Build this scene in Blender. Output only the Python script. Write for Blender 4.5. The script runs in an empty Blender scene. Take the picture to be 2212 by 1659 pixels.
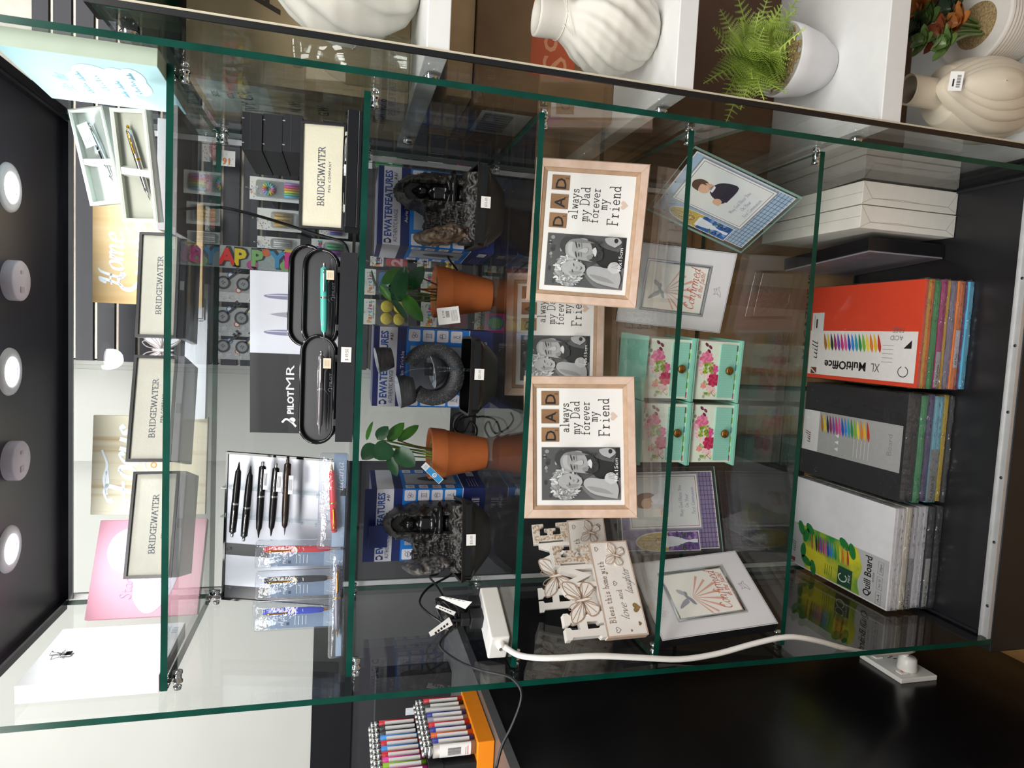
import bpy, math, random
from mathutils import Vector, Matrix, Euler, noise
S = bpy.context.scene
COL = S.collection
PI = math.pi
R = math.radians

# ---------------------------------------------------------------- camera
CAM = Vector((0.6104, -1.0748, 1.4449))
YAW, PITCH, ROLL, FPX = -0.0764, 0.2553, -0.0306, 1415.87
def cam_axes():
    cy, sy, cp, sp = math.cos(YAW), math.sin(YAW), math.cos(PITCH), math.sin(PITCH)
    f = Vector((sy*cp, cy*cp, -sp)); r = Vector((cy, -sy, 0)); d = f.cross(r)
    cr, sr = math.cos(ROLL), math.sin(ROLL)
    return cr*r + sr*d, -sr*r + cr*d, f
RT, DN, FW = cam_axes()
cd = bpy.data.cameras.new('camera'); cam = bpy.data.objects.new('camera', cd); COL.objects.link(cam)
cam.matrix_world = Matrix(((DN.x, RT.x, -FW.x, CAM.x), (DN.y, RT.y, -FW.y, CAM.y), (DN.z, RT.z, -FW.z, CAM.z), (0, 0, 0, 1)))
cd.sensor_fit = 'HORIZONTAL'; cd.sensor_width = 36; cd.lens = FPX/2212*36; cd.clip_start = 0.02
S.camera = cam
# ---------------------------------------------------------------- world, large lights, exposure
W = bpy.data.worlds.new('shop_ambient'); S.world = W; W.use_nodes = True
W.node_tree.nodes['Background'].inputs[0].default_value = (0.93, 0.97, 1.0, 1)
W.node_tree.nodes['Background'].inputs[1].default_value = 0.33
def area(name, loc, target, sx, sy, power, col=(1, 1, 1)):
    l = bpy.data.lights.new(name, 'AREA'); l.shape = 'RECTANGLE'; l.size = sx; l.size_y = sy; l.energy = power; l.color = col
    o = bpy.data.objects.new(name, l); COL.objects.link(o); o.location = loc
    o.rotation_euler = (Vector(target)-Vector(loc)).to_track_quat('-Z', 'Y').to_euler()
    return o
area('overhead_area_light', (0.3, -1.5, 2.75), (0.5, 0.1, 0.8), 1.2, 0.6, 36, (1.0, 0.97, 0.93))
area('overhead_area_light', (1.9, -1.1, 2.75), (1.1, 0.2, 0.8), 1.2, 0.6, 25, (1.0, 0.97, 0.93))
area('overhead_area_light', (-1.1, -1.0, 2.75), (0.7, 0.3, 1.0), 1.2, 0.6, 34, (1.0, 0.98, 0.95))  # added fill light from front left, brightens the sides turned left
area('rear_fill_light', (0.3, 0.15, 3.5), (0.3, 1.0, 1.2), 2.4, 0.4, 34, (1.0, 1.0, 0.98))  # added overhead fill that brightens the wall and goods behind the cabinet
S.view_settings.view_transform = 'Standard'; S.view_settings.look = 'None'
S.view_settings.exposure = 0.0; S.view_settings.gamma = 1; S.view_settings.use_curve_mapping = False
S.cycles.transparent_max_bounces = 40
S.cycles.max_bounces = 10
S.cycles.caustics_reflective = False; S.cycles.caustics_refractive = False

# ---------------------------------------------------------------- helpers
def at(px, py, Y=None, Z=None, X=None):
    """real-space point behind a photograph pixel, on a plane of known depth / height / side"""
    U, V = 1659-py, px
    d = FW + (U-829.5)/FPX*RT + (V-1106)/FPX*DN
    t = (Y-CAM.y)/d.y if Y is not None else ((Z-CAM.z)/d.z if Z is not None else (X-CAM.x)/d.x)
    return CAM + d*t
def lin(h):
    if not isinstance(h, str): return tuple(h)
    h = h.lstrip('#'); c = [int(h[i:i+2], 16)/255 for i in (0, 2, 4)]
    return tuple(x/12.92 if x <= .04045 else ((x+.055)/1.055)**2.4 for x in c)
_M = {}
def nd(t, k, **kw):
    n = t.nodes.new(k)
    for a, b in kw.items(): setattr(n, a, b)
    return n
def mat(name, col='#808080', rough=.5, metal=0., spec=.5, var=.06, vs=40., bump=0., bs=200., stretch=(1, 1, 1), emit=None, es=1., col2=None, ramp=None, coat=0.):
    """principled material whose base colour wanders between two tones by object-space noise"""
    if name in _M: return _M[name]
    m = bpy.data.materials.new(name); m.use_nodes = True; t = m.node_tree; b = t.nodes['Principled BSDF']
    c = lin(col)
    b.inputs['Roughness'].default_value = rough; b.inputs['Metallic'].default_value = metal
    b.inputs['Specular IOR Level'].default_value = spec
    if coat: b.inputs['Coat Weight'].default_value = coat; b.inputs['Coat Roughness'].default_value = .05
    tc = nd(t, 'ShaderNodeTexCoord'); mp = nd(t, 'ShaderNodeMapping'); mp.inputs['Scale'].default_value = stretch
    t.links.new(tc.outputs['Object'], mp.inputs[0])
    nz = nd(t, 'ShaderNodeTexNoise'); nz.inputs['Scale'].default_value = vs; nz.inputs['Detail'].default_value = 4
    t.links.new(mp.outputs[0], nz.inputs['Vector'])
    cr = nd(t, 'ShaderNodeValToRGB')
    e = cr.color_ramp.elements
    lo, hi = ramp or (.3, .7); e[0].position = lo; e[1].position = hi
    c2 = lin(col2) if col2 else tuple(min(1, x*(1+var)) for x in c)
    c1 = c if col2 else tuple(x*(1-var) for x in c)
    e[0].color = (*c1, 1); e[1].color = (*c2, 1)
    t.links.new(nz.outputs['Fac'], cr.inputs[0]); t.links.new(cr.outputs[0], b.inputs['Base Color'])
    if bump:
        n2 = nd(t, 'ShaderNodeTexNoise'); n2.inputs['Scale'].default_value = bs; n2.inputs['Detail'].default_value = 3
        t.links.new(mp.outputs[0], n2.inputs['Vector'])
        bp = nd(t, 'ShaderNodeBump'); bp.inputs['Strength'].default_value = bump; bp.inputs['Distance'].default_value = .002
        t.links.new(n2.outputs['Fac'], bp.inputs['Height']); t.links.new(bp.outputs[0], b.inputs['Normal'])
    if emit:
        b.inputs['Emission Color'].default_value = (*lin(emit), 1); b.inputs['Emission Strength'].default_value = es
    _M[name] = m; return m
def pane_mat(name, tint=(.985, .996, .991), f0=.04, k=1., rough=0., bump=0., bs=60., body=0., bodycol=(1, 1, 1)):
    """clear sheet: straight-through light plus fresnel mirror, optionally a little milky body and crinkle"""
    if name in _M: return _M[name]
    m = bpy.data.materials.new(name); m.use_nodes = True; t = m.node_tree; t.nodes.clear()
    out = nd(t, 'ShaderNodeOutputMaterial'); g = nd(t, 'ShaderNodeNewGeometry')
    tr = nd(t, 'ShaderNodeBsdfTransparent'); tr.inputs[0].default_value = (*tint, 1)
    gl = nd(t, 'ShaderNodeBsdfGlossy'); gl.inputs['Roughness'].default_value = rough
    dp = nd(t, 'ShaderNodeVectorMath', operation='DOT_PRODUCT')
    if bump:
        tc = nd(t, 'ShaderNodeTexCoord'); nz = nd(t, 'ShaderNodeTexNoise'); nz.inputs['Scale'].default_value = bs; nz.inputs['Detail'].default_value = 3
        t.links.new(tc.outputs['Object'], nz.inputs['Vector'])
        bp = nd(t, 'ShaderNodeBump'); bp.inputs['Strength'].default_value = bump; bp.inputs['Distance'].default_value = .01
        t.links.new(nz.outputs['Fac'], bp.inputs['Height']); t.links.new(bp.outputs[0], gl.inputs['Normal']); t.links.new(bp.outputs[0], dp.inputs[0])
    else: t.links.new(g.outputs['Normal'], dp.inputs[0])
    t.links.new(g.outputs['Incoming'], dp.inputs[1])
    ab = nd(t, 'ShaderNodeMath', operation='ABSOLUTE'); t.links.new(dp.outputs['Value'], ab.inputs[0])
    om = nd(t, 'ShaderNodeMath', operation='SUBTRACT', use_clamp=True); om.inputs[0].default_value = 1; t.links.new(ab.outputs[0], om.inputs[1])
    pw = nd(t, 'ShaderNodeMath', operation='POWER'); pw.inputs[1].default_value = 5; t.links.new(om.outputs[0], pw.inputs[0])
    ma = nd(t, 'ShaderNodeMath', operation='MULTIPLY_ADD', use_clamp=True); ma.inputs[1].default_value = (1-f0)*k; ma.inputs[2].default_value = f0
    t.links.new(pw.outputs[0], ma.inputs[0])
    base = tr
    if body:
        df = nd(t, 'ShaderNodeBsdfDiffuse'); df.inputs[0].default_value = (*bodycol, 1)
        mb_ = nd(t, 'ShaderNodeMixShader'); mb_.inputs[0].default_value = body
        t.links.new(tr.outputs[0], mb_.inputs[1]); t.links.new(df.outputs[0], mb_.inputs[2]); base = mb_
    mx = nd(t, 'ShaderNodeMixShader'); t.links.new(ma.outputs[0], mx.inputs[0]); t.links.new(base.outputs[0], mx.inputs[1]); t.links.new(gl.outputs[0], mx.inputs[2])
    t.links.new(mx.outputs[0], out.inputs[0])
    _M[name] = m; return m
PANE = pane_mat('clear_glass')
EDGE = mat('glass_edge_green', (.002, .046, .031), .2, spec=.3, var=.3, vs=15)
CLEAR = pane_mat('clear_plastic', (.93, .95, .97), .06, 1., .05, .25, 70, .05, (.8, .85, .95))
FILM = pane_mat('shrink_wrap', (.985, .985, .985), .04, 1., .06, 1.0, 13, .0)
FILMS = pane_mat('crumpled_wrap', (.95, .95, .95), .09, 1., .10, 1.8, 45, .05)
ACRYL = pane_mat('acrylic', (.9, .94, .95), .08, 1., .02)
CHROME = mat('chrome', '#d8d8d8', .08, 1., var=.02)
STEEL = mat('brushed_steel', '#b9b9b5', .3, 1., var=.1, vs=60)
GOLD = mat('gold_plate', '#d9a441', .18, 1., var=.05)
BLACK = mat('black_laminate', '#141417', .32, var=.15, vs=9, spec=.4)
MATTE = mat('black_matte', '#17171a', .55, var=.15)
GLOSSB = mat('black_gloss', '#0b0b0d', .08, var=.1)
INK = mat('black_ink', '#191516', .6, var=.1)
WHITE = mat('white_card', '#ebe9e6', .55, var=.02)
PAPER = mat('white_paper', '#f2f1f0', .6, var=.015)
WPLAS = mat('white_plastic', '#eceae4', .35, var=.02)
def flatc(h, rough=.5): return mat('print_'+h.lstrip('#'), h, rough, var=.03, vs=90)

FRONT = Matrix(((1, 0, 0, 0), (0, 0, -1, 0), (0, 1, 0, 0), (0, 0, 0, 1)))     # (u,v,w) on a face looking towards -y
TOP = Matrix.Identity(4)
LEFT = Matrix(((0, 0, -1, 0), (-1, 0, 0, 0), (0, 1, 0, 0), (0, 0, 0, 1)))     # face looking towards -x
RIGHT = Matrix(((0, 0, 1, 0), (1, 0, 0, 0), (0, 1, 0, 0), (0, 0, 0, 1)))      # face looking towards +x
def T(x=0, y=0, z=0): return Matrix.Translation((x, y, z))
def RZ(a): return Matrix.Rotation(a, 4, 'Z')
def RX(a): return Matrix.Rotation(a, 4, 'X')
def RY(a): return Matrix.Rotation(a, 4, 'Y')
def ell(cx, cy, rx, ry, n=20, a0=0, a1=2*PI, rot=0):
    o = []
    full = abs(a1-a0-2*PI) < 1e-6
    for i in range(n if full else n+1):
        a = a0+(a1-a0)*i/n; x, y = rx*math.cos(a), ry*math.sin(a)
        o.append((cx+x*math.cos(rot)-y*math.sin(rot), cy+x*math.sin(rot)+y*math.cos(rot)))
    return o
def rrect(x0, y0, x1, y1, r, n=4):
    o = []
    for cx, cy, a in ((x1-r, y1-r, 0), (x0+r, y1-r, 90), (x0+r, y0+r, 180), (x1-r, y0+r, 270)):
        o += [(cx+r*math.cos(R(a+90*i/n)), cy+r*math.sin(R(a+90*i/n))) for i in range(n+1)]
    return o
def heart(cx, cy, s, n=24, rot=0):
    o = []
    for i in range(n):
        a = 2*PI*i/n; x = 16*math.sin(a)**3/16*s/2; y = (13*math.cos(a)-5*math.cos(2*a)-2*math.cos(3*a)-math.cos(4*a))/16*s/2
        o.append((cx+x*math.cos(rot)-y*math.sin(rot), cy+x*math.sin(rot)+y*math.cos(rot)))
    return o
def spline(p, k=4):
    if len(p) < 3: return [Vector(q) for q in p]
    p = [Vector(q) for q in p]; o = []
    for i in range(len(p)-1):
        a, b, c, d = p[max(0, i-1)], p[i], p[i+1], p[min(len(p)-1, i+2)]
        for j in range(k):
            t = j/k
            o.append(.5*((2*b)+(c-a)*t+(2*a-5*b+4*c-d)*t*t+(3*b-a-3*c+d)*t**3))
    return o+[p[-1]]
_tc = {}
def tgeo(s, shear=0, bold=0, sp=1.):
    k = (s, shear, bold, sp)
    if k not in _tc:
        c = bpy.data.curves.new('t', 'FONT'); c.body = s; c.size = 1; c.shear = shear; c.offset = bold; c.space_character = sp; c.resolution_u = 2
        o = bpy.data.objects.new('t', c); COL.objects.link(o)
        bpy.context.view_layer.update()
        me = o.evaluated_get(bpy.context.evaluated_depsgraph_get()).to_mesh()
        vs = [(v.co.x, v.co.y) for v in me.vertices]; fs = [list(p.vertices) for p in me.polygons]
        bpy.data.objects.remove(o); bpy.data.curves.remove(c)
        w = (min(v[0] for v in vs), max(v[0] for v in vs)) if vs else (0, 0)
        _tc[k] = (vs, fs, w)
    return _tc[k]
# single-stroke letters on a grid: baseline 0, x-height 5, ascender 9; (advance, strokes)
G = {
'a': (6.3, ['5 4.4 3.4 5.1 1.5 4 1 2 2 .1 3.6 .6 5 3', '5.1 5 4.9 1.4 5.5 .1 6.6 .8']), 'b': (6, ['1 9 .9 4.5 1 .6', '1 3.2 2.4 5 4.3 4.6 5 2.6 4 .4 2.3 .1 1 1']),
'c': (5.4, ['4.8 4.2 3.4 5.1 1.5 4 1 2.2 2 .2 3.6 .1 5.4 1']), 'd': (6.3, ['5 4.2 3.4 5.1 1.5 4 1 2 2 .1 3.6 .6 5 3', '5.2 9 5 1.4 5.5 .1 6.6 .8']),
'e': (5.4, ['1.1 2.4 3 2.8 4.6 3.6 4 5 2.5 5 1.1 3 1.6 .6 3 0 4.8 .6 5.6 1.2']), 'f': (4.6, ['4.9 8 3.8 9 2.7 8 2.3 4 2 -2 1.2 -3.6', '.6 5 4.2 5']),
'g': (6.2, ['5 4.4 3.4 5.1 1.5 4 1 2 2 .1 3.6 .6 5 3', '5.2 5 4.8 -1.5 3.6 -3.6 1.5 -3.4', '4.7 -.6 6.4 1']), 'h': (6.2, ['1.1 9 1 4 1 0', '1 2.6 2.6 4.8 4.2 4.6 4.6 3 4.5 1 5.2 0 6.4 .8']),
'i': (3, ['1.4 5 1.2 1.2 1.8 .1 3 .8', '1.6 7.2 1.7 7.6']), 'k': (5.8, ['1 9 1 0', '4.6 5 1.2 2.4', '2.2 3 4.4 .2 6 .8']), 'l': (3, ['1.5 9 1.2 3 1.3 .8 2 .1 3.2 .8']),
'm': (9, ['1 5 1 0', '1 2.6 2.4 4.8 3.6 4.6 4 3 4 0', '4 2.6 5.4 4.8 6.8 4.6 7.2 3 7.2 1 7.9 0 9.2 .8']), 'n': (6.2, ['1 5 1 0', '1 2.6 2.6 4.8 4.2 4.6 4.6 3 4.5 1 5.2 0 6.4 .8']),
'o': (5.8, ['3.2 5 1.5 4.2 1 2.4 1.8 .4 3.2 .1 4.8 1.2 5 3.2 4.2 4.7 3 5']), 'p': (6, ['1 5 1 -4', '1 3.2 2.4 5 4.3 4.6 5 2.6 4 .4 2.3 .1 1 1']),
'r': (4.4, ['1 5 1.1 0', '1.1 2.8 2.2 4.6 3.4 5 4.4 4.4']), 's': (5, ['4.2 4.3 2.8 5.1 1.4 4.2 2.6 2.8 4.2 1.6 3.4 .2 1.8 0 .8 .9']),
't': (4.4, ['2 7.6 1.8 1.4 2.6 .1 4.4 .8', '.6 5.2 3.8 5.2']), 'u': (6.4, ['1 5 1 1.6 2 .1 3.6 .6 4.8 3', '5 5 4.8 1.4 5.5 .1 6.6 .8']), 'v': (5.4, ['.6 5 2.6 0', '2.6 0 4.6 5']),
'w': (7.6, ['.6 5 2.2 0', '2.2 0 3.8 4.6', '3.8 4.6 5.4 0', '5.4 0 7 5']), 'y': (5.8, ['.8 5 1.2 2 2.4 1 4 2 5 5', '5 5 4.6 -1 3.4 -3.6 1.6 -3.6']), 'z': (5, ['1 5 4.2 5 1 0 4.6 0']), '!': (3, ['1.8 8.6 1.5 2.6', '1.4 .6 1.5 0']),
'B': (7, ['1 9 1 0', '1 9 4 9 5.4 7.4 4.4 5.2 1 5', '4.2 5 6 3.6 5.6 1 4 0 1 0']), 'C': (7, ['6.4 7.4 5 9 2.6 8.6 1 5.4 1.4 1.8 3.4 0 5.6 .6 6.8 2']), 'D': (7.4, ['1.2 9 1.2 0', '1.2 9 4.4 8.8 6.4 6.6 6.4 2.6 4.4 .2 1.2 0']),
'F': (6.4, ['6.8 8.6 4.6 8.4 2.4 9 1 8.2 1.2 7.2', '4 8.6 3.4 4 2.6 .8 1 0 -.2 1', '1.6 4.4 5 4.8']), 'H': (8, ['.4 6.6 1 8.6 2.2 8.6 1.8 4 1 .6 -.4 0', '6.8 9.2 5.6 8 5 3 5.2 .6 6.2 0 7.6 .8', '.4 4.4 3 4.8 5.4 4.6']),
'L': (6.4, ['4.6 8.8 3 8.6 2.2 5 1.8 1.4 .4 .2 2.4 .6 4.4 0 6 .8']), 'M': (9, ['1 0 1.6 9', '1.6 9 4.4 2', '4.4 2 7.2 9', '7.2 9 7.8 0']), 'S': (6.4, ['5.6 7.8 4 9.2 2 8.4 2 6.2 4.4 4.4 5 2 3.4 0 1 .4 0 1.8']),
'Y': (6.4, ['.6 8.6 1.2 5.4 2.6 4.6 4.4 5.6 5.4 8.8', '5.4 8.8 4.8 2 3.2 -.4 1.2 .2']), 'G': (7.4, ['6.4 7.4 5 9 2.6 8.6 1 5.4 1.4 1.8 3.4 0 5.6 .6 6.4 3.6', '4 3.8 7.2 3.8'])}
# slab-serif typewriter letters and roman capitals
T_ = {
'a': (6, ['1.4 4.2 2.8 5 4.2 4.4 4.4 3 4.4 .6 5.4 0', '4.4 2.8 2 2.7 1 1.4 1.8 .1 3.4 .4 4.4 1.6']), 'd': (6, ['4.4 4 2.8 5 1.2 3.6 1.2 1.2 2.6 0 4.4 1.2', '3.6 9 4.5 9', '4.5 9 4.5 0', '4.5 0 5.4 0']), 'e': (6, ['1.1 2.6 4.9 2.6 4.6 4.2 3 5 1.4 4 1 2.2 1.8 .4 3.4 0 4.9 .7']),
'f': (6, ['4.8 8.4 3.4 8.8 2.4 7.4 2.4 0', '1 5 4.2 5', '1.2 0 3.8 0']), 'h': (6, ['.8 9 1.6 9', '1.6 9 1.6 0', '1.6 3.4 3 5 4.4 4 4.4 0', '.8 0 2.4 0', '3.6 0 5.2 0']), 'i': (6, ['1.6 5 3 5', '3 5 3 0', '1.4 0 4.6 0', '2.9 7.2 3 7.6']), 'l': (6, ['1.6 9 3 9', '3 9 3 0', '1.4 0 4.6 0']),
'm': (6.6, ['.4 5 1.2 5', '1.2 5 1.2 0', '1.2 3.6 2 5 3 4.4 3.1 0', '3.1 3.8 4 5 5.1 4.4 5.2 0', '.5 0 1.8 0', '2.6 0 3.6 0', '4.6 0 5.9 0']), 'n': (6, ['.8 5 1.6 5', '1.6 5 1.6 0', '1.6 3.4 3 5 4.4 4 4.4 0', '.8 0 2.4 0', '3.6 0 5.2 0']), 'o': (6, ['3 5 1.4 4.2 .9 2.4 1.6 .5 3 0 4.5 .7 5.1 2.6 4.5 4.4 3 5']), 'b': (6, ['.6 9 1.4 9', '1.4 9 1.4 0', '1.4 3.6 3 5 4.6 4 4.8 1.8 3.6 0 1.4 1']),
'r': (6, ['1 5 2.2 5', '2.2 5 2.2 0', '2.2 3.4 3.4 4.8 4.8 4.6', '1 0 3.8 0']), 's': (6, ['4.4 5 4.4 4 3 5 1.5 4.2 2 2.9 4 2.4 4.6 1 3.2 0 1.4 .8', '1.4 0 1.4 1.2']), 't': (6, ['2.3 7 2.3 1 3.4 0 4.8 .6', '1 5 4.4 5']), 'v': (6, ['.9 5 3 0', '3 0 5.1 5', '.3 5 1.8 5', '4.2 5 5.7 5']), 'w': (6.4, ['.9 5 1.9 0', '1.9 0 3.2 4.2', '3.2 4.2 4.5 0', '4.5 0 5.5 5', '.3 5 1.8 5', '4.6 5 6.1 5']), 'y': (6, ['.9 5 3 .2', '5.1 5 3 0 2 -3 .8 -3.2', '.3 5 1.8 5', '4.2 5 5.7 5']), 'u': (6, ['.6 5 1.4 5', '1.4 5 1.4 1 2.6 0 4.4 1.2', '4.4 5 4.4 0', '4.4 0 5.2 0']), 'g': (6, ['4.4 4 2.8 5 1.2 3.6 1.2 1.2 2.6 0 4.4 1.2', '5.2 5 4.4 5', '4.4 5 4.4 -2 3 -3.2 1.4 -3']),
'A': (7.4, ['.8 0 3.6 9', '3.6 9 6.6 0', '1.9 3.2 5.5 3.2', '0 0 1.8 0', '5.4 0 7.4 0']), 'B': (6.8, ['.4 9 3.6 9 5 7 3.6 4.8 1.4 4.8', '3.6 4.8 5.8 2.6 4.2 0 .4 0', '1.4 9 1.4 0']), 'C': (7.2, ['6.2 9 6.2 6.6', '6.2 7 4.4 9 2 8.2 .8 4.6 2 .8 4.2 0 6.4 1.6']), 'D': (7.2, ['.4 9 3.8 9 6 7 6.2 3 4 .1 .4 0', '1.4 9 1.4 0']), 'E': (6.6, ['1.4 9 1.4 0', '.4 9 5.6 9', '5.6 9 5.6 7', '.4 0 5.8 0', '5.8 0 5.8 2', '1.4 4.7 4 4.7']),
'F': (6.4, ['1.4 9 1.4 0', '.4 9 5.6 9', '5.6 9 5.6 7', '.4 0 2.8 0', '1.4 4.7 4 4.7']), 'G': (7.4, ['6 9 6 6.8', '6 7.2 4.4 9 2 8.2 .8 4.6 2 .8 4.2 0 6 1', '6 0 6 3.8', '4.4 3.8 7 3.8']), 'I': (4, ['2 9 2 0', '.8 9 3.2 9', '.8 0 3.2 0']), 'M': (8.8, ['1.4 9 1.4 0', '1.4 9 4.4 1', '4.4 1 7.4 9', '7.4 9 7.4 0', '.4 9 1.6 9', '7.2 9 8.4 9', '.4 0 2.4 0', '6.4 0 8.4 0']), 'N': (7.6, ['1.4 0 1.4 9', '1.4 9 6.2 0', '6.2 0 6.2 9', '.4 9 1.6 9', '.4 0 2.4 0', '5.2 9 7.2 9']), 'O': (7.6, ['3.8 9 1.6 7.8 .8 4.5 1.6 1.2 3.8 0 6 1.2 6.8 4.5 6 7.8 3.8 9']), 'P': (6.4, ['1.4 9 1.4 0', '.4 9 3.8 9 5.4 6.8 4 4.6 1.4 4.4', '.4 0 2.6 0']), 'R': (7.2, ['1.4 9 1.4 0', '.4 9 3.8 9 5.4 7 4 4.8 1.4 4.7', '3.4 4.7 6.2 0', '6 0 7 0', '.4 0 2.6 0']), 'T': (7, ['3.5 9 3.5 0', '.6 9 6.4 9', '.6 9 .6 7.2', '6.4 9 6.4 7.2', '2.3 0 4.7 0']), 'W': (10, ['.9 9 2.8 0', '2.8 0 4.9 8.4', '4.9 8.4 7 0', '7 0 9 9', '0 9 2 9', '8 9 10 9']), 'Y': (7, ['.9 9 3.5 4.2', '6.1 9 3.5 4.2', '3.5 4.2 3.5 0', '0 9 2 9', '5.2 9 7 9', '2.4 0 4.6 0']), 'L': (6.2, ['1.4 9 1.4 0', '.4 9 2.6 9', '.4 0 5.6 0', '5.6 0 5.6 2.2']), 'S': (6, ['4.8 9 4.8 7', '4.8 7.2 3 9 1.2 7.6 1.6 5.6 4.2 4 5 2 3.4 0 1 1.4', '1 0 1 2'])}

class MB:
    """collects shapes and links them as ONE mesh object"""
    def __init__(s): s.v = []; s.f = []; s.m = []; s.ms = []; s.sm = []; s.T = Matrix(); s.P = FRONT
    def mi(s, m):
        if m not in s.ms: s.ms.append(m)
        return s.ms.index(m)
    def add(s, vs, fs, m, X=None, smooth=False):
        X = s.T if X is None else s.T @ X
        b = len(s.v); s.v += [X @ Vector(p) for p in vs]; i = s.mi(m)
        for f in fs: s.f.append([b+k for k in f]); s.m.append(i); s.sm.append(smooth)
        return s
    def box(s, x0, x1, y0, y1, z0, z1, m, fm=None, X=None):
        vs = [(x, y, z) for z in (z0, z1) for y in (y0, y1) for x in (x0, x1)]
        F = {'-z': (0, 2, 3, 1), '+z': (4, 5, 7, 6), '-y': (0, 1, 5, 4), '+y': (2, 6, 7, 3), '-x': (0, 4, 6, 2), '+x': (1, 3, 7, 5)}
        fm = fm or {}
        b = len(s.v); X = s.T if X is None else s.T @ X; s.v += [X @ Vector(p) for p in vs]
        for k, f in F.items():
            mm = fm.get(k, m)
            if mm is None: continue
            s.f.append([b+q for q in f]); s.m.append(s.mi(mm)); s.sm.append(False)
        return s
    def prism(s, pts, w0, w1, m, P=None, side=None):
        """2D outline on plane P pushed from w0 to w1"""
        P = s.P if P is None else P; n = len(pts)
        vs = [(x, y, w0) for x, y in pts]+[(x, y, w1) for x, y in pts]
        s.add(vs, [list(range(n))[::-1], list(range(n, 2*n))], m, P)
        s.add(vs, [(i, (i+1) % n, n+(i+1) % n, n+i) for i in range(n)], side or m, P)
        return s
    def flat(s, pts, m, e=.0004, P=None): s.add([(x, y, e) for x, y in pts], [list(range(len(pts)))], m, s.P if P is None else P); return s
    def rect(s, u0, v0, u1, v1, m, e=.0004): return s.flat([(u0, v0), (u1, v0), (u1, v1), (u0, v1)], m, e)
    def ring2(s, outer, inner, m, e=.0004):
        n = len(outer); s.add([(x, y, e) for x, y in outer+inner], [(i, (i+1) % n, n+(i+1) % n, n+i) for i in range(n)], m, s.P); return s
    def frame2(s, u0, v0, u1, v1, w, m, e=.0004): return s.ring2([(u0, v0), (u1, v0), (u1, v1), (u0, v1)], [(u0+w, v0+w), (u1-w, v0+w), (u1-w, v1-w), (u0+w, v1-w)], m, e)
    def text(s, t, u, v, size, m, e=.0005, al='l', wid=None, shear=0, bold=0, sp=1., rot=0, sy=1.):
        vs, fs, (a, b) = tgeo(t, shear, bold, sp)
        if not vs: return s
        k = size if wid is None else wid/(b-a); ky = (size if size else k)*sy
        off = -a*k if al == 'l' else (-(a+b)/2*k if al == 'c' else -b*k)
        s.add([(x*k+off, y*ky, e) for x, y in vs], fs, m, s.P @ T(u, v, 0) @ RZ(rot)); return s
    def line(s, pts, w, m, e=.0005, nib=None, X=None):
        p = [Vector((q[0], q[1])) for q in pts]; n = len(p)
        if n < 2: return s
        vs = []
        for i in range(n):
            d = p[min(n-1, i+1)]-p[max(0, i-1)]
            if d.length < 1e-9: d = Vector((1, 0))
            d.normalize(); a = math.atan2(d.y, d.x)
            h = w/2 if nib is None else w/2*(.42+.75*abs(math.sin(a-nib)))
            nx, ny = -d.y*h, d.x*h
            ex = d*(w*.25 if i in (0, n-1) else 0)*(1 if i else -1)
            vs += [(p[i].x+ex.x+nx, p[i].y+ex.y+ny, e), (p[i].x+ex.x-nx, p[i].y+ex.y-ny, e)]
        s.add(vs, [(2*i+1, 2*i+3, 2*i+2, 2*i) for i in range(n-1)], m, s.P if X is None else s.P @ X); return s
    def pen(s, t, u, v, h, m, w=.1, e=.0005, al='l', style='script', slant=.25, sp=1., wid=None, rot=0):
        """stroke lettering; h = height of a capital"""
        D = G if style == 'script' else T_; k = h/9; adv = 0; st = []
        for ch in t:
            if ch == ' ': adv += 4; continue
            g = D.get(ch) or G.get(ch) or T_.get(ch)
            if not g: adv += 5; continue
            for q in g[1]:
                z = [float(x) for x in q.split()]; st.append([(adv+z[i], z[i+1]) for i in range(0, len(z), 2)])
            adv += g[0]*sp
        kx = k if wid is None else wid/adv
        off = 0 if al == 'l' else (-adv*kx/2 if al == 'c' else -adv*kx)
        for q in st:
            pts = [((x)*kx+(y*k*slant if style == 'script' else 0)+off, y*k) for x, y in q]
            if len(pts) > 2 : pts = [(a.x, a.y) for a in spline([Vector((a, b, 0)) for a, b in pts], 4)]
            s.line(pts, w*h, m, e, nib=R(25) if style == 'script' else (R(0) if style == 'roman' else None), X=T(u, v, 0) @ RZ(rot))
        return s
    def lathe(s, prof, m, n=28, X=None, smooth=True, mats=None, a0=0, a1=2*PI):
        k = len(prof); full = abs(a1-a0-2*PI) < 1e-6; nn = n if full else n+1
        vs = [(r*math.cos(a0+(a1-a0)*i/n), r*math.sin(a0+(a1-a0)*i/n), z) for i in range(nn) for r, z in prof]
        for j in range(k-1):
            fs = []
            for i in range(n):
                q = (i+1) % nn
                fs.append((i*k+j, q*k+j, q*k+j+1, i*k+j+1))
            s.add(vs, fs, (mats[j] if mats else m), X, smooth) if mats else None
        if not mats: s.add(vs, [(i*k+j, ((i+1) % nn)*k+j, ((i+1) % nn)*k+j+1, i*k+j+1) for i in range(n) for j in range(k-1)], m, X, smooth)
        return s
    def loft(s, rings, m, cap=True, smooth=True, X=None, closed=True):
        n = len(rings[0]); vs = [p for r in rings for p in r]; fs = []
        for j in range(len(rings)-1):
            for i in range(n if closed else n-1):
                q = (i+1) % n; fs.append((j*n+i, j*n+q, (j+1)*n+q, (j+1)*n+i))
        if cap: fs += [tuple(range(n))[::-1], tuple(range((len(rings)-1)*n, len(rings)*n))]
        s.add(vs, fs, m, X, smooth); return s
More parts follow.
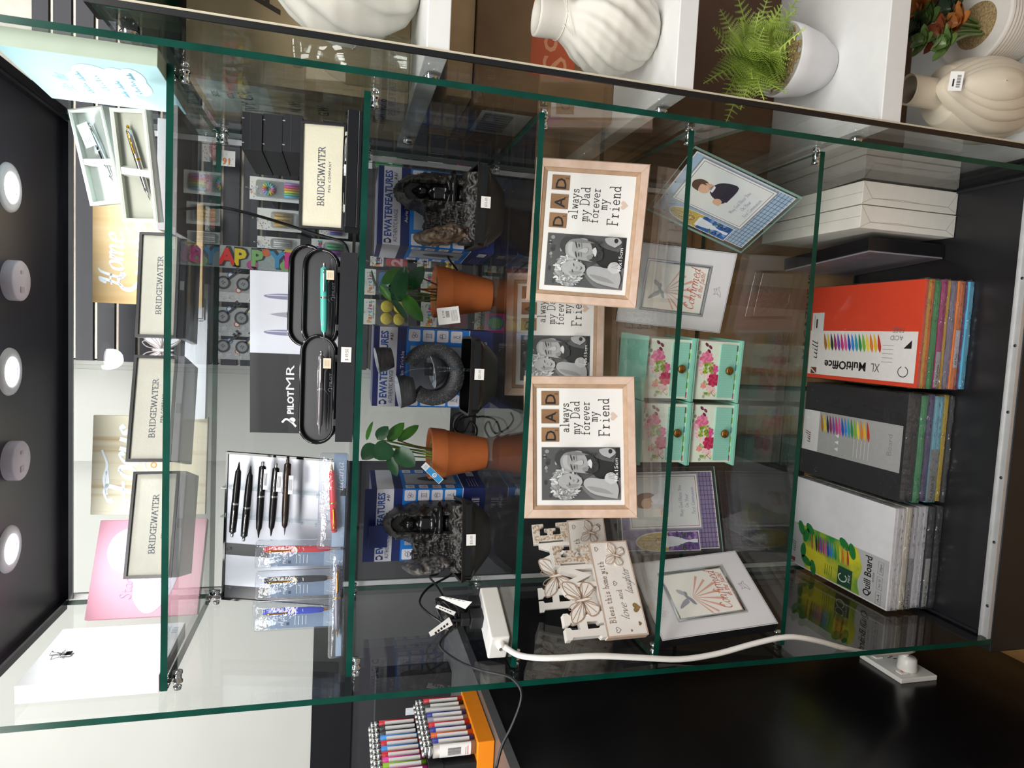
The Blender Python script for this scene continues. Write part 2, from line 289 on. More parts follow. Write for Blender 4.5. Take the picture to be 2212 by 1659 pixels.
    def tube(s, pts, r, m, n=8, k=4, smooth=True, cap=True, X=None):
        p = spline(pts, k) if k > 1 else [Vector(q) for q in pts]
        rings = []; up = Vector((0, 0, 1)); L = len(p)
        t0 = (p[1]-p[0]).normalized()
        if abs(t0.dot(up)) > .9: up = Vector((1, 0, 0))
        nrm = (up-t0*up.dot(t0)).normalized()
        for i in range(L):
            t = (p[min(L-1, i+1)]-p[max(0, i-1)])
            if t.length < 1e-9: t = t0
            t.normalize(); nrm = (nrm-t*nrm.dot(t)).normalized(); b = t.cross(nrm)
            rr = r(i/(L-1)) if callable(r) else r
            rings.append([p[i]+(nrm*math.cos(2*PI*j/n)+b*math.sin(2*PI*j/n))*rr for j in range(n)])
        return s.loft(rings, m, cap, smooth, X)
    def ball(s, c, r, m, n=16, X=None, nz=10, bumpy=0, seed=0):
        rx, ry, rz = (r, r, r) if not hasattr(r, '__len__') else r
        rings = []
        for j in range(nz+1):
            a = PI*(j/nz-.5); ca = max(math.cos(a), .02)
            ring = []
            for i in range(n):
                b = 2*PI*i/n; d = Vector((ca*math.cos(b), ca*math.sin(b), math.sin(a)))
                q = 1+bumpy*noise.noise(d*2.2+Vector((seed, 0, 0)))
                ring.append((c[0]+rx*d.x*q, c[1]+ry*d.y*q, c[2]+rz*d.z*q))
            rings.append(ring)
        return s.loft(rings, m, True, True, X)
    def build(s, name, parent=None, loc=(0, 0, 0), rot=(0, 0, 0), bevel=0, label=None, cat=None, group=None, kind=None, seg=2):
        me = bpy.data.meshes.new(name); me.from_pydata([tuple(v) for v in s.v], [], s.f)
        for m in s.ms: me.materials.append(m)
        me.polygons.foreach_set('material_index', s.m); me.polygons.foreach_set('use_smooth', s.sm); me.update()
        o = bpy.data.objects.new(name, me); COL.objects.link(o); o.location = loc; o.rotation_euler = rot
        if parent: o.parent = parent
        if bevel:
            b = o.modifiers.new('bevel', 'BEVEL'); b.width = bevel; b.segments = seg; b.limit_method = 'ANGLE'; b.angle_limit = R(40)
        tag(o, label, cat, group, kind); return o
def tag(o, label=None, cat=None, group=None, kind=None):
    if label: o['label'] = label
    if cat: o['category'] = cat
    if group: o['group'] = group
    if kind: o['kind'] = kind
    return o
def thing(name, label, cat, loc=(0, 0, 0), rot=(0, 0, 0), group=None):
    o = bpy.data.objects.new(name, None); COL.objects.link(o); o.empty_display_size = .02
    o.location = loc; o.rotation_euler = rot; return tag(o, label, cat, group)
def kids(o): return [c for c in bpy.data.objects if c.parent == o]
def dup(o, label=None, loc=None, rot=None, parent=None):
    c = o.copy(); COL.objects.link(c); c.parent = parent
    if label: c['label'] = label
    if loc is not None: c.location = loc
    if rot is not None: c.rotation_euler = rot
    for k in kids(o): dup(k, parent=c)
    return c
def B(x0, x1, y0, y1, z0, z1, m, fm=None): return MB().box(x0, x1, y0, y1, z0, z1, m, fm)
def rings_rect(mb, w, h, rings, mats):
    """moulding: rectangular rings (inset, depth) lofted; origin bottom centre, front towards -y"""
    rr = [[(-w/2+i, y, i), (w/2-i, y, i), (w/2-i, y, h-i), (-w/2+i, y, h-i)] for i, y in rings]
    for j in range(len(rr)-1):
        mb.add(rr[j]+rr[j+1], [(q, (q+1) % 4, 4+(q+1) % 4, 4+q) for q in range(4)], mats[j] if isinstance(mats, list) else mats)
# ================================================================ setting
Z1, Z2, Z3, Z4, Z5, ZB, ZC = 1.715, 1.422, 1.128, .850, .558, .051, 2.005
FLOORZ = -.29
WALLW = mat('white_wall_paint', '#c6c7c2', .7, var=.02, vs=6)
DGREY = mat('dark_panel', '#2c2b31', .6, var=.08, vs=8)
woodf = mat('oak_floor', '#b48a55', .4, col2='#8a6239', vs=18, stretch=(1, .12, 1))
MB().box(-2.2, 2.6, -2.4, 2.2, FLOORZ-.03, FLOORZ, woodf).build('floor', kind='structure')
MB().box(-2.2, 2.6, 2.0, 2.06, FLOORZ, 3.0, mat('rear_wall_paint', '#77777a', .7)).build('wall_back', kind='structure')
m = MB(); m.box(-2.2, .47, 1.05, 1.10, 1.505, 3.0, WALLW).build('wall_rear_left', kind='structure')
m = MB(); m.box(-2.2, .28, 1.04, 1.10, 1.38, 1.505, BLACK).build('trim_1', kind='structure')
m = MB(); m.box(-2.2, .28, 1.05, 1.10, FLOORZ, 1.38, DGREY).build('wall_lower_left', kind='structure')
B(.47, 2.5, .93, .96, 2.215, 3.0, mat('cream_wall', '#d9d4c8', .7)).build('wall_rear_right', kind='structure')
# white upright board behind the cabinet
B(.20, .487, .98, 1.0, 1.105, 2.7, WALLW).build('wall_board', kind='structure')
# slatwall
t = thing('slatwall', 'dark grey slatwall panel with metal grooves behind the glass cabinet', 'wall panel', (1.4, .87, 1.2))
GR = mat('slat_groove_metal', '#a59c90', .35, .7, var=.1)
SL = mat('slatwall_grey', '#38383f', .5, var=.06, vs=30)
m = MB(); n = 25; g = MB()
z0 = at(159, 600, Y=.86).z; step = (at(159, 600, Y=.86).z-at(519, 560, Y=.86).z)/8
zs = [z0-step*k for k in range(-2, 24)]
zz = [2.215-1.2]+[z-1.2 for z in zs if z < 2.2]
prev = zz[0]
for z in zz[1:]:
    m.box(-.91, 1.0, -.012, .03, z+.005, prev-.005, SL); g.box(-.905, 1.0, -.004, .004, z-.005, z+.005, GR); prev = z
m.box(-.91, 1.0, -.012, .03, FLOORZ-1.2, prev-.005, SL)
m.build('board', t); g.build('groove_insert', t)

# ================================================================ the glass cabinet
cab = thing('display_cabinet', 'tall glass display cabinet with black top and base', 'cabinet', (.5, .23, FLOORZ))
def cpart(mb, name, **k): mb.T = Matrix(); o = mb.build(name, cab, **k); o.location = (-.5, -.23, -FLOORZ); return o
m = MB(); m.box(-.03, 1.03, .0, .50, FLOORZ, ZB, mat('base_laminate', '#1d1d20', .3, var=.12, vs=9)); cpart(m, 'base', bevel=.002)
m = MB(); m.box(-.03, 1.03, -.02, .50, ZC, ZC+.12, mat('ceiling_laminate', '#2b2931', .38, var=.1, vs=9)); cpart(m, 'top_panel', bevel=.002)
ALU = mat('aluminium_trim', '#d2d2d2', .42, .5, var=.05)
DALU = mat('dark_trim', '#3b3b42', .25, .6, var=.1)
m = MB()
m.box(0, 1, .475, .485, ZC-.012, ZC, DALU); m.box(0, .006, .0, .475, ZC-.012, ZC, DALU); m.box(.994, 1, .0, .475, ZC-.012, ZC, DALU)
m.box(0.002, .998, .470, .476, ZC-.02, ZC-.012, ALU); cpart(m, 'ceiling_trim')
for x0 in (0, .994): m = MB(); m.box(x0, x0+.006, .03, .48, ZB, ZB+.007, DALU); cpart(m, 'base_trim')
m = MB(); m.box(.0, 1.0, .003, .026, ZB, ZB+.004, ALU); m.box(0, 1, .003, .006, ZB+.004, ZB+.009, ALU); m.box(0, 1, .022, .025, ZB+.004, ZB+.009, ALU)
for k in range(7): m.lathe([(.0001, .0042), (.0035, .0042), (.003, .0052), (.0001, .0055)], DALU, 10, T(.07+.143*k, .0145, ZB))
cpart(m, 'door_track')
ef = {'-y': EDGE, '+y': EDGE, '-z': EDGE, '+z': EDGE}
m = MB(); m.box(-.0105, 0, 0, .472, ZB, ZC, PANE, ef); cpart(m, 'side_panel')
m = MB(); m.box(1.0, 1.0105, 0, .472, ZB, ZC, PANE, ef); cpart(m, 'side_panel')
eg = {'-x': EDGE, '+x': EDGE, '-z': EDGE, '+z': EDGE}
m = MB(); m.box(.012, .505, .478, .483, ZB+.004, ZC-.012, PANE, eg); cpart(m, 'back_door')
m = MB(); m.box(.495, .988, .488, .493, ZB+.004, ZC-.012, PANE, eg); cpart(m, 'back_door')
for x0 in (.001, .988): m = MB(); m.box(x0, x0+.011, .4735, .4775, ZB, ZC-.012, ALU); cpart(m, 'back_stile')
shelves = [(Z1, .056), (Z2, .055), (Z3, .042), (Z4, .026), (Z5, .041)]
nm = ['top', 'second', 'middle', 'fourth', 'lowest']
hold = ['pen boxes and canvas prints', 'pens in clear packs and black cases', 'water fountains and potted plants', 'DAD photo frames and HOME signs', 'floral boxes and religious frames']
for i, (z, yf) in enumerate(shelves):
    m = MB(); m.box(.004, .996, yf, .462, z-.0105, z, PANE, {'-y': EDGE, '+y': EDGE, '-x': EDGE, '+x': EDGE})
    m.build('glass_shelf', label='%s clear glass shelf holding %s' % (nm[i], hold[i]), cat='shelf', group='glass shelves of the cabinet')
    for x, sx in ((0, 1), (1, -1)):
        for y in (yf+.035, .445):
            m = MB(); X = T(x, y, z-.0185) @ RY(sx*PI/2)
            m.lathe([(.0001, 0), (.0085, 0), (.0085, .003), (.0065, .004), (.0065, .014), (.008, .015), (.008, .019), (.0001, .02)], CHROME, 16, X)
            m.lathe([(.0001, -.012), (.006, -.0125), (.007, -.008), (.007, -.0075)], CHROME, 14, X)
            cpart(m, 'shelf_clip')
# lamps in the cabinet ceiling
LENS = mat('lit_lens', '#ffffff', .4, emit='#f4f8ff', es=14)
LABL = ['leftmost lit round downlight in black cabinet ceiling', 'middle lit round downlight in black cabinet ceiling', 'rightmost lit round downlight in black cabinet ceiling']
DLP = [at(19, 1186, Z=ZC), at(20, 803, Z=ZC), at(19, 405, Z=ZC)]
for p, lb in zip(DLP, LABL):
    t = thing('downlight', lb, 'light', (p.x, p.y, ZC), group='lit cabinet downlights')
    MB().lathe([(.026, -.002), (.027, -.005), (.036, -.005), (.041, -.003), (.042, 0)], mat('lamp_ring', '#d8dade', .3), 40).build('trim_ring', t)
    MB().lathe([(.0001, -.0035), (.02, -.0032), (.026, -.001)], LENS, 32).build('lens', t)
    l = bpy.data.lights.new('downlight_beam', 'SPOT'); l.energy = 6; l.color = (.86, .93, 1.0); l.spot_size = R(168); l.spot_blend = .7; l.shadow_soft_size = .025
    o = bpy.data.objects.new('downlight_beam', l); COL.objects.link(o); o.location = (0, 0, -.012); o.parent = t
for (px, py), lb in zip(((33, 995), (33, 606)), ('white plastic cap under cabinet ceiling, between the left and middle downlights', 'white plastic cap under cabinet ceiling, between the middle and right downlights')):
    p = at(px, py, Z=ZC-.008)
    m = MB(); m.lathe([(.0001, -.018), (.033, -.018), (.035, -.016), (.035, 0)], mat('puck_white', '#cfc9d4', .5), 40)
    m.box(-.02, -.01, -.006, .006, -.0195, -.018, mat('puck_grey', '#b7b0bd', .5)); m.box(.012, .018, -.005, .002, -.0195, -.018, mat('puck_grey', '#b7b0bd', .5))
    m.build('ceiling_cap', loc=(p.x, p.y, ZC), label=lb, cat='cap', group='white caps on the cabinet ceiling')

# ================================================================ neighbour unit on the right
nu = thing('display_unit', 'neighbouring unit of thick white shelves bolted to a glass side', 'shelf unit', (1.3, .25, FLOORZ))
def npart(mb, name, **k): o = mb.build(name, nu, **k); o.location = (-1.3, -.25, -FLOORZ); return o
m = MB(); m.box(1.044, 1.052, 0, .60, FLOORZ, 1.80, PANE, ef); npart(m, 'glass_side')
m = MB(); m.box(1.0522, 1.056, -.002, .005, FLOORZ, 1.80, mat('cream_edge', '#cfc6b0', .5)); npart(m, 'edge_strip')
m = MB(); m.box(1.0425, 1.0518, -.004, -.0004, FLOORZ, 1.80, mat('black_seal', '#141415', .35)); npart(m, 'edge_seal')
SHW = mat('white_shelf', '#e2e2e0', .45, var=.02)
NZ = [(1.33, .037), (.897, .036), (.461, .045), (.015, .045)]
for z, h in NZ:
    m = MB(); m.box(1.0525, 2.0, 0, .58, z-h, z, SHW); npart(m, 'shelf', bevel=.0015)
for z in [1.775]+[q-h/2 for q, h in NZ[:3]]:
    for y in (.088, .485):
        m = MB(); m.lathe([(.0001, .009), (.008, .008), (.0125, .005), (.0135, .001), (.0135, 0)], CHROME, 20, T(1.044, y, z) @ RY(-PI/2)); npart(m, 'bolt')
m = MB(); m.box(1.0525, 2.0, .03, .52, 1.76, 1.79, PANE, ef); npart(m, 'glass_top')

# ================================================================ black counter on the left
ct = thing('counter', 'black counter side with grey metal edge left of the glass cabinet', 'counter', (-.5, 0, FLOORZ))
B(-.17, .33, -1.4, .75, 0, 1.13-FLOORZ-.018, mat('counter_black', '#0e0e11', .22, var=.2, vs=5)).build('body', ct)
B(-.20, .335, -1.42, .76, 1.13-FLOORZ-.018, 1.13-FLOORZ, mat('counter_edge_metal', '#6a6a6c', .35, .4)).build('worktop', ct)
# ================================================================ generic pens and boards
def corners(TL, TR, BR, BL, ys):
    """pose of a leaning rectangle from its four corners standing at known depths"""
    q = [at(p[0], p[1], Y=y) for p, y in zip((TL, TR, BR, BL), ys)]
    ex = ((q[1]-q[0])+(q[2]-q[3])); w = ex.length/2; ex.normalize()
    up = (q[0]-q[3])+(q[1]-q[2]); up -= ex*up.dot(ex); h = up.length/2; up.normalize()
    back = up.cross(ex); o = (q[2]+q[3])/2
    M = Matrix(((ex.x, back.x, up.x), (ex.y, back.y, up.y), (ex.z, back.z, up.z)))
    return o, M.to_euler(), w, h
def pen_thing(label, L, body, clip=CHROME, tip=CHROME, loc=(0, 0, 0), rot=(0, 0, 0), r=.0045, grip=None, group='pens', name='pen', cap=None, ballpoint=True, ringm=None, clipside=1):
    """pen along local z, tip downwards at 0; clip on the -y side"""
    t = thing(name, label, 'pen', loc, rot, group)
    m = MB(); m.lathe([(r*.45, L*.10), (r*.8, L*.13), (r, L*.30), (r, L*.54)], body, 16); m.lathe([(r*.2, L*.54), (r, L*.54)], body, 16); m.build('barrel', t)
    m = MB(); m.lathe([(.0003, 0), (r*.18, L*.02), (r*.45, L*.10), (r*.5, L*.105)], tip, 14); m.build('tip', t)
    m = MB(); m.lathe([(r, L*.54), (r*1.08, L*.545), (r*1.08, L*.56), (r*1.02, L*.565)], ringm or clip, 16); m.build('ring', t)
    m = MB(); m.lathe([(r*1.02, L*.565), (r*1.05, L*.75), (r*.95, L*.93), (r*.5, L*.945), (r*.45, L*.95)], cap or body, 16)
    if ballpoint: m.lathe([(r*.45, L*.95), (r*.45, L*.99), (r*.3, L), (.0002, L)], clip, 12)
    else: m.lathe([(r*.85, L*.945), (r*.8, L*.97), (.0002, L*.98)], cap or body, 14)
    m.build('cap', t)
    m = MB(); m.tube([(0, -r*.8, L*.91), (0, -r*1.7, L*.90), (0, -r*1.75, L*.8), (0, -r*1.45, L*.66), (0, -r*1.2, L*.63)], r*.22, clip, 8); m.ball((0, -r*1.35, L*.64), r*.34, clip, 8, nz=6); m.build('clip', t)
    return t
CREAM2 = mat('grey_cream_satin', '#bdbcb0', .6, var=.03, bump=.25, bs=260)
CREAM = mat('cream_satin', '#d3ceb8', .6, var=.03, bump=.25, bs=260)
CASEB = mat('case_black', '#0f1014', .3, var=.1)
CASEG = mat('case_grey_paper', '#75747a', .6, var=.04)
BLUEINK = flatc('#2a3648')
# ---------------------------------------------------------------- three pen cases on the top shelf
def bridgewater(x, y, rz, tilt, w, h, label, base_m, d=.115):
    t = thing('pen_case', label, 'pen case', (x, y, Z1+.001), (0, 0, R(rz)), 'open pen cases on the top shelf')
    m = MB(); m.T = T(0, 0, .012) @ RX(-R(tilt))
    f = .005; rings_rect(m, w, h, [(0, .014), (0, 0), (f, 0), (f, .011)], CASEB); m.box(-w/2, w/2, .0112, .014, 0, h, CASEB)
    m.build('lid', t)
    m = MB(); m.T = T(0, 0, .012) @ RX(-R(tilt)); m.box(-w/2+f, w/2-f, .004, .0108, f, h-f, CREAM2)
    m.P = FRONT @ T(0, 0, -.004)
    m.pen('BRIDGEWATER', 0, h*.42, h*.125, BLUEINK, .12, style='roman', al='c', wid=w*.56)
    m.text('PEN COMPANY', 0, h*.25, .0068, BLUEINK, al='c', wid=w*.27, sp=1.3)
    m.build('lining', t)
    m = MB(); m.box(-w/2, w/2, .0, d, 0, .0115, base_m); m.box(-w/2+.004, w/2-.004, .016, d-.004, .0115, .017, CASEB); m.build('base', t, bevel=.0015)
    m = MB(); m.box(-.008, .008, -.0015, .001, .002, .009, CHROME); m.build('clasp', t)
bridgewater(.669, .205, 7, 10, .187, .070, 'right open pen case with cream lining, in front of the wooden Home sign', CASEB)
bridgewater(.453, .186, 14, 4, .188, .072, 'middle open pen case with cream lining on the top shelf', CASEG)
bridgewater(.240, .205, 17, 10, .190, .082, 'left open pen case with cream lining before the pink heart canvas', CASEG)

# ---------------------------------------------------------------- leaning boards and canvases
def woodmat(name, c1, c2):
    return mat(name, c1, .55, col2=c2, vs=28, stretch=(1, 1, .09), ramp=(.35, .75), bump=.15, bs=120)
PINE = woodmat('pale_oak', '#d9bb8a', '#c39d67'); PINE2 = mat('bleached_pine', '#d8ccae', .6, col2='#b79767', vs=60, stretch=(1, 1, .05), ramp=(.5, .78))
LETT = flatc('#eef2f2')
def hfam(**k): return k
w, h = .204, .228
m = MB(); m.box(-w/2, w/2, 0, .008, 0, h, PINE)
m.pen('Home', -.070, .163, .050, LETT, .11, slant=.2, wid=.105)
m.pen('S', -.094, .086, .085, LETT, .09, slant=.1, wid=.05); m.pen('weet', -.050, .092, .080, LETT, .10, slant=.18, wid=.130)
m.line([(a.x, a.y) for a in spline([(.035, .150, 0), (.062, .160, 0), (.082, .154, 0), (.098, .162, 0)], 6)], .005, LETT, nib=R(30))
m.build('wooden_sign', loc=(.737, .352, Z1+.002), rot=(-R(18), 0, 0), bevel=.0008, label='pale wooden sign with white script Home and Sweet behind the right pen case', cat='sign')
w, h = .206, .222
m = MB(); m.box(-w/2, w/2, 0, .010, 0, h, PINE2)
m.pen('F', -.092, .122, .074, LETT, .12, slant=.12, wid=.066); m.pen('ocus', -.034, .136, .058, LETT, .16, slant=.25, wid=.112)
m.line([(a.x, a.y) for a in spline([(-.06, .192, 0), (-.03, .198, 0), (.0, .193, 0), (.03, .203, 0)], 6)], .006, LETT, nib=R(40))
m.line([(a.x, a.y) for a in spline([(-.03, .108, 0), (0, .122, 0), (.03, .122, 0)], 6)], .006, LETT, nib=R(40))
m.text('ON', -.006, .098, .017, flatc('#f08a3c'), bold=.02); m.line([(a.x, a.y) for a in spline([(.0, .082, 0), (.02, .088, 0), (.035, .078, 0)], 6)], .005, flatc('#e88b92'))
m.box(-.06, .02, .010, .013, .02, .03, mat('wood_back', '#a8763f', .6))
m.build('wooden_sign', loc=(.302, .418, Z1+.001), rot=(-R(4), 0, R(4.6)), bevel=.0008, label='bleached wooden sign with white script Focus standing between two pen cases', cat='sign')
PINK = mat('pink_canvas', '#efb2c0', .6, col2='#eaa0b0', vs=4)
w, h = .197, .205
m = MB(); m.box(-w/2, w/2, 0, .022, 0, h, PINK)
HP = [(-.0, -.075), (-.05, -.06), (-.082, -.035), (-.085, -.012), (-.06, .008), (-.03, .012), (-.012, .03), (.0, .055), (.03, .068), (.06, .06), (.076, .035), (.07, .0), (.045, -.04), (.022, -.066)]
hp = [(a.x, a.y+.115) for a in spline([Vector((a*1.05, b, 0)) for a, b in HP+[HP[0]]], 4)][:-1]
m.flat(hp, mat('pale_lilac_print', '#eee6f0', .6, var=.03, vs=30), .0005)
LIL = flatc('#b9a9c4')
m.pen('Start', -.062, .128, .02, LIL, .055, .0009, slant=0, wid=.048); m.pen('each', -.026, .098, .017, LIL, .055, .0009, slant=0, wid=.04); m.pen('Day', .01, .092, .03, LIL, .05, .0009, slant=0, wid=.048); m.pen('Smile', -.04, .066, .02, LIL, .055, .0009, slant=0, wid=.06)
for c, s in (((.022, .152), .016), ((.004, .145), .008), ((.045, .148), .014)):
    hh = heart(c[0], c[1], s, rot=.4); m.line(hh+[hh[0]], .0011, LIL, .0009)
m.build('canvas_print', loc=(.096, .389, Z1+.001), rot=(0, 0, R(27)), bevel=.001, label='pink canvas print with pale heart standing behind the left pen case', cat='canvas print')
# white canvas seen from behind, against the left glass
w, h = .185, .203
t = thing('canvas_print', 'blank white back of a canvas with hanging hook against left glass', 'canvas print', (.036, .146, Z1+.001), (0, 0, R(88)))
m = MB(); m.box(-w/2, w/2, 0, .030, 0, h, mat('white_canvas', '#e9e9e8', .6, var=.02)); m.P = FRONT
for k in range(4): m.rect(.052+.006*k, .006, .055+.006*k, .016, flatc('#9fb6c4'), .0003)
m.rect(.05, .02, .078, .034, flatc('#cfdbe2'), .0003)
m.build('panel', t, bevel=.001)
m = MB(); X = T(-.005, -.001, .155)
m.tube([(0, -.001, 0.014), (-.008, -.004, .03), (.006, -.004, .032), (.001, -.001, .014)], .0012, CHROME, 6, 1, X=X); m.box(-.006, .007, -.002, .0, .0, .016, CHROME, X=X); m.tube([(-.008, -.003, .012), (.009, -.003, .012)], .0016, CHROME, 6, 1, X=X)
m.build('hanging_hook', t, label='metal hanging hook')
# aqua canvas against the right glass
w, h = .190, .205
m = MB(); m.box(-w/2, w/2, 0, .027, 0, h, mat('canvas_edge_sage', '#a9b8a6', .6, var=.03), {'-y': mat('aqua_canvas', '#bfe3e6', .6, col2='#a9dce2', vs=7)})
cl = []
for cx, cz, rx, rz_ in ((-.03, .135, .03, .022), (.0, .12, .042, .025), (.03, .1, .04, .03), (.0, .08, .045, .025), (-.03, .095, .035, .025), (.035, .065, .035, .022), (.01, .05, .04, .02), (.045, .045, .03, .016)):
    m.flat(ell(cx, cz, rx, rz_, 24), mat('pale_cloud_print', '#d7ecf4', .6, var=.02), .0004+len(cl)*.00002); cl.append(1)
TEAL = flatc('#5fa5b4')
for i, (s_, u, v, ww, rr) in enumerate((('Like', -.05, .150, .03, .0), ('the', -.005, .148, .025, 0), ('l', -.045, .125, .006, 0))):
    m.pen(s_, u, v, .018, TEAL, .05, .0009, slant=.3, wid=ww)
for u, v, L_ in ((-.045, .125, .04), (.004, .121, .034), (-.03, .098, .062), (-.045, .074, .026), (-.012, .072, .034), (-.025, .05, .052), (.034, .045, .024)):
    m.line([(a.x, a.y) for a in spline([Vector((u+L_*k/14, v+(.004+.005*((k*7) % 3 == 0))*(k % 2), 0)) for k in range(15)], 4)], .0011, TEAL, .0009, nib=R(30))
m.build('canvas_print', loc=(.968, .105, Z1+.001), rot=(0, 0, R(-87)), bevel=.001, label='aqua canvas print with pale clouds and script leaning on right glass', cat='canvas print')

# ---------------------------------------------------------------- two open gift boxes with pens
SAGE = mat('sage_card', '#cfd6cc', .6, var=.02); SAGEIN = mat('sage_lining', '#b9bcae', .7, var=.03); GREYC = mat('grey_carton', '#b7b2b4', .6, var=.03)
def giftbox(label, c4, ys, penlabel, pm, clipm, zbase, lidbox, tagged, inner):
    o, e, w, h = corners(*c4, ys)
    t = thing('gift_box', label, 'pen box', o, e, 'open pen gift boxes')
    m = MB(); f = .006; rings_rect(m, w, h, [(0, .026), (0, 0), (f*.4, -.001), (f, 0), (f, .018)], SAGE); m.box(-w/2, w/2, .0185, .026, 0, h, SAGE); m.build('tray', t)
    m = MB(); m.box(-w/2+f, w/2-f, .012, .018, f, h-f, inner); m.build('lining', t)
    m = MB(); a = -.012
    pts = [(-w*.02+a, .0115), (-w*.02+a, .001), (w*.055+a, .001), (w*.055+a, .0115)]
    m.loft([[(x+(z-h/2)*.1, y, z) for x, y in ((-w*.03+a, .0115), (-w*.01+a, .0005), (w*.05+a, .0005), (w*.07+a, .0115))] for z in (f*1.05, h*.3, h*.7, h-f*1.05)], mat('strap_satin', '#d8dcd2', .35, var=.03), cap=False, smooth=False); m.build('strap', t)
    Mt = e.to_matrix()
    ang = R(97)
    lp = Vector((-w*.30, .0055, h*.20)); d = Vector((w*.66, .0, h*.40)) if not tagged else Vector((w*.66, 0, h*.36))
    q = d.to_track_quat('Z', 'Y').to_euler(); Lp = d.length
    zq = d.normalized(); yq = Vector((0, 1, 0)); xq = yq.cross(zq)
    Ml = Matrix(((xq.x, yq.x, zq.x), (xq.y, yq.y, zq.y), (xq.z, yq.z, zq.z)))
    pt = pen_thing(penlabel, Lp, CHROME, clipm, CHROME, o+Mt @ lp, (Mt @ Ml).to_euler(), .0048, group='boxed silver pens', ringm=clipm)
    if tagged:
        mt = MB(); mt.box(-.016, .004, -.0105, -.0095, Lp*.62, Lp*.98, mat('tag_card', '#e6eaf2', .4)); mt.P = FRONT @ T(0, 0, .0106)
        for k in range(3): mt.rect(-.012+k*.004, Lp*.66, -.0105+k*.004, Lp*.66+.012, flatc('#8d96ad'), 0)
        mt.build('price_tag', pt)
    x0, x1, y0, y1, z0, z1_ = lidbox
    B(x0, x1, y0, y1, z0, z1_, GREYC).build('grey_carton', label='flat grey carton lying under the %s' % ('front open pen gift box' if not tagged else 'rear open pen gift box'), cat='box', bevel=.001, group='grey gift cartons')
giftbox('front open sage gift box holding silver and gold pen beside aqua canvas', ((266, 476), (234, 226), (316, 237), (341, 480)), (.12, .09, .085, .115), 'silver pen with gold clip strapped in front gift box', CHROME, GOLD, 0, (.752, .957, .13, .285, Z1, Z1+.012), False, SAGEIN)
giftbox('rear open sage gift box with a tagged silver pen, high beside aqua canvas', ((197, 432), (137, 219), (226, 229), (262, 436)), (.27, .25, .23, .25), 'silver pen with white tag strapped in rear gift box', CHROME, CHROME, 0, (.765, .955, .21, .286, Z1+.013, Z1+.05), True, mat('sage_lining_light', '#d4dbd4', .7))

# ---------------------------------------------------------------- cut-out word sign behind the cases
def block_letters(m, face, side, d=.018):
    pass
def slab_I(m, x, z, w, h, mt, d=.02):
    m.P = FRONT
    m.prism([(x-w/2, z), (x+w/2, z), (x+w/2, z+h*.16), (x+w*.22, z+h*.28), (x+w*.2, z+h*.72), (x+w/2, z+h*.84), (x+w/2, z+h), (x-w/2, z+h), (x-w/2, z+h*.84), (x-w*.2, z+h*.72), (x-w*.22, z+h*.28), (x-w/2, z+h*.16)], -d, 0, mt)
def butterfly(m, cx, cz, s, mt, line, P=None, d=.006, rot=0, e0=0):
    P0 = m.P; m.P = (FRONT if P is None else P) @ T(cx, cz, 0) @ RZ(rot)
    for sx in (-1, 1):
        w1 = [(0, .05), (.25, .42), (.55, .5), (.62, .38), (.5, .12), (.2, -.02)]; w2 = [(0, .02), (.3, 0), (.5, -.12), (.46, -.34), (.28, -.44), (.1, -.25)]
        for wq in (w1, w2):
            pts = [(sx*a.x*s, a.y*s) for a in spline([Vector((a, b, 0)) for a, b in wq+[wq[0]]], 3)][:-1]
            m.prism(pts, -d, e0, mt); m.line(pts+[pts[0]], s*.035, line, e0+.0004)
            for k in range(1, len(wq)): m.line([(sx*.03*s, 0), (sx*wq[k][0]*.92*s, wq[k][1]*.92*s)], s*.02, line, e0+.0004)
        m.line([(a.x, a.y) for a in spline([(sx*.02*s, .1*s, 0), (sx*.08*s, .38*s, 0), (sx*.2*s, .5*s, 0), (sx*.24*s, .42*s, 0)], 4)], s*.025, line, e0+.0003)
    m.flat(ell(0, -.02*s, .04*s, .28*s, 12), mt, e0+.0006); m.line(ell(0, -.02*s, .04*s, .28*s, 12), s*.02, line, e0+.0007)
    m.P = P0
RESW = mat('white_resin', '#eef0f4', .5, var=.02); RESL = flatc('#8d7d76')
t = thing('word_sign', 'white cut-out word sign with butterfly standing behind the middle pen case', 'sign', (.545, .40, Z1+.001), (-R(3), 0, R(3)))
m = MB(); m.box(-.14, .14, 0, .016, 0, .042, RESW); m.P = FRONT
m.text('forever', .062, .024, .013, flatc('#6d7f93'), wid=.048); m.text('blessed', .062, .008, .013, flatc('#6d7f93'), wid=.048); m.build('plaque', t, bevel=.001)
m = MB(); slab_I(m, -.085, .042, .036, .085, RESW); m.build('letter_i', t)
m = MB(); m.P = FRONT; m.prism([(.073, .04), (.099, .04), (.099, .068), (.116, .10), (.1, .10), (.086, .078), (.072, .1), (.054, .1), (.073, .066)], -.016, 0, RESW); m.build('letter_y', t)
m = MB(); butterfly(m, .0, .085, .075, RESW, RESL, d=.008); m.build('butterfly', t)
t = thing('ornament', 'small patterned white ornament standing beside the word sign behind right pen case', 'ornament', (.632, .37, Z1+.001))
m = MB(); m.box(-.022, .022, 0, .014, 0, .10, RESW); m.P = FRONT; m.frame2(-.02, .002, .02, .098, .002, RESL); m.rect(-.008, .03, .008, .075, mat('dark_brown_wood', '#4a3026', .5))
for k in range(5): m.line([(-.018, .078+k*.004), (.018, .08+k*.0035)], .0008, RESL)
m.build('block', t, bevel=.001)
m = MB(); m.box(-.018, .018, .002, .012, .10, .112, mat('taupe_card', '#8c8488', .6)); m.P = FRONT; m.text('KEEP', 0, .102-.0, .009, flatc('#2b2b2f'), -.0015, al='c', bold=.02); m.build('top_block', t)
# ================================================================ second shelf
def mid(*ps): return sum(ps, Vector())/len(ps)
